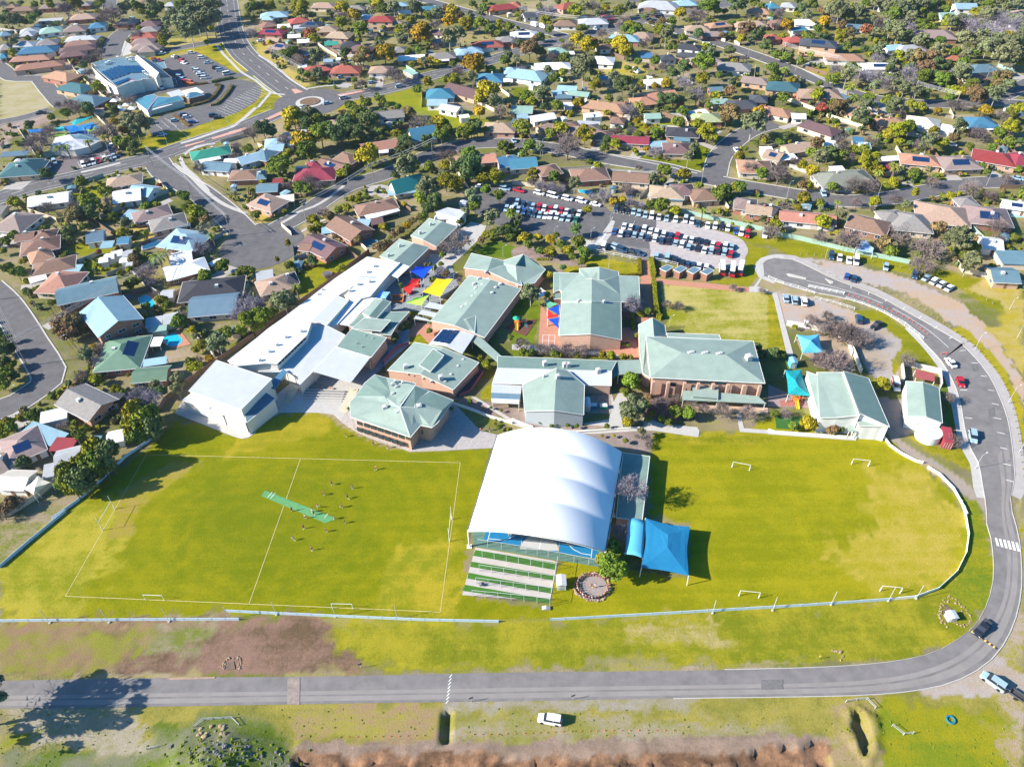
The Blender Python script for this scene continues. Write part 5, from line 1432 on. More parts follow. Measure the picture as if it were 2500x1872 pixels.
sail('C3', ['150,365,3.0 285,362,3.0 235,450,4.6', '285,362,3.0 370,590,3.0 260,500,4.6 235,450,4.6', '370,590,3.0 175,575,3.0 260,500,4.6', '175,575,3.0 150,365,3.0 235,450,4.6 260,500,4.6'], mat('shade_teal', (.01, .27, .30), .6), '', 'teal hipped shade over the yellow slide playground')
sail('C0', ['200,1390,3.0 330,1278,3.2 300,1380,4.2', '330,1278,3.2 435,1335,3.0 300,1380,4.2', '435,1335,3.0 290,1440,3.0 300,1380,4.2', '290,1440,3.0 200,1390,3.0 300,1380,4.2'], mat('sail_cream', (.66, .60, .48), .6), '', 'cream star shaped shade sail in a yard at the left edge')
sail('B3', ['760,720,2.6 805,660,3.6 850,665,3.6 915,730,2.6 905,770,2.4 770,750,2.4'], mat('sail_bluewhite', (.35, .50, .66), .6), '', 'pale blue fabric tent roof behind the green boundary fence')
# ------------------------------------------------------------------ supermarket, bistro, child care
r, c = school('S', ['b 230,365,6.0 900,200,6.0 1100,225,6.0 1200,300,6.0 1385,600,6.0 705,765,6.0'], '', SCR, label='supermarket with blue roof full of solar panels and cream walls beside the car park')
for i in range(5):
 x = 400 + i * 78; y = 470 - i * 28; v = [P('S', *q, 6.35) - c for q in ((x, y), (x + 62, y - 20), (x + 262, y + 150), (x + 200, y + 172))]; mb = MB(); mb.slab(v, .06); mb.build('solar_panel', SOL, r)
for i in range(5):
 x = 790 + i * 82; y = 350 - i * 2; v = [P('S', *q, 6.35) - c for q in ((x, y), (x + 66, y - 4), (x + 236, y + 135), (x + 165, y + 145))]; mb = MB(); mb.slab(v, .06); mb.build('solar_panel', SOL, r)
v = [P('S', *q, 6.35) - c for q in ((640, 710), (960, 590), (1010, 620), (720, 750))]; mb = MB(); mb.slab(v, .06); mb.build('solar_panel', SOL, r)
mb = MB()
for s in ('190,300 210,380 460,620 720,800', '720,800 850,745 960,700 1090,660 1240,640 1250,620 1490,600'):
 L = [P('S', *map(float, q.split(',')), 6.6) - c for q in s.split()]
 for a, b in zip(L, L[1:]):
  d = b - a; m_ = (a + b) / 2; mb.box((m_.x, m_.y, 3.3), (d.length, .3, 6.6), math.atan2(d.y, d.x))
mb.build('parapet_wall', SCR, r)
a = P('S', 1040, 645, 6.5) - c; lg = MB(); bl = MB()
for k, (mbx_, rr, t) in enumerate(((lg, 1.3, .16), (bl, .95, .22))):
 n = 24; vs = [(a.x + rr * 1.25 * math.cos(2 * math.pi * i / n), a.y - .45 - t, a.z - .5 + rr * .8 * math.sin(2 * math.pi * i / n)) for i in range(n)]
 mbx_.add(vs, [tuple(range(n))])
lo = lg.build('logo_sign', mat('sign_red', (.62, .03, .06), .5, .03), r); bl.build('logo_face', mat('sign_pale', (.55, .60, .75), .5, .03), lo)
for x in (960, 1100, 1240): q = P('S', x + 10, 800, 1.6) - c; mb = MB(); mb.box((q.x, q.y, 1.5), (3.5, .2, 3.0), .25); mb.build('loading_door', ACM, r)
for x, y in ((520, 320), (575, 290), (750, 200), (960, 220), (1010, 260), (1030, 200), (1290, 500), (1340, 550), (1380, 580), (1410, 370)): roofbox(r, c, 'S', x, y, 6.2, (1.6, 1.3, 1.3), TRIM, 'roof_plant')
school('S', ['b 210,290,4.6 560,200,4.6 900,170,4.6 1100,160,4.6 1110,205,4.6 880,215,4.6 330,375,4.6'], 'blue flat annex roof along the back of the supermarket', SCR)
school('S', ['l 1088,185,6.2 1142,125,8.6 1595,490,8.6 1532,605,6.4 1400,520,6.0', 'b 1142,125,8.6 1430,250,6.0 1860,590,5.6 1595,490,8.6', 'b 1595,490,8.6 1860,590,5.6 1532,605,5.6'], 'long blue grey gabled entrance hall of the supermarket', SCR)  # sunward plane paler, lee planes darker: sunlight painted into the roof colours
school('S', ['b 1420,310,5.0 1700,262,5.0 1755,395,5.0 1630,412,5.0'], 'small blue roofed entrance porch with orange brick walls', mat('orange_brick', (.5, .17, .07), .9))
school('S', ['b 1520,640,4.0 1860,590,4.0 1945,612,3.8 1690,675,3.8'], 'blue awning over the supermarket shopfront', SCR, open_=True)
school('S', ['q 1060,1050,3.8 1240,1010,4.2 1340,965,4.6 1512,942,5.6 1350,1268,3.8', 'l 1512,942,5.6 1575,990,4.8 1350,1268,3.8', 'q 1575,990,4.8 1850,1000,4.8 2000,962,4.8 2112,1052,3.6 1400,1225,3.6'], 'turquoise hip roofed bistro beside the lower car park', SCR)
school('S', ['w 1360,1270,3.2 1860,1130,3.2 1880,1150,3.0 1375,1292,3.0'], 'white verandah edge of the turquoise bistro', SCR, open_=True)
school('S', ['l 1755,905,3.6 2020,838,3.6 2145,960,3.6 1870,1000,3.6'], 'pale grey flat roof between bistro and white garage roof', SCR, open_=True)
school('A0', ['w 1565,790,3.6 1695,755,3.6 1765,800,3.6 1605,832,3.6'], 'white flat roof behind the three door brick garage', SCR, open_=True)
r, c = school('A0', ['q 1600,832,3.2 1640,800,4.6 1700,795,4.6 1765,820,3.2 1630,852,3.2'], 'small turquoise roofed brick garage beside the clipped hedge', WM[4])
mb = MB(); UM = mat('umbrella_canvas', (.78, .77, .74), .7, .04)
for k, (x, y) in enumerate(((710, 1130), (790, 1270), (960, 1220), (1130, 1180), (1075, 1292), (850, 1325))):
 c = P('S', x, y + 30, 0); root = empty('umbrella', c); mb = MB(); h = 2.4
 mb.add([(-2, -2, h), (2, -2, h), (2, 2, h), (-2, 2, h), (0, 0, h + .9)], [(0, 1, 4), (1, 2, 4), (2, 3, 4), (3, 0, 4)]); mb.build('canopy', UM, root)
 mb = MB(); mb.tube((0, 0, 0), (0, 0, h + .8), .05); mb.build('pole', POSTM, root)
 reg(root, 'square white market umbrella', 'umbrella', 'umbrellas in the bistro courtyard', c)
school('A0', ['l 430,1290,3.2 480,1190,3.8 600,1165,5.2 640,1200,5.2', 'b 600,1165,5.2 700,1160,5.2 800,1160,3.8 870,1215,3.2 640,1200,5.2', 'l 430,1290,3.2 640,1200,5.2 870,1215,3.2 760,1270,3.2 640,1298,3.2'], 'pale blue grey hip roofed child care centre with palms in front', SCR)
TEAL = mat('sail_teal', (.02, .38, .38), .6); BL3 = mat('sail_deep_blue', (.01, .14, .42), .6); LIM = mat('sail_leaf', (.22, .38, .04), .7)
for s, m, l in (('610,1060,3 660,1030,3.6 800,1005,3 640,1085,3', TEAL, 'teal shade sail at the back of the child care yard'), ('455,1110,3 540,1090,3.6 570,1130,3 470,1140,3', TEAL, 'small teal shade sail at the left of the child care yard'),
  ('545,1092,3 640,1080,3.6 720,1120,3 600,1140,3', BL3, 'deep blue shade sail in the middle of the child care yard'), ('235,1120,3 380,1105,3.4 390,1135,3 260,1150,3', BL3, 'deep blue shade sail behind bare trees left of child care'),
  ('720,1100,3 790,1085,3.4 850,1060,3 770,1120,3', BL3, 'small deep blue sail beside the round sand pit'), ('745,1115,2.6 820,1095,2.8 820,1125,2.6 760,1140,2.6', LIM, 'leaf green shade cloth at the right of the child care yard'), ('450,1180,2.6 500,1150,2.8 585,1145,2.6 560,1170,2.6', LIM, 'leaf green shade cloth at the left of the child care yard')):
 sail('A0', [s], m, '', l)
struct(sheet('A0', '590,1110 800,1060 860,1110 700,1180 600,1180', .06, mat('blue_softfall', (.02, .20, .45), .9), 'playground_surface'))
# four small shelters by the car park
for i in range(4):
 x, y = 1275 + i * 118, 905 + i * 9.5
 r, c = school('B2', ['b %d,%d,3.2 %d,%d,3.2 %d,%d,3.0 %d,%d,3.0' % (x, y, x + 65, y - 36, x + 120, y - 14, x + 58, y + 26)], 'dark teal roofed brick shelter', WM[4], name='shelter', cat='shelter', label=('leftmost', 'second from left', 'third from left', 'rightmost')[i] + ' of four teal roofed brick shelters beside the gravel car park')
 r['group'] = 'shelters beside the gravel car park'
# ------------------------------------------------------------------ play equipment
PC = {k: mat('play_' + k, v, .5, .03) for k, v in dict(yellow=(.75, .45, .02), red=(.6, .04, .03), green=(.02, .33, .2), teal=(.02, .3, .35), orange=(.7, .22, .03), timber=(.42, .26, .14)).items()}
def playset(T, x, y, label, top='green', flip=1, roofm=True):
 c = P(T, x, y, 0); root = empty('play_structure', c)
 for k, (dx, dy) in enumerate(((0, 0), (2.6 * flip, .6))):
  mb = MB()
  for sx in (-.7, .7):
   for sy in (-.7, .7): mb.box((dx + sx, dy + sy, 1.4), (.12, .12, 2.8))
  mb.box((dx, dy, 1.3), (1.5, 1.5, .1)); mb.build('tower', PC['timber'] if k else PC['orange'], root)
  if roofm and k == 0:
   mb = MB(); mb.cyl((dx, dy, 2.7), 1.25, .7, 12, r2=.1); mb.build('tower_roof', PC[top], root)
 mb = MB(); mb.slab([(-.4, -.8, 1.35), (.4, -.8, 1.35), (.4, -3.2, .15), (-.4, -3.2, .15)], .08)
 for sx in (-.42, .42): mb.slab([(sx - .04, -.8, 1.6), (sx + .04, -.8, 1.6), (sx + .04, -3.2, .4), (sx - .04, -3.2, .4)], .3)
 mb.build('slide', PC['yellow'], root)
 mb = MB(); mb.box((1.3 * flip, .3, 1.35), (1.4, .8, .1), .2); mb.build('bridge', PC['red'], root)
 mb = MB()
 for i in range(5): mb.tube((2.6 * flip + .2 * i, -1.0 - .3 * i, .1), (2.6 * flip + .2 * i, -.6 - .3 * i, 1.4), .04)
 mb.build('climbing_frame', PC['teal'], root)
 reg(root, '', 'playground', pos=c, label=label)
sheet('B2', '0,1440 -60,1420 20,1360 215,1345 190,1390 120,1490', .045, mat('bark_softfall', (.13, .055, .04), .95), 'bark_softfall')
playset('B2', 40, 1390, 'colourful climbing tower on dark bark between vented block and library')
playset('C3', 230, 640, 'yellow and teal slide tower under the teal shade', roofm=False)
sheet('C3', '105,630 330,625 335,675 110,680', .06, mat('red_softfall', (.35, .13, .1), .95), 'softfall_mat')
# terraced concrete steps and yellow edged stairs at the oval
mb = MB()
for i in range(6):
 y = 545 + i * 20; a = [P('C1', *q, 0) for q in ((412 - i * 1, y), (775 - i * 8, y + 12), (770 - i * 8, y + 20), (410, y + 9))]
 mb.prism(a, 0, .95 - i * .16, bottom=False)
o = mb.build('terrace_steps', CONC); struct(o)
YE = mat('yellow_nosing', (.72, .58, .22), .8)
for nm, T, x0, y0, x1, y1, x2, n, h in (('stairs', 'C1', 825, 545, 895, 560, -110, 12, 1.5), ('stairs', 'C1', 320, 520, 375, 545, -80, 9, 1.3)):
 root_c = P(T, x0, y0, 0); mb = MB(); my = MB()
 for i in range(n):
  t = i / n; q = [P(T, xx + x2 * t, yy + (175 if x0 > 500 else 120) * t, 0) - root_c for xx, yy in ((x0, y0), (x1, y1), (x1 - 8, y1 + 14), (x0 - 8, y0 + 14))]
  mb.prism(q, 0, h * (1 - t), bottom=False); my.prism([q[0].lerp(q[3], .7), q[1].lerp(q[2], .7), q[2], q[3]], h * (1 - t), h * (1 - t) + .02)
 root = empty('stairs', root_c); mb.build('treads', CONC, root); my.build('nosings', YE, root)
 reg(root, '', 'stairs', pos=root_c, label='yellow edged stairs beside the star roofed block' if x0 > 500 else 'shaded green stairs beside the cream two storey hall')
q = P('C1', 560, 515, 0); mb = MB(); mb.prism([p - q for p in pts('C1', '440,525 530,480 680,530 655,548')], 0, .5); root = empty('planter', q); mb.build('planter_wall', SB, root)
mb = MB(); mb.prism([p - q for p in pts('C1', '460,522 532,488 650,528 640,540')], .45, .56); mb.build('planter_soil', mat('planter_soil', (.3, .27, .22), .95, .4, 4), root); reg(root, '', 'planter', pos=q, label='triangular brick planter at the top of the terrace steps')
# container of yellow picnic timber sandpit, cool items in the shaded play area
for k, (T, x, y, l) in enumerate((('B1', 1225, 1170, 'orange timber sandpit beside the lime shade sail'),)):
 c = P(T, x, y, 0); root = empty('sandpit', c); mb = MB(); mb2 = MB()
 for dx, dy, sx, sy in ((0, -1.9, 4, .3), (0, 1.9, 4, .3), (-1.9, 0, .3, 3.6), (1.9, 0, .3, 3.6)): mb.box((dx, dy, .3), (sx, sy, .6))
 mb.build('timber_edge', PC['orange'], root); mb2.box((0, 0, .2), (3.5, 3.5, .1)); mb2.build('sand', mat('dark_sand', (.2, .12, .08), .95), root); reg(root, '', 'sandpit', pos=c, label=l)
for x, y, l in ((1330, 1115, 'small red play cube under the red sail'), (1390, 1060, 'second red play cube between red and yellow sails')):
 c = P('B1', x, y, 0); root = empty('play_cube', c); mb = MB(); mb.box((0, 0, .6), (1.6, 1.6, 1.2)); mb.build('cube', PC['red'], root); mb = MB(); mb.box((0, 0, 1.24), (1.2, 1.2, .08)); mb.build('cube_top', PC['orange'], root); reg(root, '', 'play cube', pos=c, label=l)
# pools
POOL = mat('pool_water', (.02, .42, .55), .08, .06, .6, spec=.6); PAV = mat('pool_paving', (.45, .20, .13), .9)
def pool(T, s, label, surround=None, lift=.3, m=None):
 po = pts(T, s); c = sum(po, Vector()) / len(po); root = empty('swimming_pool', c); sm = catmull([p - c for p in po] + [po[0] - c], 1)[:-1]
 mb = MB(); mb.prism([(p.x * 1.1, p.y * 1.1) for p in sm], 0, lift * .6, bottom=False); mb.build('coping', CONC if surround is None else surround, root)
 mb = MB(); mb.prism([(p.x, p.y) for p in sm], 0, lift * .6 + .03, bottom=False); mb.build('water', m or POOL, root); reg(root, '', 'swimming pool', pos=c, label=label)
sheet('B0', '1190,1170 1300,1110 1370,1210 1260,1270', .06, PAV, 'pool_paving'); sheet('B0', '1380,1520 1550,1430 1650,1560 1500,1600', .06, PAV, 'pool_paving')
pool('B0', '1195,1170 1270,1140 1340,1215 1250,1250', 'bright blue swimming pool in brick paving behind the steel blue gable')
pool('B0', '1410,1510 1500,1465 1570,1520 1550,1560 1480,1580 1420,1545', 'kidney shaped turquoise pool beside the green hipped house')
pool('B0', '1235,720 1330,680 1415,675 1400,700 1310,735 1240,752', 'dark oval pool behind a fence in the middle of the left suburb', lift=1.0, m=mat('pool_cover', (.02, .09, .16), .3))
pool('A1', '730,435 790,430 830,450 740,460', 'blue pool in a brick walled yard near the top'); pool('A3', '1235,290 1330,295 1300,325 1240,320', 'blue pool beside the flat mauve roofed house', lift=.2)
pool('A3', '670,1115 730,1105 740,1125 690,1150', 'small green pond in a lawn yard on the right', m=mat('pond', (.10, .22, .14), .3)); pool('B3', '2080,425 2212,440 2230,465 2100,460', 'long pale green pool at the right edge', m=mat('pool_pale', (.2, .5, .45), .2))
pool('B2', '575,225 690,235 670,260 590,250', 'blue pool behind the car park fence', lift=.2); pool('B1', '915,690 980,665 1050,680 1030,715 950,725', 'round above ground pool with teal water behind the brown gabled house', lift=1.1, m=mat('pool_teal', (.01, .16, .18), .15))
# ------------------------------------------------------------------ fences, hedges, rails
CBG = mat('fence_pale_green', (.30, .44, .36), .7, .06, 1, wave=('X', 3, .15)); TIM = mat('fence_timber', (.20, .13, .09), .95, .25, 2, wave=('X', 6, .25)); GRYF = mat('fence_grey', (.38, .37, .35), .9, .15, 2, wave=('X', 3, .12))
CRF = mat('fence_cream', (.58, .50, .38), .8, .08, 1, wave=('X', 3, .1)); DKG = mat('fence_green', (.06, .20, .17), .7, .08, 1, wave=('X', 3, .12)); BOARD = mat('boundary_board', (.50, .62, .70), .7, .06, .5, wave=('X', 1.2, .12)); WF = mat('white_rail', (.80, .80, .78), .6, .05, 1)
FK = {'t': (TIM, 'brown timber paling'), 'g': (GRYF, 'weathered grey paling'), 'c': (CRF, 'cream sheet metal'), 'd': (DKG, 'dark green sheet metal'), 'p': (CBG, 'pale green sheet metal')}
FENCES = {
'B2': 'p 1460,425 1700,478 1960,535 2212,592;c 0,178 200,205 420,250;d 1200,350 1260,170;t 850,350 910,310 780,340;g 1100,310 1260,150;t 520,180 440,240',
'B3': 'p 60,622 250,655 440,700 680,760 800,783;p 800,783 1000,822 1215,865;c 1700,945 1815,965;g 1815,968 2212,1050;p 1730,540 1830,640 1940,740;c 1610,840 1680,940;t 2000,215 2212,218;g 180,35 330,85;t 1640,360 1750,500',
'B0': 'p 560,225 900,115;c 870,475 1090,375 1450,255;c 1090,565 1280,500;t 790,490 980,620 1060,760;t 500,510 760,460;c 230,410 500,500;c 690,860 880,780;g 930,975 1100,915;t 1150,1140 1300,1090;c 1380,165 1460,250 1240,330;g 1130,930 1260,1060 1400,1150;t 1540,1280 1700,1480 1900,1650;c 1700,1010 1500,1160;t 1210,720 1420,635;g 1650,750 1930,625;d 2110,1120 2212,960;t 1520,720 1660,760;c 0,395 60,370',
'B1': 't 980,770 780,920 600,1060;t 600,1060 400,1200 160,1360 0,1490;c 225,545 310,620;t 750,735 890,835;d 325,720 345,905 350,1000;t 1220,340 1340,415;t 950,500 1110,580;c 1055,760 1215,690;g 330,840 500,780;c 900,700 960,760 1060,760',
'C0': 't 2200,80 1900,290 1600,500;t 1600,500 1430,640 1370,740;c 60,1640 320,1480 500,1330;g 1640,0 1720,110 1850,250;t 560,940 700,1010;t 180,1380 300,1470',
'A0': 'c 630,590 700,680 960,895;g 120,255 160,310;c 565,500 620,575;c 810,985 950,1130 1040,1310;g 160,1120 250,1260 370,1440;c 1910,1240 2130,1180;p 370,1380 490,1340;g 0,265 160,290;p 340,1360 600,1290',
'A1': 'c 520,380 600,440 700,500;g 710,480 850,500;c 1860,870 2060,970;c 2090,770 2200,850;c 20,1265 190,1350;t 640,430 720,480;p 1300,590 1380,640;g 1630,680 1760,620;t 1180,1140 1330,1100;c 1680,1430 1790,1560 1840,1650;t 600,1060 780,990',
'A2': 'p 70,550 260,640 440,710;p 120,735 210,775;t 850,470 970,520;c 1640,305 1840,365;c 1920,375 1965,395;t 1160,575 1230,610;d 920,1125 990,1040;t 1280,990 1450,1060 1600,1110;c 740,235 900,190;c 1250,80 1360,100;g 1430,680 1560,740;t 1600,900 1700,960;t 0,1150 160,1200;d 1230,1200 1280,1130',
'A3': 'p 470,475 760,375;d 0,870 300,745;c 165,870 400,960;d 240,1050 430,970;c 500,1010 810,1110;c 1170,1000 1300,1170;c 1565,970 1595,1030;t 320,600 510,655;p 1980,580 2120,625;t 1400,1290 1500,1430;t 1980,1210 2120,1420;g 180,1450 330,1490;c 1100,1290 1150,1370;t 1700,1270 1800,1400;t 2090,1290 2212,1450;g 860,950 940,1010;g 0,1290 120,1250'}
for T, s in FENCES.items():
 for ln in s.split(';'):
  k, rest = ln.split(' ', 1); wall_run(T, rest, 1.8, .09, FK[k][0], 'fence', FK[k][1] + ' fence', 'fence', posts=4.5, group='fences of the suburb')
bd = [('D0', '0,712 760,705 1555,702', 'pale blue boundary boards at the lower left, left of the overlap'), ('D0', '1468,648 2212,682 2760,706 3240,716', 'pale blue boundary boards along the bottom of the soccer field'),
 ('D1', '1368,705 2212,658 2997,612 3580,572', 'pale blue boundary boards along the bottom of the second oval'), ('D2', '1340,572 1500,556 1650,502 1770,392 1830,270 1847,150 1822,0 1800,-60', 'white curved boundary boards at the right end of the second oval'),
 ('C3', '1715,1620 1690,1560 1600,1400 1480,1275 1375,1212', 'white curved boundary boards above the right end of the second oval'), ('C3', '1335,1172 1280,1162 1150,1095 1050,1025 998,955', 'short white boundary boards between the hall and the gap'),
 ('D0', '430,0 200,190 0,362', 'pale blue boundary boards at the left edge of the soccer field'), ('C0', '1290,985 1090,1120 900,1300 685,1495 460,1656', 'pale blue boundary boards under the row of tall trees'), ('C0', '1395,875 1290,985', 'short pale boundary board beside the tall trees')]
for T, s, l in bd: wall_run(T, s, .95, .08, BOARD if 'white' not in l else WF, 'boundary_fence', '', 'boundary fence', posts=3, label=l, group='boundary boards of the ovals')
wall_run('B3', '350,1062 655,1125 650,1132 345,1070', 1.0, .06, WF, 'handrail', '', 'railing', posts=2, label='white railing on the traffic island of the bus loop', rail=2)
wall_run('B3', '0,985 130,1040 260,1075 400,1125', 1.0, .06, WF, 'handrail', '', 'railing', posts=2, label='white railing along the kerb of the bus loop', rail=2)
wall_run('B3', '400,1165 560,1205 745,1262', 1.0, .06, WF, 'handrail', '', 'railing', posts=2, label='white railing between footpath and gravel car park', rail=2)
wall_run('B3', '670,1170 810,1215 1000,1290 1180,1390 1340,1515', 1.0, .06, WF, 'handrail', '', 'railing', posts=2, label='long white railing along the inside of the access road', rail=2)
wall_run('B2', '650,752 880,795 1090,838', 1.4, .07, WF, 'rail_fence', '', 'fence', posts=3, label='white rail fence left of the brick path, in front of the lawn', rail=2)
wall_run('B2', '1212,835 1330,860 1430,885', 1.4, .07, WF, 'rail_fence', '', 'fence', posts=3, label='white rail fence right of the brick path, by the shelters', rail=2)
wall_run('C1', '1100,310 1130,400', 1.2, .08, mat('fence_plum', (.28, .10, .13), .8), 'ramp_fence', '', 'fence', posts=2, label='short plum coloured ramp fence, left end')
wall_run('C1', '1100,305 1220,180 1320,145', 1.2, .08, mat('fence_plum', (.28, .10, .13), .8), 'ramp_fence', '', 'fence', posts=2, label='plum coloured ramp fence above the gabled block')
wall_run('C1', '1965,395 1850,560 1762,598', 1.2, .08, mat('fence_plum', (.28, .10, .13), .8), 'ramp_fence', '', 'fence', posts=2, label='plum coloured ramp fence right of the gabled block')
sheet('C1', '1930,330 1965,395 1850,560 1762,595 1710,540', .06, mat('plum_paving', (.22, .09, .09), .9), 'ramp')
# low retaining walls above the barrel roof
wall_run('C1', '1700,660 1880,720 2000,770 2212,830', .9, .3, TRIM, 'retaining_wall', '', 'wall', label='pale retaining wall between star roofed block and garden slope')
wall_run('C2', '0,800 180,868', .8, .3, TRIM, 'retaining_wall', '', 'wall', label='short pale retaining wall behind the barrel roof')
wall_run('C2', '560,912 900,885 1100,875', .8, .3, TRIM, 'retaining_wall', '', 'wall', label='pale retaining wall under the tall gum tree')
wall_run('C3', '0,892 60,910 760,960', .9, .25, TRIM, 'retaining_wall', '', 'wall', label='low pale wall in front of the preschool garden')
# row of timber bollards along the verge
def bollards(T, s, step, desc, group, h=.9, m=None, r=.09):
 L = catmull(pts(T, s), .5); acc = 0; k = 0; me_ = None
 for i in range(1, len(L)):
  acc += (L[i] - L[i - 1]).length
  if acc >= step:
   acc = 0
   if me_ is None:
    mb = MB(); mb.cyl((0, 0, 0), r, h, 6); o = mb.build('bollard', m); me_ = o.data
   else: o = link('bollard', me_)
   o.location = L[i]; reg(o, desc, 'bollard', group, L[i].copy()); k += 1
BM = mat('bollard_timber', (.30, .27, .17), .9)
bollards('B3', '380,860 480,930 620,990 750,1030 950,1085 1250,1210 1500,1370 1700,1530 1850,1656', 2.4, 'short timber bollard', 'bollards along the outside of the access road', m=BM)
bollards('C3', '1560,0 1760,150 1880,270 2000,430 2080,600 2150,900 2190,1200 2205,1300', 2.4, 'short timber bollard', 'bollards along the outside of the access road', m=BM)
bollards('B3', '1640,1060 1760,1120 1850,1160 1950,1220', 2.2, 'short timber bollard', 'bollards on the upper grass verge', m=BM)
bollards('B3', '230,805 300,785 400,790 500,800', 2.2, 'short timber bollard', 'bollards near the bus loop', m=BM)
bollards('B3', '830,830 1000,870 1200,910 1400,955', 3, 'short timber bollard', 'bollards below the green boundary fence', m=BM)
CONE = mat('cone_orange', (.75, .10, .04), .6)
L = catmull(pts('B3', '655,1125 800,1165 950,1225 1100,1290 1250,1370 1395,1495'), .5); acc = 0; me_ = None
for i in range(1, len(L)):
 acc += (L[i] - L[i - 1]).length
 if acc > 1.6:
  acc = 0
  if me_ is None: mb = MB(); mb.cyl((0, 0, .04), .17, .75, 8, r2=.03); mb.box((0, 0, .03), (.42, .42, .06)); me_ = mb.mesh('traffic_cone'); me_.materials.append(CONE)
  o = link('traffic_cone', me_); o.location = L[i]; reg(o, 'orange traffic cone', 'traffic cone', 'cones along the access road', L[i].copy())
for x, y in ((1495, 232), (1515, 228), (1538, 226)):
 o = link('traffic_cone', me_); o.location = P('C3', x, y, 0); reg(o, 'orange traffic cone', 'traffic cone', 'three cones ahead of the white sedan', o.location.copy())
# ------------------------------------------------------------------ vegetation
LEAFC = {'g': (.135, .175, .022), 'y': (.23, .22, .014), 'a': (.33, .24, .014), 'o': (.165, .18, .085), 'd': (.10, .14, .045), 'b': (.20, .16, .15), 'v': (.24, .215, .25), 'r': (.28, .09, .045), 'k': (.20, .14, .06), 'c': (.19, .17, .01), 'p': (.17, .19, .03), 'G': (.16, .215, .022)}
def leafmat(k):
 c = LEAFC[k]; nm = 'leaves_' + k
 if nm in MATS: return MATS[nm]
 m = mat(nm, c, .85, .45, .55, objvar=.22, spec=.12, coords='Object')
 return m
BARK = mat('bark', (.16, .12, .09), .9, .3, 3); BARKP = mat('bark_pale', (.42, .38, .33), .85, .2, 2)
def crown_mesh(name, seed, n, vert=.85, leaf=.10, blobs=9, spread=.62, br=.42, core=True, droop=0):
 rs = np.random.RandomState(seed); V = []; F = []
 cs = []
 for i in range(blobs):
  th = 2 * math.pi * (i + rs.rand() * .7) / blobs; ph = rs.uniform(-.5, 1.0); rr = spread * rs.uniform(.6, 1.1)
  cs.append((rr * math.cos(th) * math.cos(ph), rr * math.sin(th) * math.cos(ph), (spread * math.sin(ph)) * vert, br * rs.uniform(.7, 1.15)))
 cs.append((0, 0, .35 * vert, br * 1.1)); cs.append((rs.uniform(-.2, .2), rs.uniform(-.2, .2), .0, br * 1.2))
 if core:
  for (x, y, z, r) in cs:
   o = len(V); k = 6
   for j in range(1, 4):
    for i in range(k):
     a = 2 * math.pi * i / k + j; p = math.pi * j / 4; q = r * .80 * rs.uniform(.8, 1.1); V.append((x + q * math.sin(p) * math.cos(a), y + q * math.sin(p) * math.sin(a), z + q * math.cos(p) * .85))
   V.append((x, y, z + r * .7)); V.append((x, y, z - r * .7))
   for j in range(2):
    for i in range(k): F.append((o + j * k + i, o + (j + 1) * k + i, o + (j + 1) * k + (i + 1) % k, o + j * k + (i + 1) % k))
   for i in range(k): F.append((o + 3 * k, o + i, o + (i + 1) % k)); F.append((o + 3 * k + 1, o + 2 * k + (i + 1) % k, o + 2 * k + i))
 for i in range(n):
  x, y, z, r = cs[rs.randint(len(cs))]
  d = rs.normal(size=3); d /= np.linalg.norm(d)
  if d[2] < -.3: d[2] *= -.6
  q = r * rs.uniform(.82, 1.18); c = np.array([x, y, z]) + d * q * np.array([1, 1, .9])
  c[2] -= droop * rs.rand()
  nrm = d + rs.normal(size=3) * .55; nrm /= np.linalg.norm(nrm)
  t = np.cross(nrm, rs.normal(size=3)); t /= np.linalg.norm(t); u = np.cross(nrm, t); s = leaf * rs.uniform(.6, 1.3)
  o = len(V)
  for a, b in ((-1, -.6), (1, -.7), (.8, .9), (-.7, .8)): V.append(tuple(c + t * a * s + u * b * s))
  F.append((o, o + 1, o + 2, o + 3))
 me = bpy.data.meshes.new(name); me.from_pydata(V, [], F); return me
def trunk_mesh(name, h, r, limbs, seed, reach=.6):
 rs = random.Random(seed); mb = MB(); mb.tube((0, 0, -.1), (0, 0, h), r, r * .6, 6)
 for i in range(limbs):
  a = 2 * math.pi * i / limbs + rs.random(); e = (reach * math.cos(a), reach * math.sin(a), h + reach * rs.uniform(.5, 1.0)); mb.tube((0, 0, h * .85), e, r * .5, r * .15, 4)
 return mb.mesh(name)
def bare_mesh(name, seed, depth=5, spread=.55, n0=6):
 rs = random.Random(seed); mb = MB()
 def grow(p, d, L, r, k):
  e = p + d * L; mb.tube(p, e, r, r * .65, 4 if k > 3 else 3)
  if k == 0: return
  for i in range(4 if k <= 3 else 3):
   nd = (d + Vector((rs.gauss(0, 1), rs.gauss(0, 1), rs.gauss(.15, .7))) * spread).normalized(); grow(p + d * L * rs.uniform(.6, 1), nd, L * rs.uniform(.6, .82), max(.0095, r * .55), k - 1)
 mb.tube((0, 0, -.05), (0, 0, .32), .05, .04, 6)
 for i in range(n0):
  a = 2 * math.pi * i / n0 + rs.random(); grow(Vector((0, 0, .3)), Vector((math.cos(a) * .75, math.sin(a) * .75, .75)).normalized(), .38, .034, depth - 1)
 for i in range(800):
  d = Vector((rs.gauss(0, 1), rs.gauss(0, 1), abs(rs.gauss(.2, .9)) - .25)).normalized(); p = Vector((0, 0, .55)) + d * (rs.random() ** .4 * .88); q = p + (d + Vector((rs.gauss(0, .5), rs.gauss(0, .5), rs.gauss(.2, .4)))).normalized() * .16; s_ = d.orthogonal().normalized() * .011
  mb.add([p - s_, p + s_, q], [(0, 1, 2)])
 return mb.mesh(name)
TV = {}
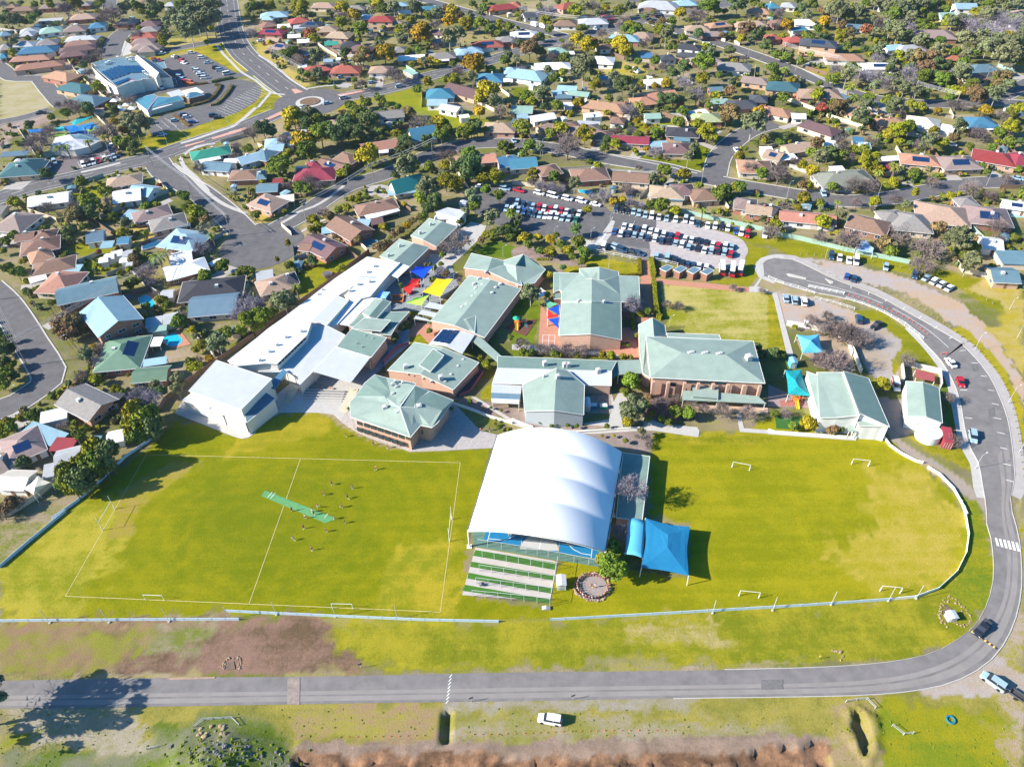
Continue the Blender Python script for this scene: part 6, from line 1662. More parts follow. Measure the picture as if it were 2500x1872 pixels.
def variants(k):
 if k in TV: return TV[k]
 out = []
 for i in range(4):
  sd_ = hash(k) % 97 if False else (ord(k[0]) * 7 + i * 13)
  if k in ('g', 'y', 'a', 'k', 'r'): m = crown_mesh('crown', sd_, 1500, .85, .095, 10)
  elif k == 'G': m = crown_mesh('crown', sd_, 2200, .95, .08, 12)
  elif k[-1] == 'B': m = crown_mesh('crown', sd_ + 3, 4200, 1.0, .055, 17, .7, .3, False); 
  elif k in 'o': m = crown_mesh('crown', sd_, 1300, 1.25, .085, 13, .66, .34, True, .08)
  elif k == 'd': m = crown_mesh('crown', sd_, 1700, 1.15, .085, 13, .62, .38)
  elif k == 'E': m = crown_mesh('crown', sd_, 3800, 1.0, .066, 20, .74, .27, False, .04)
  elif k in 'bv': m = bare_mesh('crown', sd_)
  elif k == 'c': m = crown_mesh('crown', sd_, 700, 3.2, .2, 10, .35, .55)
  out.append(m)
 TV[k] = out; return out
TRK = [trunk_mesh('trunk', 1.0, .06, 4, i) for i in range(3)]
NAMES = {'g': ('leafy_tree', 'rounded mid green tree'), 'y': ('wattle_tree', 'bright yellow green tree'), 'a': ('autumn_tree', 'golden yellow autumn tree'), 'o': ('gum_tree', 'tall grey olive gum tree'), 'd': ('evergreen_tree', 'dense dark green tree'), 'b': ('bare_tree', 'leafless purplish bare tree'),
 'v': ('bare_tree', 'silvery lilac bare tree'), 'r': ('autumn_tree', 'rusty red leaved tree'), 'k': ('bronze_tree', 'bronze brown leaved tree'), 'c': ('conifer', 'narrow yellow green conifer column'), 'p': ('palm_tree', 'palm with drooping fronds'), 'G': ('shade_tree', 'light green spreading tree'), 'E': ('gum_tree', 'open crowned gum tree with pale trunk')}
def palm_mesh(seed, n=26):
 rs = random.Random(seed); mb = MB()
 for i in range(n):
  a = 2 * math.pi * i / n + rs.random() * .3; up = rs.uniform(-.2, .9); L = rs.uniform(.85, 1.1); p = Vector((0, 0, 0)); d = Vector((math.cos(a), math.sin(a), up)); s = Vector((-math.sin(a), math.cos(a), 0)); prev = None
  for j in range(5):
   w_ = .10 * (1 - abs(j / 4 - .4)); q = [p - s * w_ + Vector((0, 0, -.04)), p, p + s * w_ + Vector((0, 0, -.04))]
   if prev: mb.add(prev + q, [(0, 3, 4, 1), (1, 4, 5, 2)])
   prev = q; p = p + d * (L / 4); d = (d + Vector((0, 0, -.55))).normalized()
 return mb.mesh('fronds')
PALMM = [palm_mesh(i) for i in range(3)]
TREES_N = [0]; SHADEPTS = []
def tree(T, x, y, r, k, hscale=1.0, base=None):
 i = TREES_N[0]; TREES_N[0] += 1; rs = random.Random(i * 31 + 3)
 nx_, ny_ = nat(T, x, y); z = 3.0
 r = r * (1.3 if k in 'bv' else 1)
 for _ in range(4):
  g_ = G(nx_, ny_, z); s = FPX / to_px(g_)[2]; Rm = r * TILES[T][2] / s
  v = {'o': 1.2, 'd': 1.05, 'c': 2.6, 'E': 1.0}.get(k, .85) * hscale
  if k in 'bv': z = Rm * 1.05 + (4.0 if hscale > 1.2 else 0)
  elif k == 'p': z = 2.5 + Rm * 1.2
  elif k == 'c': z = Rm * 2.6
  else: z = Rm * v * (.92) + (1.0 + .25 * Rm if k in 'oE' else .5 + .12 * Rm)
 g_ = G(nx_, ny_, z)
 loc = Vector((g_.x, g_.y, 0)); 
 if base is not None: loc = P(T, base[0], base[1], 0)
 nm, desc = NAMES[k]; big = 'big ' if Rm > 5.5 else ('small ' if Rm < 2.2 else '')
 if Rm < 1.5 and k in 'gyakrd': nm, desc = 'shrub', desc.replace('tree', 'shrub').replace('leaved ', '')
 root = empty(nm, loc, rs.random() * 6.28)
 if k in 'bv':
  me_ = variants(k)[rs.randrange(4)]; o = link('branches', me_, root); o.scale = (Rm, Rm, Rm * 1.15)
  if hscale > 1.2: o.location = (0, 0, 3.6); mb = MB(); mb.tube((0, 0, 0), (0, 0, 5.2), .26, .16, 7); mb.build('trunk', BARK, root)
  if not me_.materials: me_.materials.append(leafmat(k))
 elif k == 'p':
  me_ = PALMM[i % 3]; o = link('fronds', me_, root); o.scale = (Rm,) * 3; o.location = (0, 0, z)
  if not me_.materials: me_.materials.append(leafmat('p'))
  mb = MB(); mb.tube((0, 0, 0), (0, 0, z), .28, .2, 7); mb.build('trunk', BARK, root)
 else:
  kk = k + 'B' if Rm > 3.9 and k in 'gydGk' else k
  me_ = variants(kk)[rs.randrange(4)]; o = link('crown', me_, root); sx = rs.uniform(.92, 1.1)
  o.scale = (Rm * sx, Rm / sx, Rm * hscale * (1.0 if k not in 'c' else .85)); o.location = (0, 0, z)
  if not me_.materials: me_.materials.append(leafmat({'E': 'o'}.get(k, k)))
  if k == 'E': o.active_material
  tm = TRK[i % 3]; t = link('trunk', tm, root); ht = max(.6, z - Rm * .35)
  t.scale = (Rm * .9, Rm * .9, ht); 
  if not tm.materials: tm.materials.append(BARK)
  if k in 'oE': t.data = TRKP
 reg(root, big + desc, nm.replace('_', ' '), 'shrubs' if nm == 'shrub' else nm.replace('_', ' ') + 's of the suburb', loc)
 SHADEPTS.append((loc.x, loc.y, Rm)); return root
TRKP = trunk_mesh('trunk', 1.0, .055, 5, 8); TRKP.materials.append(BARKP)
TREES = {
'A0': '440 50 30 c;560 60 60 b;650 45 60 y;880 20 55 g;940 110 80 b;1080 85 60 o;1170 55 45 g;1225 110 32 y;1310 40 55 o;1340 90 50 d;60 180 60 d;130 180 55 o;200 190 40 g;280 175 48 g;1570 50 55 g;1450 195 55 o;1500 150 65 o;1560 220 80 o;1640 270 85 o;1600 130 75 o;1700 90 75 o;1780 70 85 o;1830 170 85 o;1850 50 65 o;1760 200 75 o;1700 180 70 o;1400 330 42 y;1410 380 34 y;860 440 28 b;550 370 20 y;765 940 50 d;660 920 55 b;570 985 42 g;445 1020 32 g;600 880 50 b;255 1085 42 d;410 1110 55 b;310 1210 90 b;900 1110 80 b;985 1060 40 a;1065 1130 42 a;1130 1060 65 o;1235 1065 72 o;1180 1130 60 o;1020 1215 45 g;1090 1245 55 g;1150 1270 45 d;1120 850 50 b;1000 830 36 b;400 1510 50 d;340 1330 30 y;500 1275 45 p;570 1270 42 p;760 1225 45 p;895 1180 40 p;2170 1120 70 b;2180 80 55 g;2140 140 28 g;2020 1340 38 b;1720 1440 45 b;300 45 30 g;230 290 15 g;750 500 40 b;830 480 40 b;1200 250 25 y;1320 120 40 g;1240 60 30 g;1900 40 30 o;100 40 20 g;180 30 22 d;50 120 30 d;330 130 35 d;980 1010 20 y;500 900 30 b;700 880 30 b',
'A1': '110 55 52 y;380 80 82 y;20 60 50 d;740 70 60 a;735 130 50 b;850 135 58 a;740 200 55 y;905 262 62 G;1050 35 55 a;1085 80 42 g;1190 70 50 o;1370 60 55 o;1245 252 48 y;1310 250 45 o;1125 155 25 p;465 292 48 r;500 330 42 y;490 140 32 g;160 480 38 o;265 490 58 g;350 515 48 b;320 450 48 g;1062 358 34 g;1110 465 85 a;920 500 80 k;520 495 65 o;1415 300 85 a;1450 250 60 a;1490 145 42 g;1560 115 42 o;1545 205 40 b;1350 175 38 y;1670 190 60 a;1700 105 60 a;1810 220 60 a;1930 215 60 g;1850 130 35 o;1940 120 38 o;1670 330 75 o;1750 300 60 o;1400 435 38 g;1320 450 32 g;1270 350 45 o;2010 260 42 g;2090 240 40 y;1880 555 92 a;1740 612 52 b;1870 660 45 o;1355 560 32 y;1425 542 34 a;1505 528 36 a;1560 545 34 a;1845 480 46 b;1480 710 46 y;1390 780 42 g;525 640 50 E;385 620 28 g;440 650 34 g;490 692 30 y;595 690 26 y;1190 615 58 b;1245 655 48 b;905 705 48 b;850 692 26 g;320 1010 92 a;470 975 58 o;430 1070 55 d;530 1030 55 g;270 1100 32 y;560 1170 95 G;620 1110 60 g;700 1160 90 d;780 1080 85 d;870 1000 80 g;960 1040 85 d;850 1150 85 d;950 890 44 g;815 920 45 g;410 1220 92 a;440 1310 80 g;280 1330 42 y;200 1430 90 g;60 1110 70 d;130 1130 50 d;240 1200 55 b;965 1345 98 a;1285 1220 62 d;1290 1290 75 d;1330 970 50 k;1290 960 40 b;1420 1050 80 b;1580 1060 72 a;1600 1175 62 g;1650 1120 45 g;1470 1225 55 d;1790 1150 55 g;1860 1125 60 g;1910 1110 55 d;1985 1130 36 y;1930 970 55 a;2000 790 88 a;2070 880 65 o;2110 950 55 b;1930 860 45 a;1295 1440 98 o;1850 1330 70 g;1850 1420 98 d;1640 1430 45 y;1610 1325 50 b;1690 1310 45 b;1790 1290 35 b;2130 1270 48 g;785 1450 36 g;740 1500 44 y;520 1590 65 b;370 1620 55 g;450 1640 50 g;1230 925 26 g;1137 905 24 g;1060 860 32 g;1095 872 28 g;1050 1125 42 p;760 985 40 k;790 1170 45 d;50 600 0 g;1240 330 40 o;640 120 30 o;1000 20 30 g;920 60 25 g;560 480 45 k;120 370 26 a;300 380 22 g;540 275 24 a;240 250 26 y;130 165 22 y;1760 140 40 k;1960 70 35 g;1980 90 25 g;2040 100 20 a;1640 80 40 k;1700 560 30 g;1100 240 20 y;1130 640 30 b;2180 250 30 g;700 1080 30 g;1180 1000 0 g',
'A2': '310 80 72 v;545 100 58 y;630 60 42 o;700 30 50 b;810 70 34 y;930 100 52 g;970 155 38 b;290 180 46 y;1450 115 50 a;1605 110 65 b;1700 70 75 G;1950 45 75 d;2090 20 45 g;1010 215 38 y;1080 240 40 g;1040 265 38 g;1270 260 50 y;1330 310 55 o;1290 190 38 k;1380 190 40 g;2030 260 65 k;2120 310 55 d;1610 290 42 d;780 280 40 b;560 340 60 a;655 390 75 a;480 385 45 b;940 390 75 a;980 440 60 a;1140 365 34 b;150 430 85 k;240 320 38 g;320 265 35 g;60 370 28 d;350 480 44 b;40 512 38 o;620 590 108 E;310 610 38 o;430 630 42 y;720 740 55 y;880 680 55 o;955 745 70 d;1050 790 48 o;265 810 70 o;170 880 44 y;390 920 52 g;580 890 48 a;515 975 20 y;280 930 36 d;1240 490 32 b;1300 560 36 b;1090 540 34 g;1490 580 62 d;1390 630 52 d;1665 550 92 G;1500 700 58 v;1650 690 58 y;1330 730 44 a;1230 745 30 a;1100 900 54 p;1010 935 56 v;1310 860 60 d;1390 870 55 d;1450 900 34 r;1475 968 48 g;1600 800 70 v;1700 915 34 g;1880 980 75 k;1850 1040 50 k;1690 1150 78 y;2080 1060 105 E;2130 970 50 a;1885 795 52 k;1540 850 40 o;1080 1050 34 a;85 1120 80 g;430 1115 58 y;335 1160 48 g;630 1165 78 y;480 1225 98 b;150 1255 52 g;245 1280 38 o;800 1280 38 g;895 1240 44 y;1240 1150 42 g;820 1220 40 d;1240 1295 48 v;1160 1290 25 a;1310 1478 58 g;1480 1505 56 y;180 1490 42 y;360 1530 48 g;540 1580 52 o;250 1590 44 v;340 1600 44 v;2160 1500 52 G;2060 1430 55 b;1100 1440 30 b;1960 1620 55 g;1830 1640 52 g;930 200 30 b;690 20 25 o;1130 20 30 g;2150 60 30 g;1150 140 30 g;1220 120 25 g;1530 180 26 g;1820 310 30 k;1900 200 28 g;590 250 34 g;530 330 28 a;200 350 40 k;430 360 24 g;720 350 22 r;1180 330 28 b;1340 340 24 g;1400 380 26 g;740 60 20 g;640 250 24 g;1240 700 26 a;2020 1290 22 g;2110 1240 24 g;1620 1000 30 a;690 600 26 g;1070 600 22 g;700 880 24 g;820 980 30 a;1340 940 26 g;1770 900 24 g;460 700 22 g;1150 1100 24 a;1020 1080 20 g;760 1120 24 g;1790 820 24 g;1200 200 26 k;400 20 26 g;1840 100 26 g',
'B2': '700 560 0 g;30 520 50 d;60 470 44 o;-10 430 50 g;380 620 34 g;600 850 40 g;1180 1280 40 g;1080 1480 26 g;1000 1560 24 g;960 1560 22 y;1810 260 75 g;1935 210 55 y;650 400 42 y;550 570 55 d;575 690 70 g;620 770 55 g;480 755 55 y;330 765 60 y;245 760 42 g;110 650 62 a;60 590 28 g;335 655 48 a;225 635 40 a;20 600 42 d;870 330 38 a;950 310 36 a;1030 320 44 v;800 260 62 v;700 275 38 v;1200 350 44 g;1290 365 72 g;1405 405 50 y;1110 340 36 v;320 965 42 a;440 905 32 d;1050 1195 85 v;160 1120 85 E;1650 400 46 p;300 1130 34 g;1915 1060 34 b;2160 1085 32 b;1340 1200 42 b;545 180 46 o;930 175 18 a;170 150 36 b;250 190 42 v;340 195 42 v;430 200 40 v;140 700 45 g;350 1050 20 g;1440 1215 42 b;420 700 40 g;520 800 40 g',
'B3': '690 1400 70 b;620 1470 60 b;470 1420 56 b;760 1530 60 b;520 1300 46 b;1750 200 80 b;310 300 66 y;450 340 42 g;480 505 72 y;605 600 38 a;630 450 50 o;455 620 54 b;720 620 100 b;925 330 56 y;1120 290 52 b;770 320 42 b;1270 255 30 c;1580 280 46 y;1000 680 75 k;1060 750 55 g;1160 620 85 b;1395 690 110 b;1340 850 82 b;1480 550 72 k;1650 650 120 E;1770 740 70 y;1760 830 75 o;1720 890 52 o;1990 510 85 b;2130 640 40 g;2065 720 32 y;385 65 58 a;100 50 80 b;300 185 48 k;350 190 46 y;560 205 52 g;750 160 75 b;880 160 70 b;1100 40 50 p;1250 100 46 g;1430 140 50 b;870 20 62 y;960 60 52 y;30 560 65 b;150 350 48 b;2070 110 50 b;1930 250 60 b;385 1335 66 b;570 1390 72 b;720 1440 85 b;850 1500 70 b;230 1410 24 y;610 330 38 p;380 510 26 g;1420 300 26 k;1180 540 45 b;1850 460 35 g;2000 640 45 b;1690 790 40 g;900 380 20 b;1060 560 40 b;60 460 30 y',
'A3': '555 80 62 o;480 110 55 k;620 90 70 o;700 130 60 g;780 110 62 o;850 30 40 g;930 20 45 o;1030 60 50 o;1080 130 70 g;1150 80 65 o;1240 60 62 o;1300 110 55 g;1380 60 58 g;1470 40 45 g;1550 50 40 y;1240 150 50 o;1000 180 60 b;1060 240 65 o;1130 260 70 o;1190 210 75 v;1180 310 60 d;1070 290 38 a;850 260 54 r;630 230 50 k;700 290 50 k;630 320 58 y;490 190 50 a;165 220 52 a;250 130 34 y;100 110 40 b;30 130 24 g;60 210 30 b;430 260 42 g;480 300 36 y;1310 180 44 k;1560 200 50 y;1710 85 34 y;1780 110 20 g;1950 110 30 g;1850 200 80 v;1740 180 60 v;2000 130 62 v;2100 180 80 v;1920 270 80 v;1840 320 70 o;1750 290 58 v;2060 270 60 v;1980 360 70 o;2100 380 75 o;2060 330 55 a;1900 400 70 o;2020 480 75 o;2120 500 70 o;1700 330 60 o;1480 360 46 g;1380 380 48 g;1130 480 44 y;1160 550 50 y;1240 480 50 o;1310 500 75 k;1410 510 70 k;1480 560 62 d;1370 600 70 k;1230 620 75 v;1330 680 72 g;1400 660 62 d;1500 700 68 g;1570 690 55 d;1680 640 66 o;1640 730 40 k;1620 790 50 y;1800 830 85 k;1660 800 50 y;1850 800 40 o;2020 690 80 k;1970 820 70 o;2080 740 50 o;870 640 60 v;940 640 50 b;800 640 45 v;950 490 40 v;910 440 40 d;1050 600 40 d;600 590 52 v;680 660 58 o;600 660 34 y;760 640 30 o;570 700 44 g;530 690 40 g;720 740 52 p;750 840 48 p;40 600 50 g;155 600 48 p;60 480 42 g;160 500 44 g;280 530 38 g;370 470 30 y;90 470 34 y;440 440 22 y;610 930 70 k;800 1010 72 o;470 940 46 r;700 760 50 p;430 820 55 y;1240 905 46 y;1320 925 42 y;1470 960 32 a;1880 960 50 a;2050 980 60 b;2100 1000 60 y;2160 940 50 y;2110 1100 70 y;2000 1150 50 g;1660 1080 60 o;1720 1140 30 a;1830 1130 60 b;1430 1130 40 y;1130 1130 80 y;1200 1100 60 g;1040 1160 50 y;900 1210 50 b;650 1220 62 b;1130 1230 40 y;1380 1240 60 o;1420 1200 50 o;420 1240 56 k;400 1330 55 G;520 1330 70 d;450 1360 60 o;600 1350 60 g;300 1420 40 y;750 1290 36 y;830 1310 55 g;710 1340 50 b;870 1400 85 y;960 1490 46 p;1100 1430 50 p;1290 1400 30 y;1260 1500 50 g;2080 1240 52 g;1850 1440 32 g;1890 1490 30 g;2160 1460 30 g;60 1190 30 d;160 1180 40 d;190 1230 20 y;100 1480 75 b;240 1380 40 b;1670 200 45 b;1540 140 20 g;380 200 30 y;560 160 30 v;1990 800 30 y;1570 850 40 g;1350 810 50 d;1280 800 50 o;1180 760 50 o;1110 700 60 o;1020 700 50 v;930 740 46 o;1700 900 40 b;1600 890 40 b;1820 1000 30 k;1500 1240 50 y;1600 1200 50 k;1310 1240 40 b;1000 340 20 g;930 350 20 y;320 300 34 g;300 80 40 d',
'C3': '610 250 120 b;500 250 75 b;430 270 58 b;975 490 72 y;350 830 72 a;220 850 46 g;560 880 50 k;620 880 36 g;160 730 48 b;60 740 34 g;1210 260 72 b;1565 595 60 b;1615 960 58 b;50 215 52 d;120 225 36 g;1010 260 0 b;690 60 60 b',
'C2': '980 560 40 g;1180 600 40 k;1330 620 48 b;1420 600 44 b;1560 640 40 b;1660 690 46 b;1170 800 34 g;1350 820 36 g;1120 900 40 o;1180 1010 36 b;2120 170 44 d;2160 230 44 d;980 980 26 g;1035 460 80 G;1045 690 122 E;1000 810 50 y;1130 660 58 G;1525 740 66 G;1415 735 60 g;1825 700 70 b;2045 720 68 b;1270 650 62 b;1050 1350 105 v;90 215 40 g;165 212 34 g;360 220 40 g;420 225 30 y;560 235 28 g;780 235 40 y;860 240 42 y;960 255 36 y;1020 255 26 y;90 130 60 b;340 170 60 b;480 175 62 b;600 175 58 b;250 165 50 b;1290 780 30 y;1220 740 26 y;820 850 26 g;340 850 18 g;480 845 18 g;560 850 22 g;240 820 14 g;385 835 16 g;1170 950 40 b;880 930 16 y;780 935 14 y;960 540 30 y;1080 930 22 b',
'E': '1470 1050 78 v;1400 1370 140 G;1385 1200 95 G;1480 1300 70 G;1310 1290 60 y;2200 600 0 g',
'C1': '1690 700 20 g;1850 640 24 g;1500 30 30 g;1195 110 26 d;1150 85 30 g;1850 320 20 g;60 -20 30 g;1985 325 50 y;1940 265 30 y;2105 860 26 g;2060 830 20 y;2030 690 14 g;2120 715 14 g;1960 690 12 g;1300 85 0 g;2070 800 16 y;2180 880 20 y;850 670 26 g;800 700 16 g',
'B1': '1990 860 30 g;1900 850 26 g;1760 1000 28 b;1530 1010 34 g;1200 1480 30 d;1250 1350 36 g;1330 1300 28 y;2200 1500 30 g;1440 460 44 g;1480 400 60 d;1560 380 50 g;1760 500 36 g;1700 470 36 g;1500 880 26 d;1610 790 30 g;495 490 58 y;540 535 46 y;480 570 42 y;630 448 38 k;715 400 40 g;780 385 46 y;830 310 40 y;885 315 40 y;955 290 34 g;890 270 30 y;1100 550 44 y;690 630 30 k;880 655 46 k;735 905 44 y;345 1060 58 p;240 1180 90 o;180 1170 70 o;300 1200 60 o;30 1180 60 v;50 1330 95 G;130 1290 60 g;20 1400 60 G;1480 210 95 o;1440 300 85 G;1540 330 80 d;1640 160 85 y;1720 180 75 y;1620 110 60 o;1870 280 78 o;1890 370 60 g;1810 420 40 o;2040 470 78 o;1990 220 48 G;2100 275 50 g;2130 590 62 d;2060 610 50 g;2180 560 50 g;2200 640 46 g;1990 620 40 y;275 690 26 c;185 830 20 c;1760 650 95 b;1625 700 60 b;1060 720 55 k;1130 690 45 k;1190 610 40 k;1240 580 46 k;1300 540 44 a;1350 500 40 k;1410 470 36 k;1280 350 26 a;625 965 34 b;1210 1500 22 g;1320 1340 26 k;1280 1380 30 g;1240 1410 34 g;1600 920 46 v;1640 950 36 k;1540 900 30 g;1470 870 24 k;1600 870 26 g;1280 1090 30 g;1250 1050 24 g;440 120 60 b;380 210 60 g;450 180 62 b;250 410 24 y;1160 640 22 g;1950 660 36 k;1740 40 70 d;1830 90 72 d;1900 70 60 y;2080 120 75 y;1960 130 62 y;2000 60 50 y;1920 720 26 d',
'B0': '130 335 62 y;205 370 32 a;385 360 62 b;905 240 60 g;770 340 88 G;780 430 70 d;630 350 48 b;640 450 88 k;720 470 50 k;608 600 76 d;722 550 40 g;930 412 34 d;940 310 46 b;1055 590 50 y;1585 285 58 g;1690 420 72 y;1750 440 55 g;1780 480 45 k;1660 490 40 y;1365 800 80 p;1430 755 55 p;1150 820 48 k;1190 870 40 k;1255 930 78 b;1290 1010 50 v;1230 1000 36 g;1000 880 30 g;1115 910 32 y;1395 1175 50 y;1450 1225 42 g;1550 1370 74 g;1730 700 70 v;1830 615 46 p;2100 930 58 g;2160 930 48 g;2130 1200 110 v;2060 1280 70 v;2150 1370 95 G;2080 1440 60 G;1880 1540 95 o;1950 1470 70 g;1830 1590 50 o;150 945 66 g;235 1105 38 g;540 1360 90 k;640 1380 100 k;590 1450 90 k;690 1330 60 k;500 1440 50 k;650 1240 62 b;1660 1440 40 a;1690 1490 36 o;740 1630 50 o;870 1570 50 b;810 1580 30 a;1740 1580 46 y;70 1590 62 d;20 1610 62 d;850 760 24 r;1350 1110 34 b;1180 750 30 g;1600 380 34 g;1640 340 30 g;1490 700 20 g;980 600 20 g;450 1200 34 g;440 1130 24 g;330 1070 22 g;1060 360 24 d;1380 190 26 r',
'C0': '60 840 70 y;20 920 60 y;100 870 60 g;208 718 46 k;265 760 50 g;740 230 60 o;850 190 50 b;810 180 26 a;865 265 66 v;780 270 36 b;820 455 55 y;690 405 62 b;1000 535 52 y;1060 560 40 g;1170 485 26 y;1180 560 90 v;1290 600 90 v;1230 640 80 v;1390 560 60 d;1340 500 50 o;1180 720 105 y;1230 830 110 G;1300 760 90 g;1330 870 90 d;1140 870 85 y;1180 960 80 g;690 920 66 g;730 880 40 y;820 1070 110 y;930 1120 110 d;820 1180 115 g;700 1180 80 y;900 1210 90 g;600 1280 105 g;700 1330 105 d;640 1390 90 y;560 1340 70 g;1540 450 70 o;1530 530 60 o;1680 340 66 y;1640 290 40 g;1710 270 44 b;1810 265 42 a;1740 140 44 y;1690 190 36 y;200 1165 66 d;270 1080 42 g;540 840 56 b;390 1025 30 g;220 1370 30 g;80 1530 75 k;150 1500 60 b;20 1600 60 b;20 180 50 d;60 90 40 d;30 300 60 d;60 400 70 g;10 480 70 g;90 330 50 y;130 420 40 d;1480 1190 0 g;980 800 30 b;1110 410 20 g;880 410 26 g;760 380 22 g'}
for T, s in TREES.items():
 for e in s.split(';'):
  x, y, r, k = e.split()
  if float(r) > 0: tree(T, float(x), float(y), float(r) * (1.22 if T[0] == 'A' else 1.1), k, 1.5 if (T == 'C0' and float(r) > 79) or (x, y) == ('1050', '1350') else 1)
# a tall gum stands just off the left of the frame; its shadow crosses the road
rt = tree('F', -118, 1505, 78, 'b', 1.3); lm = crown_mesh('leaf_clumps', 77, 1500, .9, .05, 24, .82, .15, False); lm.materials.append(leafmat('o')); lo_ = link('leaf_clumps', lm, rt); R0 = rt.children[0].scale.x; lo_.scale = (R0 * 1.05,) * 3; lo_.location = (0, 0, 3.6 + R0 * .75); THINGS[-1][4] = 'tall sparse gum tree at the left edge casting a lacy shadow over the bottom road'
# hedges
def hedge(T, s, wd, h, desc, k='y', label=None):
 L = catmull(pts(T, s), .6); c = sum(L, Vector()) / len(L); rs = np.random.RandomState(int(abs(c.x * 7)) + 3); V = []; F = []
 mb = MB()
 for i in range(len(L) - 1):
  a, b = L[i], L[i + 1]; d = b - a; m_ = (a + b) / 2 - c; mb.box((m_.x, m_.y, h * .48), (d.length + .1, wd * .88, h * .94), math.atan2(d.y, d.x))
  n = int(d.length * 42)
  nn = Vector((-d.y, d.x, 0)).normalized()
  for _ in range(n):
   t = rs.rand(); side = rs.rand(); v = rs.uniform(-.5, .5); p = a + d * t - c
   if side < .5: p = p + nn * (v * wd) + Vector((0, 0, h * rs.uniform(.93, 1.05)))
   else: p = p + nn * (wd * .5 * (1 if side < .75 else -1)) + Vector((0, 0, h * rs.rand()))
   q = rs.normal(size=3); q /= np.linalg.norm(q); r_ = np.cross(q, rs.normal(size=3)); r_ /= np.linalg.norm(r_); s_ = .16
   mb.add([p + Vector(q * s_), p + Vector(r_ * s_), p - Vector(q * s_), p - Vector(r_ * s_)], [(0, 1, 2, 3)])
 o = mb.build('hedge', leafmat(k)); o.location = c; reg(o, desc, 'hedge', None, c, label)
hedge('B2', '1098,842 1100,968', 1.4, 1.6, '', 'c', 'clipped yellow hedge left of the brick path, above the corner'); hedge('B2', '600,940 850,975 1098,968', .9, 1.0, '', 'c', 'low clipped yellow hedge along the lawn behind the library')
hedge('B2', '1198,838 1218,980', 1.8, 1.8, '', 'c', 'clipped yellow hedge right of the brick path'); hedge('B2', '1222,1022 1235,1180 1255,1320 1290,1345', 1.5, 1.8, '', 'c', 'long clipped yellow hedge beside the dry lawn')
hedge('B2', '1040,1290 1045,1440', 1.1, 1.3, '', 'c', 'short clipped yellow hedge right of the library gable'); hedge('B2', '1060,1300 1135,1320 1130,1280', 1.6, 1.3, '', 'c', 'broad low clipped hedge by the bare tree')
hedge('A0', '1860,740 1900,745 1880,800 1800,880 1660,920', 1.6, 1.1, '', 'k', 'bronze edged clipped hedge around the bistro lawn'); hedge('A0', '2010,745 1960,820 1880,900 1820,918', 1.6, 1.1, '', 'k', 'bronze clipped hedge island in the lower car park'); hedge('A0', '1510,1000 1570,1050 1640,1095', 2.0, .8, '', 'k', 'bronze planted bed between parked cars')
hedge('A0', '1830,720 1920,700 2020,680', 1.5, 1.3, '', 'd', 'dark green shrub row at the edge of the upper car park'); hedge('A0', '1600,750 1800,725', 1.2, 1.0, '', 'k', 'brown clipped hedge between the car parks')
hedge('A0', '640,565 740,550 840,520', 1.2, 1.2, '', 'r', 'row of rusty red shrubs behind the supermarket'); hedge('B2', '210,830 330,830', 1, .6, '', 'y', 'low yellow shrubs beside the garden path')
hedge('A3', '1245,1430 1480,1440', 2, 1.2, '', 'y', 'bright green front hedge below the salmon roofed house'); hedge('A1', '1730,1190 1900,1120', 2.5, 2.2, '', 'g', 'dark green hedge in front of the wide lawn')
hedge('B0', '1110,780 1220,880', 1.5, 2.0, '', 'k', 'brown hedge beside the white sheds')
# small garden shrubs: past counting, one mass
def hit_house(x, y, pad=.5):
 for h in HOUSE_BOX:
  if h[0] == 'poly': continue
  c_, a_, hl, hw = h; dx, dy = x - c_.x, y - c_.y
  if abs(dx) > 25 or abs(dy) > 25: continue
  u_ = dx * math.cos(a_) + dy * math.sin(a_); v_ = -dx * math.sin(a_) + dy * math.cos(a_)
  if abs(u_) < hl + pad and abs(v_) < hw + pad: return True
 return False
RP = np.array([(q.x, q.y, wd / 2) for (line, wd, *_q) in ROADS for q in line] + [(c1.x, c1.y, 19), (BULB[0].x, BULB[0].y, 16)])
NOGO = [pts('F', s) for s in ('330,830 480,700 560,640 640,610 740,540 900,440 980,400 1080,390 1250,400 1620,500 2212,600 2212,1700 -200,1700 -200,1250 0,1150 330,960 400,870', '190,130 420,90 640,170 640,260 420,330 300,330', '820,215 950,195 1180,290 980,290 860,240', '0,160 100,180 150,250 100,270 0,260', '150,260 250,250 260,320 120,380 90,320')]
rs = np.random.RandomState(12); shr = MB(); sp = []
blob = [crown_mesh('b', 50 + i, 46, .8, .26, 4, .4, .5, True) for i in range(3)]
bd_ = [([tuple(v.co) for v in m.vertices], [tuple(p.vertices) for p in m.polygons]) for m in blob]
shr3 = [MB(), MB(), MB(), MB()]
tries = 0; cnt = 0
while cnt < 1900 and tries < 12000:
 tries += 1
 px = rs.uniform(-20, 2520); py = 5 + (rs.rand() ** .85) * 1050; p = G(px, py)
 if any(inside(np.array([p.x]), np.array([p.y]), [(q.x, q.y) for q in po])[0] for po in NOGO): continue
 if (np.hypot(RP[:, 0] - p.x, RP[:, 1] - p.y) - RP[:, 2]).min() < 1.2 or hit_house(p.x, p.y): continue
 if vnoise(np.array([p.x]), np.array([p.y]), 14, 99)[0] < .42: continue
 R_ = rs.uniform(.5, 1.7) * (1.25 if p.y > 330 else 1); V, F = bd_[rs.randint(3)]; a = rs.rand() * 6.28; co, si = math.cos(a) * R_, math.sin(a) * R_
 shr3[rs.randint(4)].add([(p.x + x * co - y * si, p.y + x * si + y * co, z * R_ + R_ * .55) for x, y, z in V], F); cnt += 1
allm = MB()
for i, m in enumerate(shr3): allm.add(m.v, m.f, i)
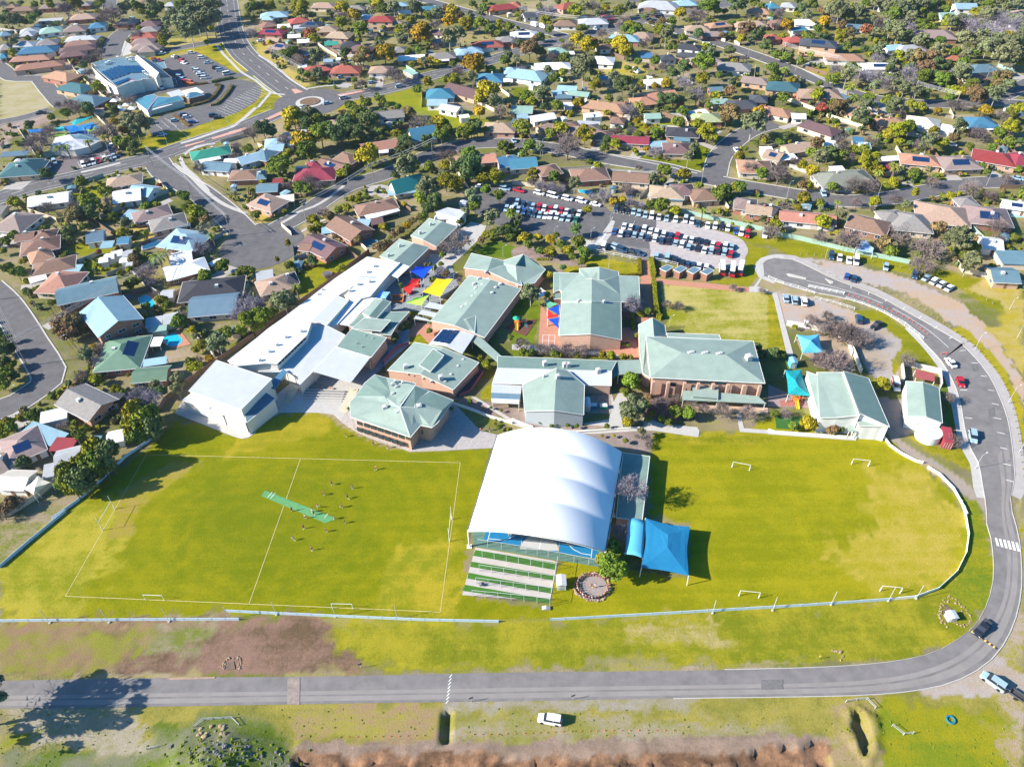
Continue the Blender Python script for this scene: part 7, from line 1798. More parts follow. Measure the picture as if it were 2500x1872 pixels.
def add_trees(n, seed, dens, kinds, rr_, ymin, ymax, x0=0, x1=2500):
 rs = np.random.RandomState(seed); k = 0; t = 0
 while k < n and t < 9000:
  t += 1; px = rs.uniform(x0, x1); py = rs.uniform(ymin, ymax); p = G(px, py)
  if any(inside(np.array([p.x]), np.array([p.y]), [(q.x, q.y) for q in po])[0] for po in NOGO): continue
  R_ = rs.uniform(*rr_)
  if (np.hypot(RP[:, 0] - p.x, RP[:, 1] - p.y) - RP[:, 2]).min() < R_ * .6 or hit_house(p.x, p.y, R_ * .45): continue
  if min((math.hypot(q[0] - p.x, q[1] - p.y) - .8 * q[2] for q in SHADEPTS)) < R_ * .8: continue
  if vnoise(np.array([p.x]), np.array([p.y]), 30, 44)[0] < dens: continue
  s_ = FPX / to_px(p)[2]; tree('N', px, py - R_ * s_ * .8, R_ * s_, kinds[rs.randint(len(kinds))]); k += 1
add_trees(70, 15, 0, 'oogvogdoy', (3.0, 5.0), 4, 235, 2130, 2500); add_trees(190, 5, .25, 'ggydgovbgyo', (2.0, 4.2), 6, 330); add_trees(70, 6, .3, 'gygbdo', (1.6, 3.0), 330, 800)
o = allm.build('garden_shrubs', [leafmat('g'), leafmat('y'), leafmat('d'), leafmat('k')]); o['kind'] = 'stuff'
# ------------------------------------------------------------------ vehicles
CCOL = {'w': ('white', (.74, .74, .73)), 's': ('silver blue', (.30, .42, .50)), 'b': ('blue', (.02, .08, .28)), 'k': ('black', (.02, .025, .035)), 'r': ('red', (.42, .015, .03)), 'g': ('green', (.03, .15, .10)), 'o': ('orange', (.62, .15, .04)), 'n': ('dark blue', (.02, .06, .12)), 'l': ('light grey', (.48, .49, .50))}
CARM = {k: mat('car_paint_' + n.replace(' ', '_'), c, .3, .02, 1, spec=.5) for k, (n, c) in CCOL.items()}
CGL = mat('car_glass', (.015, .02, .03), .06, .02, 1, spec=.7); TYRE = mat('tyre', (.02, .02, .02), .9); HUB = mat('wheel_rim', (.45, .45, .46), .35); HEAD = mat('headlight', (.8, .8, .78), .1); TAIL = mat('tail_light', (.45, .02, .02), .2); TRAY = mat('ute_tray', (.06, .06, .065), .7)
def loft(secs):
 """secs: (x, halfwidth_bottom, halfwidth_top, zbottom, ztop)"""
 mb = MB(); vs = []
 for x, a, b, z0, z1 in secs: vs += [(x, -a, z0), (x, -a * 1.02, (z0 + z1) / 2), (x, -b, z1), (x, b, z1), (x, a * 1.02, (z0 + z1) / 2), (x, a, z0)]
 n = len(secs); fs = []
 for i in range(n - 1):
  for k in range(6): a = i * 6 + k; b = i * 6 + (k + 1) % 6; fs.append((a, a + 6, b + 6, b))
 fs += [tuple(range(5, -1, -1)), tuple(range((n - 1) * 6, n * 6))]
 mb.add(vs, [tuple(reversed(f)) for f in fs]); return mb
CT = {}
def car_proto(kind):
 if kind in CT: return CT[kind]
 L, W_, bh, hh = dict(sedan=(4.7, .9, .92, 1.43), hatch=(4.2, .88, .92, 1.48), suv=(4.8, .94, 1.1, 1.82), ute=(5.3, .93, 1.05, 1.8), van=(5.2, .96, 1.2, 2.1), bus=(7.0, 1.05, 1.3, 2.75))[kind]
 h = L / 2; body = None; glass = None
 if kind in ('sedan', 'hatch', 'suv'):
  body = loft([(-h, W_ * .8, W_ * .7, .35, bh * .8), (-h + .15, W_ * .96, W_ * .86, .25, bh * .98), (-h + .9, W_, W_ * .92, .22, bh), (.9, W_, W_ * .92, .22, bh), (h - .5, W_ * .98, W_ * .88, .22, bh * .86), (h - .1, W_ * .9, W_ * .78, .28, bh * .74), (h, W_ * .75, W_ * .65, .35, bh * .6)])
  r0, r1 = {'sedan': (-h + 1.35, .35), 'hatch': (-h + .5, .4), 'suv': (-h + .35, .6)}[kind]; g0, g1 = {'sedan': (-h + .7, 1.15), 'hatch': (-h + .12, 1.1), 'suv': (-h + .08, 1.25)}[kind]
 elif kind == 'ute':
  body = loft([(-h, W_ * .95, W_ * .92, .4, bh), (-.6, W_, W_ * .94, .3, bh), (1.0, W_, W_ * .92, .3, bh), (h - .5, W_ * .98, W_ * .88, .3, bh * .92), (h, W_ * .78, W_ * .68, .4, bh * .7)]); r0, r1 = -.75, .55; g0, g1 = -.85, 1.15
 elif kind == 'van':
  body = loft([(-h, W_ * .95, W_ * .9, .35, bh), (h - .9, W_, W_ * .94, .3, bh), (h - .2, W_ * .94, W_ * .84, .3, bh * .85), (h, W_ * .8, W_ * .7, .4, bh * .65)]); r0, r1 = -h + .1, h - 1.5; g0, g1 = -h + .02, h - .75
 else:
  body = loft([(-h, W_ * .97, W_ * .95, .4, bh), (h - .15, W_, W_ * .96, .35, bh), (h, W_ * .94, W_ * .9, .4, bh)]); r0, r1 = -h + .05, h - .5; g0, g1 = -h + .02, h - .05
 glass = loft([(g0, W_ * .86, W_ * .8, bh - .05, bh), (r0, W_ * .88, W_ * .76, bh - .05, hh - .05), (r1, W_ * .88, W_ * .76, bh - .05, hh - .05), (g1, W_ * .84, W_ * .78, bh - .05, bh)])
 rf = MB(); rf.box(((r0 + r1) / 2, 0, hh - .02), (r1 - r0 + .06, W_ * 1.56, .07)); off = len(body.v); body.add(rf.v, rf.f)
 for x in ((r0 + r1) / 2,) if kind != 'bus' else (-2, 0, 2):
  for s in (-1, 1): body.box((x, s * W_ * .83, (bh + hh) / 2), (.12, .08, hh - bh))
 if kind == 'bus':
  for x in (r0, r1): body.box((x + (.1 if x < 0 else 0), 0, (bh + hh) / 2 + .1), (.15, W_ * 1.5, hh - bh - .4))
 root = empty('proto_' + kind); parts = []
 b = body.build('body', CARM['w'], root); b.material_slots[0].link = 'OBJECT'
 glass.build('windows', CGL, root)
 rw = .33 if kind not in ('bus', 'ute', 'suv') else .38
 for x in (-h * .6, h * .62):
  for s in (-1, 1):
   m = MB(); n = 12; y0, y1 = s * (W_ - .16), s * (W_ + .03)
   vs = [(x + rw * math.cos(2 * math.pi * i / n), y, rw + rw * math.sin(2 * math.pi * i / n)) for y in (y0, y1) for i in range(n)]
   m.add(vs, [(i, (i + 1) % n, n + (i + 1) % n, n + i) for i in range(n)] + [tuple(range(n)), tuple(range(2 * n - 1, n - 1, -1))]); m.build('wheel', TYRE, root)
 for s in (-1, 1):
  m = MB(); m.box((h - .08, s * W_ * .62, bh * .66), (.14, .34, .15)); m.build('headlight', HEAD, root)
  m = MB(); m.box((-h + .03, s * W_ * .66, bh * .78), (.1, .26, .18)); m.build('tail_light', TAIL, root)
 if kind == 'ute': m = MB(); m.box((-h + .95, 0, bh + .01), (1.7, W_ * 1.6, .06)); m.build('tray', TRAY, root)
 CT[kind] = root; return root
KN = dict(sedan='sedan', hatch='hatchback', suv='four wheel drive', ute='utility truck', van='van', bus='minibus')
USED = set()
def car(T, x, y, dx, dy, col, kind, group='parked cars', label=None, extra=''):
 p = P(T, x, y, .7); q = P(T, x + dx, y + dy, .7); d = q - p; rz = math.atan2(d.y, d.x); p.z = 0.08
 pr = car_proto(kind); c = copy_tree(pr)
 c.name = {'ute': 'utility_truck', 'van': 'van', 'bus': 'minibus'}.get(kind, 'parked_car'); c.location = p; c.rotation_euler = (0, 0, rz)
 for ch in c.children:
  if ch.name.startswith('body'): ch.material_slots[0].material = CARM[col]
 reg(c, extra + CCOL[col][0] + ' ' + KN[kind], 'car' if kind not in ('van', 'bus', 'ute') else KN[kind].split()[-1], group, p, label); return c
def row(T, s, dx, dy, group):
 rs = random.Random(len(s))
 for e in s.split(';'):
  x, y, cl = e.split(); k = rs.choice(['sedan', 'hatch', 'suv', 'suv', 'sedan', 'hatch'])
  if len(cl) > 1: k = {'u': 'ute', 'v': 'van', 's': 'suv', 'd': 'sedan', 'b': 'bus'}[cl[1]]
  car(T, float(x), float(y), dx, dy, cl[0], k, group)
row('B2', '235 252 ws;355 277 wv;478 300 ws;600 320 ws;722 348 wd', 100, 25, 'cars parked along the top of the sealed car park')
row('B2', '45 330 s;95 348 n;150 358 n;180 372 s;230 380 r;278 385 w;328 392 r;375 400 w;425 405 r;470 412 w;525 420 k;580 425 w', -22, 50, 'cars in the sealed car park')
row('B2', '10 385 s;55 397 s;103 410 b;150 422 n;190 432 n;240 442 s;290 447 w;335 450 w;387 452 w;435 465 s;490 472 s;552 480 g', -22, 50, 'cars in the sealed car park')
row('B1', '2165 385 s;2205 405 w', -22, 50, 'cars in the sealed car park'); car('B2', 60, 228, 100, 28, 'r', 'ute', label='red utility truck with pale tray at the left end of the sealed car park')
car('B1', 2150, 215, 100, 15, 's', 'suv'); car('B1', 1935, 195, 100, 15, 'w', 'sedan'); car('B1', 2150, 1300, 1, 1, 'w', 'sedan') if False else None
row('B2', '900 385 n;950 395 k;1000 405 k;1050 410 s;1097 425 s;1152 440 s;1207 450 w;1270 458 l;1337 468 s;1415 480 w;1500 482 l;1555 495 w;1607 515 n;1693 530 w;1757 535 w;1813 543 k;1865 555 w;1935 580 b;1983 592 w;2035 608 r;2188 610 w', -8, 50, 'cars along the green boundary fence')
row('B2', '970 535 w;1027 543 w;1082 557 n;1145 557 w;1197 575 w;1250 588 w;1312 605 w;1373 615 n;1430 620 r;1497 642 w;1553 652 w;1612 660 k;1680 675 k;1737 690 w;1782 705 r;1845 705 w;1898 715 s', 14, -50, 'cars in the upper middle row of the gravel car park')
row('B2', '885 580 b;942 600 w;1002 600 n;1060 610 s;1120 618 s;1172 637 n;1235 645 w;1295 662 n;1350 667 k;1415 680 s;1470 692 w;1527 715 s;1605 725 k;1663 743 w;1725 748 s;1782 755 k;1838 760 s;1890 777 r', 14, -50, 'cars in the lower middle row of the gravel car park')
row('B2', '1248 795 s;1342 808 sv;1405 830 k;1475 850 k;1520 862 n;1568 875 n;1615 880 w;1680 888 w', 10, -50, 'cars parked behind the four shelters')
car('B2', 795, 710, 20, -50, 'w', 'van', label='white van parked alone beside the zebra crossing of the car park'); row('B2', '905 722 s;950 740 n;1052 762 k;1100 772 n', 40, 15, 'cars in the shaded marked bays')
for k, (x, y) in enumerate(((1815, 915), (1903, 927), (1975, 917))):
 c = car('B2', x, y, 2 - k * 8, 50, 'w', 'bus', 'minibuses beside the gravel car park', ('leftmost', 'middle', 'rightmost')[k] + ' of three white minibuses with red front beside the gravel car park')
 mb = MB(); mb.box((3.3, 0, .95), (.5, 2.12, .9)); mb.box((3.53, 0, .7), (.06, 1.9, .5)); mb.build('red_nose', CARM['r'], c)
row('B3', '548 795 n;620 808 w;703 832 w;762 838 wv', 0, 50, 'cars on the grass below the green boundary fence'); row('B3', '1020 890 s;1270 960 n', -5, 50, 'cars on the dirt parking area')
row('B3', '1372 982 s;1440 1012 w;1502 1037 w;1568 1070 w', 50, -40, 'row of angled cars on the dirt parking area'); row('B3', '685 968 b;745 988 n', 15, -50, 'pair of cars on the inner verge')
row('B3', '155 1160 s;228 1175 ss;310 1188 w;340 1385 w;785 1340 n;645 1447 b', -10, -50, 'cars in the preschool gravel yard'); car('B3', 937, 1395, -60, 40, 'k', 'ute', label='dark utility truck at the right edge of the preschool gravel yard')
car('C3', 1580, 300, -60, -70, 'w', 'sedan', label='white sedan parked at the kerb of the access road behind three cones'); car('C3', 1665, 468, 25, 60, 'r', 'hatch', label='dark red hatchback parked at the kerb of the access road'); car('C3', 1772, 940, 10, 60, 's', 'suv', label='blue grey four wheel drive parked at the kerb beside a bare tree')
c = car('C3', 1105, 495, 15, 60, 'w', 'van', label='white van with red and blue side markings between hall and shed'); mb = MB(); mb.box((-.8, .98, .9), (2.6, .04, .5)); mb.box((-.8, -.98, .9), (2.6, .04, .5)); mb.build('side_marking', CARM['r'], c)
car('D2', 1940, 755, -50, 55, 'k', 'ute', label='black utility truck driving over the speed hump on the bend'); car('D2', 2012, 1100, -60, -42, 's', 'suv', label='blue grey four wheel drive towing a trailer at the lower right corner')
car('D1', 1365, 1345, -70, -12, 'w', 'suv', label='white four wheel drive parked alone on the grass south of the bottom road')
c = P('D2', 2165, 1190, .5); c.z = 0; root = empty('box_trailer', c, math.atan2(*(lambda d: (d.y, d.x))(P('D2', 2105, 1150, 0) - P('D2', 2165, 1190, 0))))
mb = MB(); mb.box((0, 0, .55), (2.6, 1.5, .08)); 
for s in (-1, 1): mb.box((0, s * .75, .8), (2.6, .06, .5)); mb.box((s * 1.3, 0, .8), (.06, 1.5, .5))
mb.build('tray', TRAY, root); mb = MB(); mb.tube((1.3, 0, .5), (2.4, 0, .5), .05); mb.build('drawbar', TRIM, root)
for s in (-1, 1): mb = MB(); mb.tube((0, s * .85, .33), (0, s * 1.0, .33), .33, n=12); mb.build('wheel', TYRE, root)
reg(root, '', 'trailer', pos=c, label='black box trailer behind the blue grey four wheel drive, lower right corner')
row('A0', '1370 520 r;1345 530 n;1335 512 r', 60, 5, 'cars at the top left of the supermarket car park'); row('A0', '1400 460 w;1305 445 s;1215 468 n', 60, -10, 'cars on the street above the supermarket'); row('A0', '1650 455 w;1745 498 w;1797 540 s;1870 588 k;1900 605 s', 60, -5, 'cars on the right side of the supermarket car park'); car('A0', 1965, 637, 60, -12, 'w', 'van', label='white van at the lower right end of the supermarket car park')
row('A0', '1510 490 w;1538 503 k;1573 522 r;1590 545 w', 60, 10, 'cars in the upper row of the supermarket car park'); row('A0', '1685 597 s;1710 612 w;1730 635 w;1745 652 s;1770 672 w', 60, -5, 'cars in the middle of the supermarket car park'); row('A0', '1535 648 b;1555 665 s;1580 685 s;1610 708 r;1650 712 o', 60, 5, 'cars in the lower row of the supermarket car park'); row('A0', '1330 762 w;1395 757 w;1465 738 w;1500 733 o', 25, 30, 'cars along the supermarket shopfront')
row('A0', '1590 990 n;1612 1008 w;1510 1040 s;1660 1055 b;1845 998 n;1880 1015 k;1285 1035 n;1305 1062 s;1355 1160 b;1400 1165 s', 60, -10, 'cars in the lower car park by the bistro'); row('A0', '720 1425 w;762 1412 w;806 1402 w;850 1388 r;903 1373 w;945 1363 s;985 1348 s;1020 1332 b', 15, 30, 'cars in the front row of the child care car park'); row('A0', '965 1260 w;950 1283 n;385 1400 w;415 1430 w;470 1400 s', 20, 40, 'cars at the edges of the child care car park')
car('A0', 350, 975, -60, 5, 'k', 'ute', label='dark utility truck on the track beside the vacant lot'); car('A0', 275, 305, 30, 10, 'w', 'hatch'); car('A0', 320, 322, 30, 10, 'w', 'hatch'); car('A0', 890, 330, 60, 0, 'k', 'sedan')
for e in ('1240 745 s;760 845 l;615 890 s;735 665 s;810 690 n;655 655 n', '1065 245 w;1095 265 s;40 350 w;105 450 k;960 195 o;990 220 l;1000 712 s'): row('A1', e, 60, -12, 'cars in the streets near the roundabout')
car('A1', 405, 920, 40, -25, 'l', 'hatch', label='pale grey hatchback entering the roundabout from the left'); row('A2', '1940 1295 w;15 1215 s;655 1368 n;1170 155 s;720 250 w', 30, 40, 'cars in the streets above the car park'); row('A3', '2160 1540 s;1900 1422 b;1590 1250 w', 70, 15, 'cars in the streets on the right'); row('B3', '505 365 b;480 255 s', 30, 60, 'cars in front yards on the right')
row('B2', '1010 265 n', 30, 60, 'cars'); row('B0', '2010 1490 w', 60, 10, 'cars') if False else None
car('C0', 755, 490, 60, -10, 'k', 'hatch', label='dark hatchback half under the carport behind the grey gabled house')
# caravans, boat
VANM = mat('caravan_white', (.75, .75, .73), .5, .03, 1)
for T, x, y, dx, dy, l in (('A2', 195, 212, 60, 20, 'white caravan parked on the street, left one of two'), ('A2', 268, 226, 60, 20, 'white caravan parked on the street, right one of two'), ('A2', 1070, 610, 60, 20, 'white caravan standing on the dry yellow lawn'), ('A2', 1680, 390, 60, 5, 'white caravan beside the two storey charcoal roofed house'), ('B0', 1862, 846, 60, -30, 'white covered boat on a trailer beside the curved driveway')):
 p = P(T, x, y, 1.2); q = P(T, x + dx, y + dy, 1.2); p.z = 0; d = q - p; root = empty('caravan', p, math.atan2(d.y, d.x)); bt = 'boat' in l
 if bt: root.name = 'boat'; m = loft([(-2.6, .9, 1.0, .5, 1.3), (0, .95, 1.1, .45, 1.4), (1.8, .6, .8, .5, 1.4), (2.8, .08, .1, .9, 1.4)])
 else: m = loft([(-2.6, 1.05, .95, .5, 2.3), (-2.3, 1.1, 1.05, .4, 2.55), (1.9, 1.1, 1.05, .4, 2.55), (2.5, 1.05, .95, .6, 1.9)])
 m.build('hull' if bt else 'body', VANM, root)
 if not bt:
  for s in (-1, 1): mb = MB(); mb.box((-.3, s * 1.1, 1.7), (1.6, .06, .6)); mb.build('window', GLASS, root)
 for s in (-1, 1): mb = MB(); mb.tube((0, s * .85, .33), (0, s * 1.05, .33), .33, n=10); mb.build('wheel', TYRE, root)
 reg(root, '', 'boat' if bt else 'caravan', pos=p, label=l)
for r_ in CT.values():
 for ch in list(r_.children): bpy.data.objects.remove(ch)
 bpy.data.objects.remove(r_)
# ------------------------------------------------------------------ power poles, lamps and wires
STEEL = mat('galvanised', (.45, .47, .48), .5, .05, 1); POLEW = mat('pole_timber', (.28, .24, .2), .9, .2, 2)
TOPS = {}
def ppole(T, x, y, h, key=None, lamp=False, rz=0.0):
 c = P(T, x, y, 0); root = empty('street_lamp' if lamp else 'power_pole', c, rz); mb = MB(); mb.tube((0, 0, 0), (0, 0, h), .17 if not lamp else .07, .11 if not lamp else .04, 8); mb.build('pole', STEEL if lamp else POLEW, root)
 if lamp:
  mb = MB(); mb.tube((0, 0, h), (1.2, 0, h + .4), .035); mb.build('arm', STEEL, root); mb = MB(); mb.box((1.35, 0, h + .4), (.5, .2, .1)); mb.build('lamp_head', FRAME, root)
 else:
  for k, z in enumerate((h - .3, h - 1.3)): mb = MB(); mb.box((0, 0, z), (2.4, .14, .16)); mb.build('crossarm', POLEW, root)
  mb = MB()
  for xx in (-1.1, -.5, .5, 1.1): mb.cyl((xx, 0, h - .2), .06, .3, 6)
  mb.build('insulators', FRAME, root)
 reg(root, 'slim grey street lamp' if lamp else 'timber power pole', 'street lamp' if lamp else 'power pole', 'lamps of the streets' if lamp else 'power poles of the streets', c)
 if key: TOPS[key] = (c, h, rz)
for k, (T, x, y, h, rz) in {'a': ('C0', 240, 330, 11, .5), 'b': ('B0', 2000, 630, 10, -.7), 'c': ('B0', 1665, 300, 10, -.7), 'd': ('A0', 1325, 1450, 10, -.7), 'e': ('B1', 440, 520, 10, .9), 'f': ('B1', 1022, 185, 10, .6), 'g': ('A1', 1530, 1385, 10, .6), 'h': ('A3', 110, 530, 10, .9), 'i': ('A3', 750, 790, 11, .9), 'j': ('A3', 1245, 860, 9, .9), 'k': ('A3', 1605, 960, 9, .9),
 'l': ('A3', 1860, 755, 10, .3), 'm': ('A1', 155, 550, 9, .9), 'n': ('A1', 415, 710, 9, .9), 'o': ('A2', 562, 290, 10, .5), 'p': ('A2', 70, 190, 9, .5), 'q': ('A2', 1320, 235, 9, .5), 'r': ('B0', -60, 1180, 11, .5), 's': ('A3', 570, 650, 10, .9)}.items(): ppole(T, x, y, h, k, False, rz)
for T, x, y, h in (('B1', 795, 155, 8), ('A0', 1450, 1260, 9), ('A0', 1980, 1110, 10), ('A0', 975, 1400, 9), ('A0', 1840, 1130, 5), ('C0', 605, 255, 8), ('C0', 185, 692, 8), ('B0', 75, 892, 8), ('B0', 325, 1260, 8), ('A1', 512, 935, 9), ('A1', 142, 1090, 9), ('A1', 57, 865, 9), ('A1', 605, 592, 8), ('A1', 680, 760, 8), ('A2', 265, 1350, 8), ('A2', 1635, 1592, 8), ('A3', 235, 620, 8), ('B0', 950, 400, 7), ('A2', 2035, 510, 7), ('B3', 160, 300, 7), ('B3', 940, 310, 7), ('B3', 1885, 190, 7), ('C3', 1785, 195, 6), ('C3', 2075, 650, 6), ('C3', 2165, 1080, 6), ('C3', 2150, 90, 5), ('C3', 1790, 1215, 5), ('B2', 835, 900, 5), ('B2', 365, 635, 4), ('B2', 680, 650, 4), ('B2', 845, 540, 5), ('B2', 1355, 1410, 4), ('B1', 2135, 800, 4), ('B1', 1712, 1040, 4), ('B3', 2085, 1260, 4), ('B3', 495, 810, 4)): ppole(T, x, y, h, None, True, 0.4)
WIRE = mat('wire', (.40, .40, .42), .4)
for a, b in ('rc', 'ab', 'bc', 'cd', 'ef', 'fg', 'hs', 'si', 'ij', 'jk', 'mn', 'op', 'oq'):
 if a == 'r' and b == 'c': a, b = 'r', 'a'
 (c0, h0, r0_), (c1_, h1_, r1_) = TOPS[a], TOPS[b]
 for ex, dz in ((-1.1, -.05), (0, -.05), (1.1, -.05), (-.6, -1.1), (.6, -1.1)):
  mb = MB(); p0 = c0 + Vector((math.cos(r0_) * ex, math.sin(r0_) * ex, h0 + dz)); p1 = c1_ + Vector((math.cos(r1_) * ex, math.sin(r1_) * ex, h1_ + dz)); prev = p0; org = (p0 + p1) / 2; org.z = 0
  for i in range(1, 11):
   t = i / 10; p = p0.lerp(p1, t); p.z -= (p1 - p0).length * .018 * 4 * t * (1 - t); mb.tube(prev - org, p - org, .035, n=3); prev = p
  o = mb.build('overhead_wire', WIRE); o.location = org; reg(o, 'sagging overhead power wire', 'wire', 'overhead wires', org)
# ------------------------------------------------------------------ goals and net poles
def goal(Ta, xa, ya, Tb, xb, yb, h, up, label, pad=False):
 a = P(Ta, xa, ya, 0); b = P(Tb, xb, yb, 0); c = (a + b) / 2; root = empty('goal_posts', c)
 for p in (a, b):
  q = p - c; mb = MB(); mb.tube((q.x, q.y, 0), (q.x, q.y, up or h), .05, n=8); mb.build('upright', WF, root)
  if pad: mb = MB(); mb.tube((q.x, q.y, 0), (q.x, q.y, 1.3), .11, n=10); mb.build('post_pad', mat('post_pad', (.74, .76, .78), .7), root)
 mb = MB(); mb.tube((a - c) + Vector((0, 0, h)), (b - c) + Vector((0, 0, h)), .045, n=8); mb.build('crossbar', WF, root)
 reg(root, '', 'goal', pos=c, label=label)
goal('C0', 993, 1565, 'D0', 668, 118, 3.0, 5.0, 'white padded rugby goal posts at the left end of the soccer field', True); goal('D1', 727, 47, 'D1', 712, 190, 3.0, 5.0, 'white padded rugby goal posts beside the barrel roof', True)
for (Ta, xa, ya, Tb, xb, yb, l) in (('D0', 947, 570, 'D0', 1070, 575, 'small white goal on the bottom line of the soccer field, left one'), ('D1', -48, 628, 'D1', 85, 630, 'small white goal on the bottom line of the soccer field, right one'), ('C2', 1900, 1205, 'C2', 2050, 1233, 'white goal at the upper left of the second oval'), ('C3', 720, 1178, 'C3', 865, 1195, 'white goal at the upper right of the second oval'), ('D2', 357, 543, 'D2', 485, 557, 'white goal at the lower left of the second oval'), ('D2', 1273, 512, 'D2', 1403, 526, 'white goal at the lower right of the second oval')): goal(Ta, xa, ya, Tb, xb, yb, 2.1, None, l, 'second' in l)
for T, x, y in (('D0', 325, 720), ('D0', 710, 717), ('D0', 1100, 712), ('D0', 1490, 698), ('D0', 1797, 668), ('D0', 2180, 680), ('D1', 372, 692), ('D2', 185, 657), ('D2', 575, 638), ('D2', 955, 602), ('D2', 1327, 577), ('D2', 1508, 562)):
 c = P(T, x, y, 0); root = empty('net_pole', c); mb = MB(); mb.tube((0, 0, 0), (0, 0, 5.2), .06, n=6); mb.build('pole', STEEL, root); mb = MB(); mb.cyl((0, 0, 0), .28, .25, 10); mb.build('footing', CONC, root); reg(root, 'thin steel net pole', 'pole', 'net poles along the bottom boundary boards', c)
# cricket nets and court fence: pipe frames with chain mesh drawn as fine wires
def cage(T, s, h, label, name='mesh_fence', step=3.0):
 L = pts(T, s); c = sum(L, Vector()) / len(L); root = empty(name, c); mb = MB(); mw = MB()
 for a, b in zip(L, L[1:]):
  n = max(1, round((b - a).length / step)); mb.tube(a - c + Vector((0, 0, h)), b - c + Vector((0, 0, h)), .05); 
  for i in range(n + 1): q = a.lerp(b, i / n) - c; mb.tube((q.x, q.y, 0), (q.x, q.y, h), .05)
  m = int(h / .45)
  for i in range(1, m): z = h * i / m; mw.tube(a - c + Vector((0, 0, z)), b - c + Vector((0, 0, z)), .009, n=3)
  k = int((b - a).length / .45)
  for i in range(k): q = a.lerp(b, i / k) - c; mw.tube((q.x, q.y, 0), (q.x, q.y, h), .008, n=3)
 mb.build('frame', STEEL, root); mw.build('mesh', DKF, root); reg(root, '', 'fence', pos=c, label=label)
for k, (s, l) in enumerate((('275,1270 905,1385', 'topmost'), ('250,1395 890,1488', 'second'), ('220,1505 870,1590', 'third'), ('190,1615 860,1680', 'lowest'))): cage('E', s, 2.6, l + ' mesh divider of the cricket practice nets')
cage('E', '925,1325 885,1560 858,1700', 3.0, 'mesh end fence on the right of the cricket nets'); cage('E', '205,1170 560,1225 940,1290 1320,1365', 2.6, 'mesh fence between sports court and cricket nets')
# small white shed, benches, boxes
def hut(T, x, y, sx, sy, h, m, rm, label, name='shed', rz=0.0, cat='shed'):
 c = P(T, x, y, 0); root = empty(name, c, rz); mb = MB(); mb.box((0, 0, h / 2), (sx, sy, h)); mb.build('wall', m, root); mb = MB()
 mb.add([(-sx / 2 - .15, -sy / 2 - .15, h), (sx / 2 + .15, -sy / 2 - .15, h), (sx / 2 + .15, sy / 2 + .15, h), (-sx / 2 - .15, sy / 2 + .15, h), (0, -sy / 2 - .15, h + .35), (0, sy / 2 + .15, h + .35)], [(0, 4, 5, 3), (1, 2, 5, 4), (0, 1, 4), (2, 3, 5), (3, 2, 1, 0)]); mb.build('roof', rm, root)
 mb = MB(); mb.box((0, -sy / 2 - .02, h * .45), (.9, .05, h * .85)); mb.build('door', ACM, root); reg(root, '', cat, pos=c, label=label)
hut('D1', 1437, 475, 2.0, 2.6, 2.1, SW, SW, 'small white shed at the right end of the cricket nets')
hut('D2', 1728, 690, 1.9, 1.7, 1.5, TRIM, SW, 'white electrical kiosk inside the rock lined hollow', 'electrical_kiosk', .1, 'kiosk'); hut('B3', 1435, 1070, .5, .5, .3, TRIM, TRIM, 'x') if False else None
hut('C3', 205, 330, 1.8, 2.6, 2.3, BLUE2, mat('hut_blue', (.2, .4, .55), .6), 'tiny pale blue roofed cubby hut beside the preschool path', 'cubby_hut')
hut('B1', 375, 905, 2.8, 3.6, 2.0, RM['gb'], RM['gb'], 'dark blue green garden shed by the fence of the brown carport yard')
hut('D1', 1340, 628, 1.6, .6, .4, CONC, CONC, 'low concrete box at the bottom corner of the cricket nets', 'utility_box', 0, 'box')
hut('D1', 922, 478, .9, .5, .7, DKF, DKF, 'small dark bin on the pale strip of the cricket nets', 'bin', 0, 'bin')
c = P('C2', 650, 620, 0); hut('C2', 650, 690, 1.4, 3.4, 2.3, SW, SW, 'white cool room box beside the tall cross gable', 'cool_room', 0, 'cool room')
for x, y, m, l in ((700, 690, BLUE, 'blue skip bins in the service yard'), (790, 695, PC['green'], 'green recycling bin in the service yard')):
 c = P('C2', x, y, 0); root = empty('bin', c); mb = MB(); mb.box((0, 0, .6), (2.0, 1.3, 1.2)); mb.build('bin_body', m, root); mb = MB(); mb.box((0, 0, 1.24), (2.05, 1.35, .1)); mb.build('lid', TRIM, root); reg(root, '', 'bin', pos=c, label=l)
# blue tyre
c = P('D2', 1732, 1350, 0); mb = MB(); n, m_ = 24, 8; vs = [((.75 + .2 * math.cos(2 * math.pi * j / m_)) * math.cos(2 * math.pi * i / n), (.75 + .2 * math.cos(2 * math.pi * j / m_)) * math.sin(2 * math.pi * i / n), .2 + .2 * math.sin(2 * math.pi * j / m_)) for i in range(n) for j in range(m_)]
mb.add(vs, [(i * m_ + j, ((i + 1) % n) * m_ + j, ((i + 1) % n) * m_ + (j + 1) % m_, i * m_ + (j + 1) % m_) for i in range(n) for j in range(m_)]); o = mb.build('tyre', mat('blue_rubber', (.01, .16, .25), .7), None, True); o.location = c; reg(o, '', 'tyre', None, c, 'large blue painted tyre lying on the grass in the lower right corner')
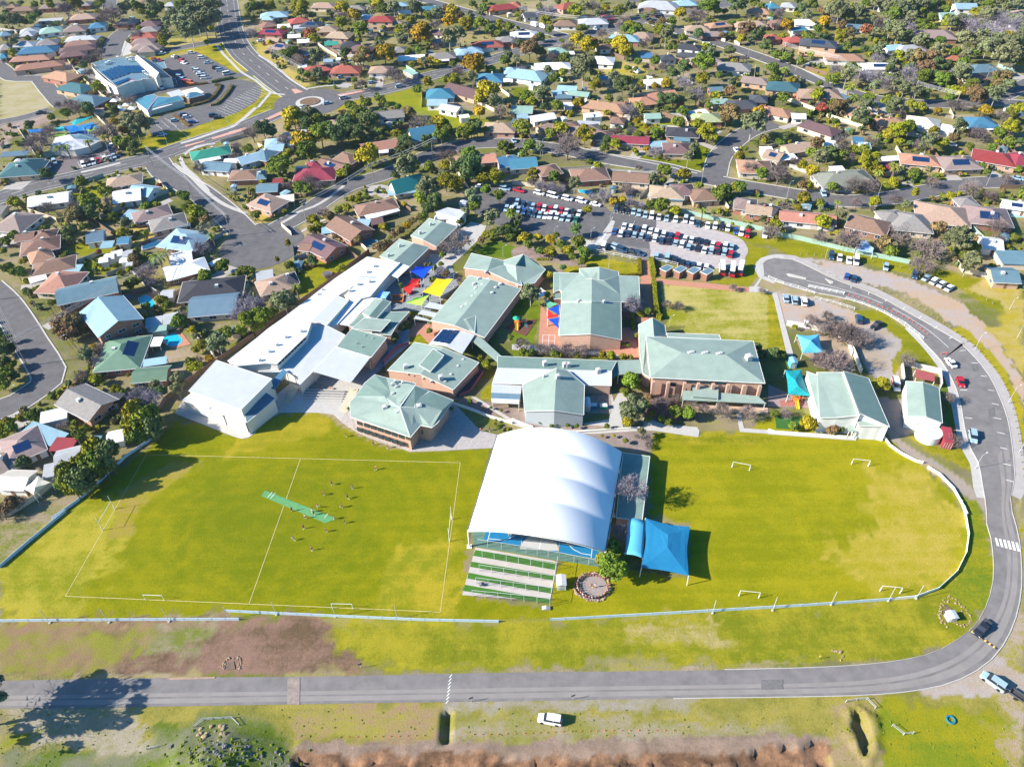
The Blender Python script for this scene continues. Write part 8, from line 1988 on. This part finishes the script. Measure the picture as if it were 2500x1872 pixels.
# rocks
ROCK = mat('sandstone', (.30, .21, .14), .95, .3, 1.5, objvar=.25)
def rock_mesh(seed):
 rs = random.Random(seed); bm = bmesh.new(); bmesh.ops.create_icosphere(bm, subdivisions=2, radius=1)
 for v in bm.verts: v.co *= 1 + rs.uniform(-.18, .18); v.co.z *= .7
 me_ = bpy.data.meshes.new('rock'); bm.to_mesh(me_); bm.free(); me_.materials.append(ROCK); return me_
RKS = [rock_mesh(i) for i in range(5)]; rr = random.Random(4)
def rock(p, s, group, desc='sandstone boulder'):
 o = link('boulder', RKS[rr.randrange(5)]); o.location = (p.x, p.y, s * .3 + gh(p.x, p.y)); o.scale = (s * rr.uniform(.8, 1.2), s * rr.uniform(.8, 1.2), s); o.rotation_euler = (0, 0, rr.random() * 6); reg(o, desc, 'boulder', group, Vector((p.x, p.y, 0)))
CC = P('D1', 1643, 485, 0); struct(sheet('D1', '1560,420 1640,395 1715,420 1740,490 1710,550 1640,580 1570,545 1545,480', .05, mat('circle_gravel', (.27, .23, .22), .95, .2, 2), 'gravel_circle', True))
for i in range(46):
 a = 2 * math.pi * i / 46; r0_ = 4.2 + rr.uniform(-.25, .25); rock(CC + Vector((math.cos(a) * r0_ * .98, math.sin(a) * r0_ * .86, 0)), rr.uniform(.22, .4), 'boulders of the yarning circle', 'sandstone boulder in the ring of the seated circle')
for i in range(9): rock(CC + Vector((rr.gauss(0, .5), rr.gauss(0, .35), 0)), rr.uniform(.2, .35), 'boulders at the middle of the circle', 'small boulder in the middle of the seated circle')
def ring(T, s, n, jit, sz, group, desc):
 L = catmull(pts(T, s), .3)
 for i in range(n): p = L[int(i / n * len(L))]; rock(p + Vector((rr.gauss(0, jit), rr.gauss(0, jit), 0)), rr.uniform(*sz), group, desc)
ring('D2', '1710,560 1670,620 1660,680 1690,730 1710,740', 26, .3, (.1, .26), 'rocks around the kiosk hollow', 'brown rock around the kiosk hollow'); ring('D2', '1710,560 1760,560 1810,620 1860,680 1850,730 1790,735 1750,715', 40, .35, (.1, .24), 'rocks around the kiosk hollow', 'brown rock around the kiosk hollow')
ring('D0', '1450,1020 1460,970 1500,945 1550,955 1560,1000 1545,1025', 44, .25, (.1, .24), 'rocks around the brown bank hollow', 'pale rock around the hollow in the brown bank'); ring('D2', '975,905 1010,900 1030,930 1020,955', 12, .2, (.12, .3), 'rocks near the yellow hydrant', 'small rock beside the dug hole near the road'); ring('D0', '1310,1440 1330,1480 1370,1440 1420,1420 1470,1480 1440,1510', 30, .5, (.2, .5), 'rocks on the grassy mound', 'pale rock on the grassy mound')
for T, s in (('D2', '1700,600 1750,640 1740,700 1700,720 1680,660'), ('D0', '1470,980 1520,970 1530,1020 1470,1025')): sheet(T, s, .035, mat('dug_earth', (.16, .11, .08), .95, .3, 1), 'bare_earth')
c = P('D2', 877, 955, 0); root = empty('hydrant_marker', c); mb = MB(); mb.tube((0, 0, 0), (0, 0, 1.1), .06); mb.build('post', DKG, root); mb = MB(); mb.box((0, 0, 1.2), (.3, .12, .35)); mb.build('marker', YPAINT, root); reg(root, '', 'marker', pos=c, label='yellow topped green marker post near the bottom road')
for T, x, y, l in (('D1', 855, 1232, 'black rubbish bag by the dashed road line, left one'), ('D1', 1515, 1217, 'black object on the gravel shoulder, right one'), ('D1', 137, 1013, 'black object on the brown bank')): 
 c = P(T, x, y, 0); root = empty('warning_sign', c); mb = MB(); mb.tube((0, 0, 0), (0, 0, 1.5), .04); mb.build('post', STEEL, root); mb = MB(); mb.box((0, 0, 1.7), (.9, .05, .6), .3); mb.build('sign_plate', DKF, root); reg(root, 'small dark sign on a post', 'sign', 'signs beside the bottom road', c)
OM = mat('orange_flag', (.7, .16, .08), .7)
L = catmull(pts('D1', '0,1462 300,1458 560,1450'), .4) ; L2 = catmull(pts('D1', '870,1445 1200,1438 1600,1422 2210,1418'), .4); me_ = None
for LL in (L, L2):
 for i in range(0, len(LL), 4):
  if me_ is None: mb = MB(); mb.cyl((0, 0, 0), .1, .35, 6, r2=.04); me_ = mb.mesh('marker_peg'); me_.materials.append(OM)
  o = link('marker_peg', me_); o.location = LL[i]; reg(o, 'orange marker peg', 'marker peg', 'orange pegs along the trench line', LL[i].copy())
# barrier panels round the ditch and mound
for T, s, l in (('D2', '1050,1235 1120,1222 1185,1218 1240,1275', 'leaning grey barrier panels above the ditch'), ('D2', '1350,1390 1425,1448 1485,1440', 'fallen grey barrier panels right of the ditch'), ('D0', '1265,1400 1325,1352 1510,1342 1560,1390', 'grey pipe barrier on top of the grassy mound'), ('D0', '960,1545 1035,1528', 'short pale barrier lying left of the mound'), ('D0', '1685,1490 1740,1550 1770,1650', 'grey pipe barrier right of the mound')): wall_run(T, s, 1.0, .05, STEEL, 'barrier', '', 'barrier', posts=1.5, label=l, rail=2)
# ------------------------------------------------------------------ people
SKIN = mat('skin', (.45, .25, .17), .7, .05, 2); SHIRT = {'r': mat('shirt_maroon', (.33, .03, .05), .8), 'w': mat('shirt_white', (.72, .72, .72), .8), 'k': mat('shirt_dark', (.03, .03, .05), .8), 'o': mat('shirt_coral', (.65, .16, .12), .8)}
SHORT = {'k': mat('shorts_navy', (.02, .02, .05), .8), 'w': mat('shorts_white', (.7, .7, .7), .8)}; HAIR = mat('hair_dark', (.05, .03, .02), .8)
def skin(name, verts, edges, rad, root_i, m, parent, sub=1):
 me_ = bpy.data.meshes.new(name); me_.from_pydata(verts, edges, []); o = bpy.data.objects.new(name, me_); COL.objects.link(o)
 md = o.modifiers.new('s', 'SKIN'); me_.skin_vertices[0]
 for i, r_ in enumerate(rad): v = me_.skin_vertices[0].data[i]; v.radius = r_ if isinstance(r_, tuple) else (r_, r_); v.use_root = (i == root_i)
 o.modifiers.new('ss', 'SUBSURF').levels = sub
 dg = bpy.context.evaluated_depsgraph_get(); me2 = bpy.data.meshes.new_from_object(o.evaluated_get(dg)); bpy.data.objects.remove(o)
 me2.materials.clear(); me2.materials.append(m); me2.polygons.foreach_set('use_smooth', [True] * len(me2.polygons)); return link(name, me2, parent)
def person_proto(pose):
 root = empty('person_proto_' + pose)
 hz = .88 if pose != 'sit' else .42
 if pose == 'run': LG = [((.0, -.1, hz), (.22, -.1, .55), (-.02, -.1, .12), (.12, -.1, .03)), ((.0, .1, hz), (-.12, .1, .48), (-.42, .1, .38), (-.46, .1, .26))]; AR = [((.1, -.2, 1.32), (-.12, -.27, 1.1), (.08, -.25, .95)), ((.1, .2, 1.32), (.22, .27, 1.08), (.42, .2, 1.2))]; ch = (.1, 0, 1.3); hd = (.18, 0, 1.6)
 elif pose == 'sit': LG = [((.0, -.1, hz), (.42, -.12, .47), (.46, -.12, .08), (.6, -.12, .04)), ((.0, .1, hz), (.42, .14, .47), (.48, .16, .08), (.62, .16, .04))]; AR = [((.05, -.2, .88), (.15, -.26, .65), (.38, -.14, .55)), ((.05, .2, .88), (.15, .26, .65), (.38, .14, .55))]; ch = (.05, 0, .88); hd = (.08, 0, 1.17)
 else: LG = [((.0, -.1, hz), (.03, -.12, .47), (.0, -.13, .09), (.15, -.14, .04)), ((.0, .1, hz), (.02, .12, .47), (-.02, .14, .09), (.12, .15, .04))]; AR = [((.0, -.2, 1.34), (-.02, -.27, 1.08), (.12, -.26, .87)), ((.0, .2, 1.34), (-.02, .27, 1.08), (.1, .27, .87))]; ch = (0, 0, 1.33); hd = (.03, 0, 1.62)
 V = [(0, 0, hz + .04), (ch[0] * .5, 0, (hz + ch[2]) / 2), ch, (ch[0] * 1.1, 0, ch[2] + .14), hd, (hd[0], 0, hd[2] + .08)]; E = [(0, 1), (1, 2), (2, 3), (3, 4), (4, 5)]; Rr = [.12, .115, .125, .05, .095, .08]
 for lg in LG:
  o = len(V); V += list(lg[0:]); E += [(0, o), (o, o + 1), (o + 1, o + 2), (o + 2, o + 3)]; Rr += [.085, .062, .042, .038]
 for ar in AR:
  o = len(V); V += list(ar); E += [(2, o), (o, o + 1), (o + 1, o + 2)]; Rr += [.055, .042, .034]
  hnd = Vector(ar[2]); dr = (hnd - Vector(ar[1])).normalized()
  for f in (-1, 0, 1): V.append(tuple(hnd + dr * .1 + Vector((0, .025 * f, 0)))); E.append((o + 2, len(V) - 1)); Rr.append(.013)
 skin('body', V, E, Rr, 0, SKIN, root)
 SV = [V[0], V[1], V[2], AR[0][0], AR[1][0], tuple((Vector(AR[0][0]) + Vector(AR[0][1])) / 2), tuple((Vector(AR[1][0]) + Vector(AR[1][1])) / 2)]
 skin('shirt', SV, [(0, 1), (1, 2), (2, 3), (2, 4), (3, 5), (4, 6)], [.145, .14, .15, .085, .085, .07, .07], 0, SHIRT['r'], root)
 m1 = [tuple(Vector(l[0]).lerp(Vector(l[1]), .75)) for l in LG]; skin('shorts', [V[0], LG[0][0], LG[1][0], m1[0], m1[1]], [(0, 1), (0, 2), (1, 3), (2, 4)], [.14, .1, .1, .085, .085], 0, SHORT['k'], root)
 mb = MB(); 
 for j in range(5):
  for i in range(10): a = 2 * math.pi * i / 10; ph = j / 4 * 1.5; mb.v.append((hd[0] - .02 + .105 * math.cos(ph) * math.cos(a), .105 * math.cos(ph) * math.sin(a), hd[2] + .05 + .12 * math.sin(ph)))
 mb.f = [(j * 10 + i, j * 10 + (i + 1) % 10, (j + 1) * 10 + (i + 1) % 10, (j + 1) * 10 + i) for j in range(4) for i in range(10)]; mb.m = [0] * len(mb.f); mb.build('hair', HAIR, root, True)
 mb = MB()
 for lg in LG: mb.box((lg[3][0] - .02, lg[3][1], max(.05, lg[3][2])), (.27, .1, .09))
 mb.build('shoes', SHIRT['w'], root)
 for ch_ in root.children:
  if ch_.name.split('.')[0] in ('shirt', 'shorts'): ch_.material_slots[0].link = 'OBJECT'
 return root
PP = {k: person_proto(k) for k in ('stand', 'run', 'sit')}
def person(T, x, y, pose, sh, so, rz, desc, group, pos=None, sc_=1.0, label=None, z=0.0):
 c = copy_tree(PP[pose]); c.name = 'person'; p = pos if pos is not None else P(T, x, y, 0); p.z = z; c.location = p; c.rotation_euler = (0, 0, rz); c.scale = (sc_,) * 3
 for ch in c.children:
  b = ch.name.split('.')[0]
  if b == 'shirt': ch.material_slots[0].material = SHIRT[sh]
  if b == 'shorts': ch.material_slots[0].material = SHORT[so]
 reg(c, desc, 'person', group, p.copy(), label)
SN = {'r': 'maroon', 'w': 'white', 'k': 'dark', 'o': 'coral'}
for k, (T, x, y, pose, sh) in enumerate((('C1', 775, 942, 'stand', 'k'), ('C1', 1015, 1014, 'stand', 'o'), ('C1', 1140, 1040, 'stand', 'k'), ('C1', 1230, 1028, 'stand', 'o'), ('C1', 1037, 1228, 'run', 'o'), ('C1', 657, 1358, 'run', 'r'), ('C1', 833, 1390, 'stand', 'o'), ('C1', 587, 1446, 'stand', 'r'), ('C1', 795, 1477, 'run', 'k'), ('C1', 536, 1555, 'run', 'r'), ('C1', 742, 1553, 'run', 'r'), ('C1', 312, 1585, 'stand', 'r'), ('C1', 488, 1592, 'stand', 'r'), ('C1', 502, 1617, 'stand', 'k'), ('C1', 430, 1648, 'stand', 'w'), ('C1', 677, 1653, 'stand', 'o'), ('D0', 1975, 107, 'stand', 'r'), ('D0', 2122, 128, 'stand', 'r'), ('D0', 1910, 184, 'run', 'w'), ('D0', 2030, 248, 'stand', 'r'), ('D1', 30, 72, 'stand', 'r'), ('B2', 683, 680, 'stand', 'k'), ('C1', 1942, 900, 'stand', 'r'), ('C1', 2015, 890, 'stand', 'k'), ('D1', 1660, 490, 'stand', 'w'), ('D1', 612, 1415, 'stand', 'o'))):
 if k == 25: continue
 person(T, x, y, pose, sh, 'w' if k % 3 == 0 else 'k', k * 1.9, '%s person in %s shirt' % ('running' if pose == 'run' else 'standing', SN[sh]), 'players on the soccer field' if 3 < k < 21 else 'people at the school')
for k in range(30):
 a = 2 * math.pi * (k + rr.uniform(-.2, .2)) / 30
 if .05 < a % 6.28 < .5: continue
 person(None, 0, 0, 'sit', 'rwrrwk'[k % 6], 'k', a + math.pi, 'person in %s shirt seated on the boulder ring' % SN['rwrrwk'[k % 6]], 'students seated in the boulder circle', CC + Vector((math.cos(a) * 3.65, math.sin(a) * 3.2, 0)), 1.0)
for k, (x, y) in enumerate(((1172, 985), (1190, 988), (1206, 985), (1220, 992))): person('C1', x, y, 'sit', 'wrwr'[k], 'k', -1.5, 'person in %s shirt seated under the star roofed block' % SN['wrwr'[k]], 'people seated under the star roofed block', z=.1)
for r_ in PP.values():
 for ch in list(r_.children): bpy.data.objects.remove(ch)
 bpy.data.objects.remove(r_)
# odd garden things
for T, x, y, l in (('B1', 620, 965, 'round black trampoline in the lawn yard beside the white block'), ('B2', 1035, 240, 'round trampoline in the yard of the brown house above the car park'), ('B0', 1120, 1165, 'round trampoline beside the blue pool')):
 c = P(T, x, y, 0); root = empty('trampoline', c); mb = MB(); mb.cyl((0, 0, .75), 1.6, .04, 20); mb.build('mat', DKF, root); mb = MB()
 for i in range(20): a = 2 * math.pi * i / 20; b = a + math.pi / 10; mb.tube((1.7 * math.cos(a), 1.7 * math.sin(a), .78), (1.7 * math.cos(b), 1.7 * math.sin(b), .78), .08)
 mb.build('rim', mat('tramp_rim', (.4, .1, .2), .7), root); mb = MB()
 for i in range(6): a = math.pi * i / 3; mb.tube((1.7 * math.cos(a), 1.7 * math.sin(a), 0), (1.7 * math.cos(a), 1.7 * math.sin(a), .78), .04)
 mb.build('legs', STEEL, root); reg(root, '', 'trampoline', pos=c, label=l)

# scrub on the mound, dry tussocks south of the road
rs = np.random.RandomState(3); sm = [MB(), MB(), MB()]
for _ in range(620):
 if _ < 260: x, y = rs.normal(500, 62), rs.normal(1635, 24)
 else: x, y = rs.uniform(0, 2212), rs.uniform(1530, 1656)
 if (_ >= 260 and (630 < x < 1800 and y > 1590)) or (380 < x < 460 and y < 1560): continue
 p = P('F', x, y, 0); 
 if p.y < 58 or p.y > 84: continue
 z0 = gh(p.x, p.y); R_ = rs.uniform(.18, .55) if _ < 260 else rs.uniform(.1, .26); V, F = bd_[rs.randint(3)]
 sm[rs.randint(3) if _ < 260 else 1].add([(p.x + a_ * R_, p.y + b_ * R_, z0 + c_ * R_ * .6 + R_ * .25) for a_, b_, c_ in V], F)
am = MB()
for i, m in enumerate(sm): am.add(m.v, m.f, i)
o = am.build('scrub', [leafmat('g'), leafmat('G'), mat('scrub_grey', (.25, .24, .22), .9, .3, 2)]); o['kind'] = 'stuff'
# back fences and small sheds of the yards
rf_ = random.Random(9); nf = ns = 0
for h_ in list(HOUSE_BOX):
 if h_[0] == 'poly': continue
 c_, a_, hl, hw = h_
 if hl < 5 or c_.y < 235: continue
 u_ = Vector((math.cos(a_), math.sin(a_), 0)); v_ = Vector((-u_.y, u_.x, 0))
 if rf_.random() < .75 and nf < 190:
  sgn = rf_.choice((-1, 1)); o_ = rf_.uniform(2.5, 6)
  if rf_.random() < .5: A_, B_ = c_ + v_ * sgn * (hw + o_) - u_ * (hl + 3), c_ + v_ * sgn * (hw + o_) + u_ * (hl + 3)
  else: A_, B_ = c_ + u_ * sgn * (hl + o_ * .5) - v_ * (hw + 4), c_ + u_ * sgn * (hl + o_ * .5) + v_ * (hw + 4)
  if all(dist_road(A_.lerp(B_, t)) > 2 and not hit_house(A_.lerp(B_, t).x, A_.lerp(B_, t).y, .2) for t in (0, .25, .5, .75, 1)):
   k_ = rf_.choice('tggccp'); (x0, y0, _z), (x1, y1, _z) = to_px(A_), to_px(B_)
   wall_run('N', '%f,%f %f,%f' % (x0, y0, x1, y1), 1.7, .08, FK[k_][0], 'fence', FK[k_][1] + ' fence', 'fence', group='fences of the suburb'); nf += 1
 if rf_.random() < .55 and ns < 110:
  p = c_ + v_ * rf_.choice((-1, 1)) * (hw + rf_.uniform(4, 8)) + u_ * rf_.uniform(-hl, hl); x0, y0, _z = to_px(p)
  if dist_road(p) > 4 and not hit_house(p.x, p.y, 1.8):
   m_ = rf_.choice((SW, WM[2], RM['gn'], RM['gb'], RM['lb'])); hut('N', x0, y0, rf_.uniform(2, 3.6), rf_.uniform(2, 3.5), 2.1, m_, m_, None, 'shed', a_); THINGS[-1][1] = 'tiny gabled tin garden shed'; THINGS[-1][0]['group'] = 'back yard sheds'; ns += 1
# ------------------------------------------------------------------ thin blue air
mb = MB(); mb.box((0, 4000 - 500, 76.75), (16000, 13000, 157.5)); hz = mb.build('haze', [])
hm = bpy.data.materials.new('haze_air'); hm.use_nodes = True; n = hm.node_tree.nodes; n.remove(n['Principled BSDF']); v = n.new('ShaderNodeVolumePrincipled')
v.inputs['Color'].default_value = (.62, .78, 1.0, 1); v.inputs['Density'].default_value = .00006; v.inputs['Anisotropy'].default_value = .2
hm.node_tree.links.new(v.outputs[0], n['Material Output'].inputs['Volume']); hz.data.materials.append(hm); hz['kind'] = 'stuff'
# ------------------------------------------------------------------ labels that single each thing out
LM = [(757, 250, 'the roundabout'), (300, 175, 'the supermarket'), (390, 250, 'the turquoise bistro'), (190, 345, 'the child care centre'), (60, 410, 'the slate roofed house at the left edge'), (640, 600, 'the sealed cul-de-sac bulb'), (500, 90, 'the stand of tall gum trees'), (100, 100, 'the top left housing'),
 (120, 190, 'the vacant lot'), (270, 110, 'the top left cul-de-sac'), (440, 400, 'the corner of the main road'), (565, 370, 'the bright green roofed house'), (765, 415, 'the dark red hipped house'), (990, 440, 'the teal gabled house'), (1080, 240, 'the blue and maroon houses'), (900, 330, 'the dense dark green trees'), (890, 170, 'the row of red roofed houses'), (1080, 140, 'the flat white roofed house'),
 (700, 50, 'the top of the main road'), (920, 50, 'the maroon roofed two storey house'), (1170, 110, 'the red house by the street corner'), (1200, 20, 'the top centre street'), (1060, 340, 'the blue steep gable'), (1390, 95, 'the street junction near the top'), (1480, 140, 'the big white roofed house'), (1660, 115, 'the two storey charcoal roofed house'), (1570, 20, 'the long pale commercial roofs'), (1800, 60, 'the tan houses at the top'), (1420, 175, 'the tall bronze gum tree'),
 (1300, 180, 'the large pale blue roofed house'), (1500, 255, 'the long orange roofed house'), (1600, 230, 'the salmon red roofed house'), (1840, 160, 'the wide grey roofed house'), (1730, 280, 'the lime green roofed house'), (1820, 250, 'the charcoal roofed house by the lane'), (1540, 335, 'the long dark red roofed house'), (1655, 355, 'the purple brown corner house'), (1330, 290, 'the brown tiled houses'), (1340, 350, 'the bend of the middle street'), (1450, 420, 'the brown houses above the car park'), (1800, 400, 'the side street junction'), (1680, 480, 'the houses by the green fence'),
 (1920, 200, 'the dark teal roofed house'), (2000, 110, 'the two storey house with skylights'), (2280, 85, 'the flat mauve roofed house'), (2370, 20, 'the pale blue shed at the top right'), (2450, 100, 'the top right woodland'), (2250, 180, 'the pole lined bushland'), (2400, 170, 'the blue green roofed house'), (2130, 160, 'the white solar roofed house'), (2010, 310, 'the long purple brown roofed house'), (2250, 295, 'the large cream roofed house'), (2390, 300, 'the blue hipped house on the right'), (2120, 310, 'the white domed shed'), (1940, 370, 'the tan gabled houses'), (2060, 430, 'the grey green roofed house'), (2250, 385, 'the salmon roofed house with solar panels'), (2400, 380, 'the red hipped house'), (2480, 440, 'the right end of the lower street'), (2150, 400, 'the palms on the right'),
 (1960, 535, 'the red house behind the green fence'), (2120, 545, 'the brown solar roofed house'), (2220, 540, 'the wide grey roofs behind the fence'), (2320, 520, 'the big brown roofed house'), (2420, 520, 'the mauve house with solar panels'), (2300, 610, 'the purple bare tree clump'), (2440, 640, 'the blue grey shed by the fence'), (1910, 655, 'the bus loop'), (2090, 720, 'the traffic cones'), (2300, 700, 'the dirt parking area'), (2030, 820, 'the turquoise pyramid shade'), (2100, 900, 'the preschool gravel yard'),
 (2050, 960, 'the white walled hall'), (2260, 980, 'the maintenance shed'), (2400, 1000, 'the access road'), (1930, 1000, 'the teal play shade'), (1720, 880, 'the gymnasium'), (1700, 1010, 'the front of the gymnasium'), (1440, 760, 'the library block'), (1360, 970, 'the tall cross gable'), (1545, 990, 'the tall gum tree by the gymnasium'), (1420, 1170, 'the barrel roof'), (1560, 1320, 'the large blue shade'), (1455, 1420, 'the boulder circle'), (1260, 1400, 'the cricket nets'),
 (1450, 500, 'the sealed car park'), (1700, 590, 'the gravel car park'), (1400, 620, 'the garden beside the car park'), (1150, 500, 'the white sided hall shed'), (1200, 720, 'the vented classroom block'), (1000, 680, 'the blue shade sail'), (1080, 850, 'the raised skylight roof'), (950, 1000, 'the star roofed block'), (760, 880, 'the long white roofed block'), (600, 960, 'the cream two storey hall'), (1570, 830, 'the dry school lawn'), (2000, 1200, 'the second oval'), (700, 1300, 'the soccer field'), (800, 1240, 'the cricket pitch'), (350, 1515, 'the lower boundary boards'), (150, 1250, 'the left boundary boards'), (250, 1130, 'the row of tall trees'), (400, 990, 'the tree lined fence corner'),
 (130, 500, 'the white gabled house on the left'), (350, 480, 'the white house by the wall'), (40, 560, 'the brown hipped house at the left'), (110, 590, 'the twin brown roofed houses'), (220, 500, 'the tall light green tree'), (280, 620, 'the cream garden sheds'), (390, 540, 'the brown and grey roofed houses'), (450, 590, 'the solar roofed blue house'), (450, 660, 'the white hipped house'), (530, 710, 'the large charcoal roofed house'), (130, 690, 'the orange hipped house'), (220, 710, 'the long steel blue gable'), (270, 790, 'the white and blue gable'), (310, 860, 'the green hipped house'), (360, 740, 'the bright blue pool'), (170, 790, 'the bronze street tree'), (220, 1000, 'the grey gabled house'), (60, 1080, 'the long mauve roof at the left edge'), (30, 870, 'the left street bend'), (340, 970, 'the lilac jacaranda'), (620, 800, 'the fence of the long white block'), (780, 640, 'the solar roofed brick house'), (860, 560, 'the brown gabled houses by the street'), (670, 480, 'the tan corner house'), (1000, 590, 'the hedge behind the school'), (2430, 1520, 'the bend of the road'), (1670, 1690, 'the bottom road'), (1100, 1750, 'the trench line'), (550, 1790, 'the grassy mound'), (2330, 1500, 'the kiosk hollow'), (2050, 1600, 'the yellow topped marker'), (560, 1610, 'the brown bank'), (2450, 1700, 'the lower right corner')]
ORD = ['first', 'second', 'third', 'fourth', 'fifth', 'sixth', 'seventh', 'eighth', 'ninth', 'tenth'] + ['%dth' % i for i in range(11, 200)]
for i in range(len(ORD)):
 n_ = i + 1
 if n_ > 10 and n_ % 100 not in (11, 12, 13): ORD[i] = '%d%s' % (n_, {1: 'st', 2: 'nd', 3: 'rd'}.get(n_ % 10, 'th'))
GPHR = {'car': 1}
items = []
bpy.context.view_layer.update()
for o, desc, cat, pos, label in THINGS:
 if label: o['label'] = label; continue
 p = pos if pos is not None else o.matrix_world.translation
 x, y, _ = to_px(p); items.append([o, desc, cat, x, y])
def rel(dx, dy):
 if abs(dx) < 28 and abs(dy) < 22: return 'beside'
 if abs(dx) > abs(dy) * 1.3: return 'right of' if dx > 0 else 'left of'
 return 'below' if dy > 0 else 'above'
buck = {}
DC = {}
for it in items: DC[it[1]] = DC.get(it[1], 0) + 1
for it in items:
 o, desc, cat, x, y = it
 if 'first left' in desc: pass
 own = {'bollard': 'along the verge', 'traffic cone': '', 'marker peg': ''}.get(cat)
 lx, ly, ln = min(LM, key=lambda l: (l[0] - x) ** 2 + ((l[1] - y) * 1.4) ** 2)
 if cat in ('bollard', 'traffic cone', 'marker peg', 'boulder') or 'seated' in desc: ph = desc
 elif DC[desc] == 1 and len(desc.split()) >= 5: ph = desc
 else: ph = '%s %s %s' % (desc, rel(x - lx, y - ly), ln)
 it.append(ph); buck.setdefault(ph, []).append(it)
for ph, L in buck.items():
 if len(L) == 1:
  L[0][0]['label'] = ph if len(ph.split()) >= 4 else ph + ' on its own'
  continue
 xs_ = [i[3] for i in L]; ys_ = [i[4] for i in L]
 horiz = (max(xs_) - min(xs_)) >= (max(ys_) - min(ys_)) * .8
 L.sort(key=lambda i: i[3] if horiz else i[4])
 for k, it in enumerate(L):
  n = len(L); side = 'left' if horiz else 'top'
  if k == 0: w_ = 'leftmost' if horiz else 'topmost'
  elif k == n - 1: w_ = 'rightmost' if horiz else 'lowest'
  elif k >= n / 2 and n > 5: w_ = ORD[n - 1 - k] + ' from ' + ('right' if horiz else 'bottom')
  else: w_ = ORD[k] + ' from ' + side
  it[0]['label'] = ph + ', ' + w_
for o, desc, cat, pos, label in THINGS:
 l = o['label'].split()
 if len(l) > 16: o['label'] = ' '.join(w for w in l if w not in ('single', 'storey', 'walled', 'the'))
 if 'group' in o.keys() and o['group'] is None: del o['group']
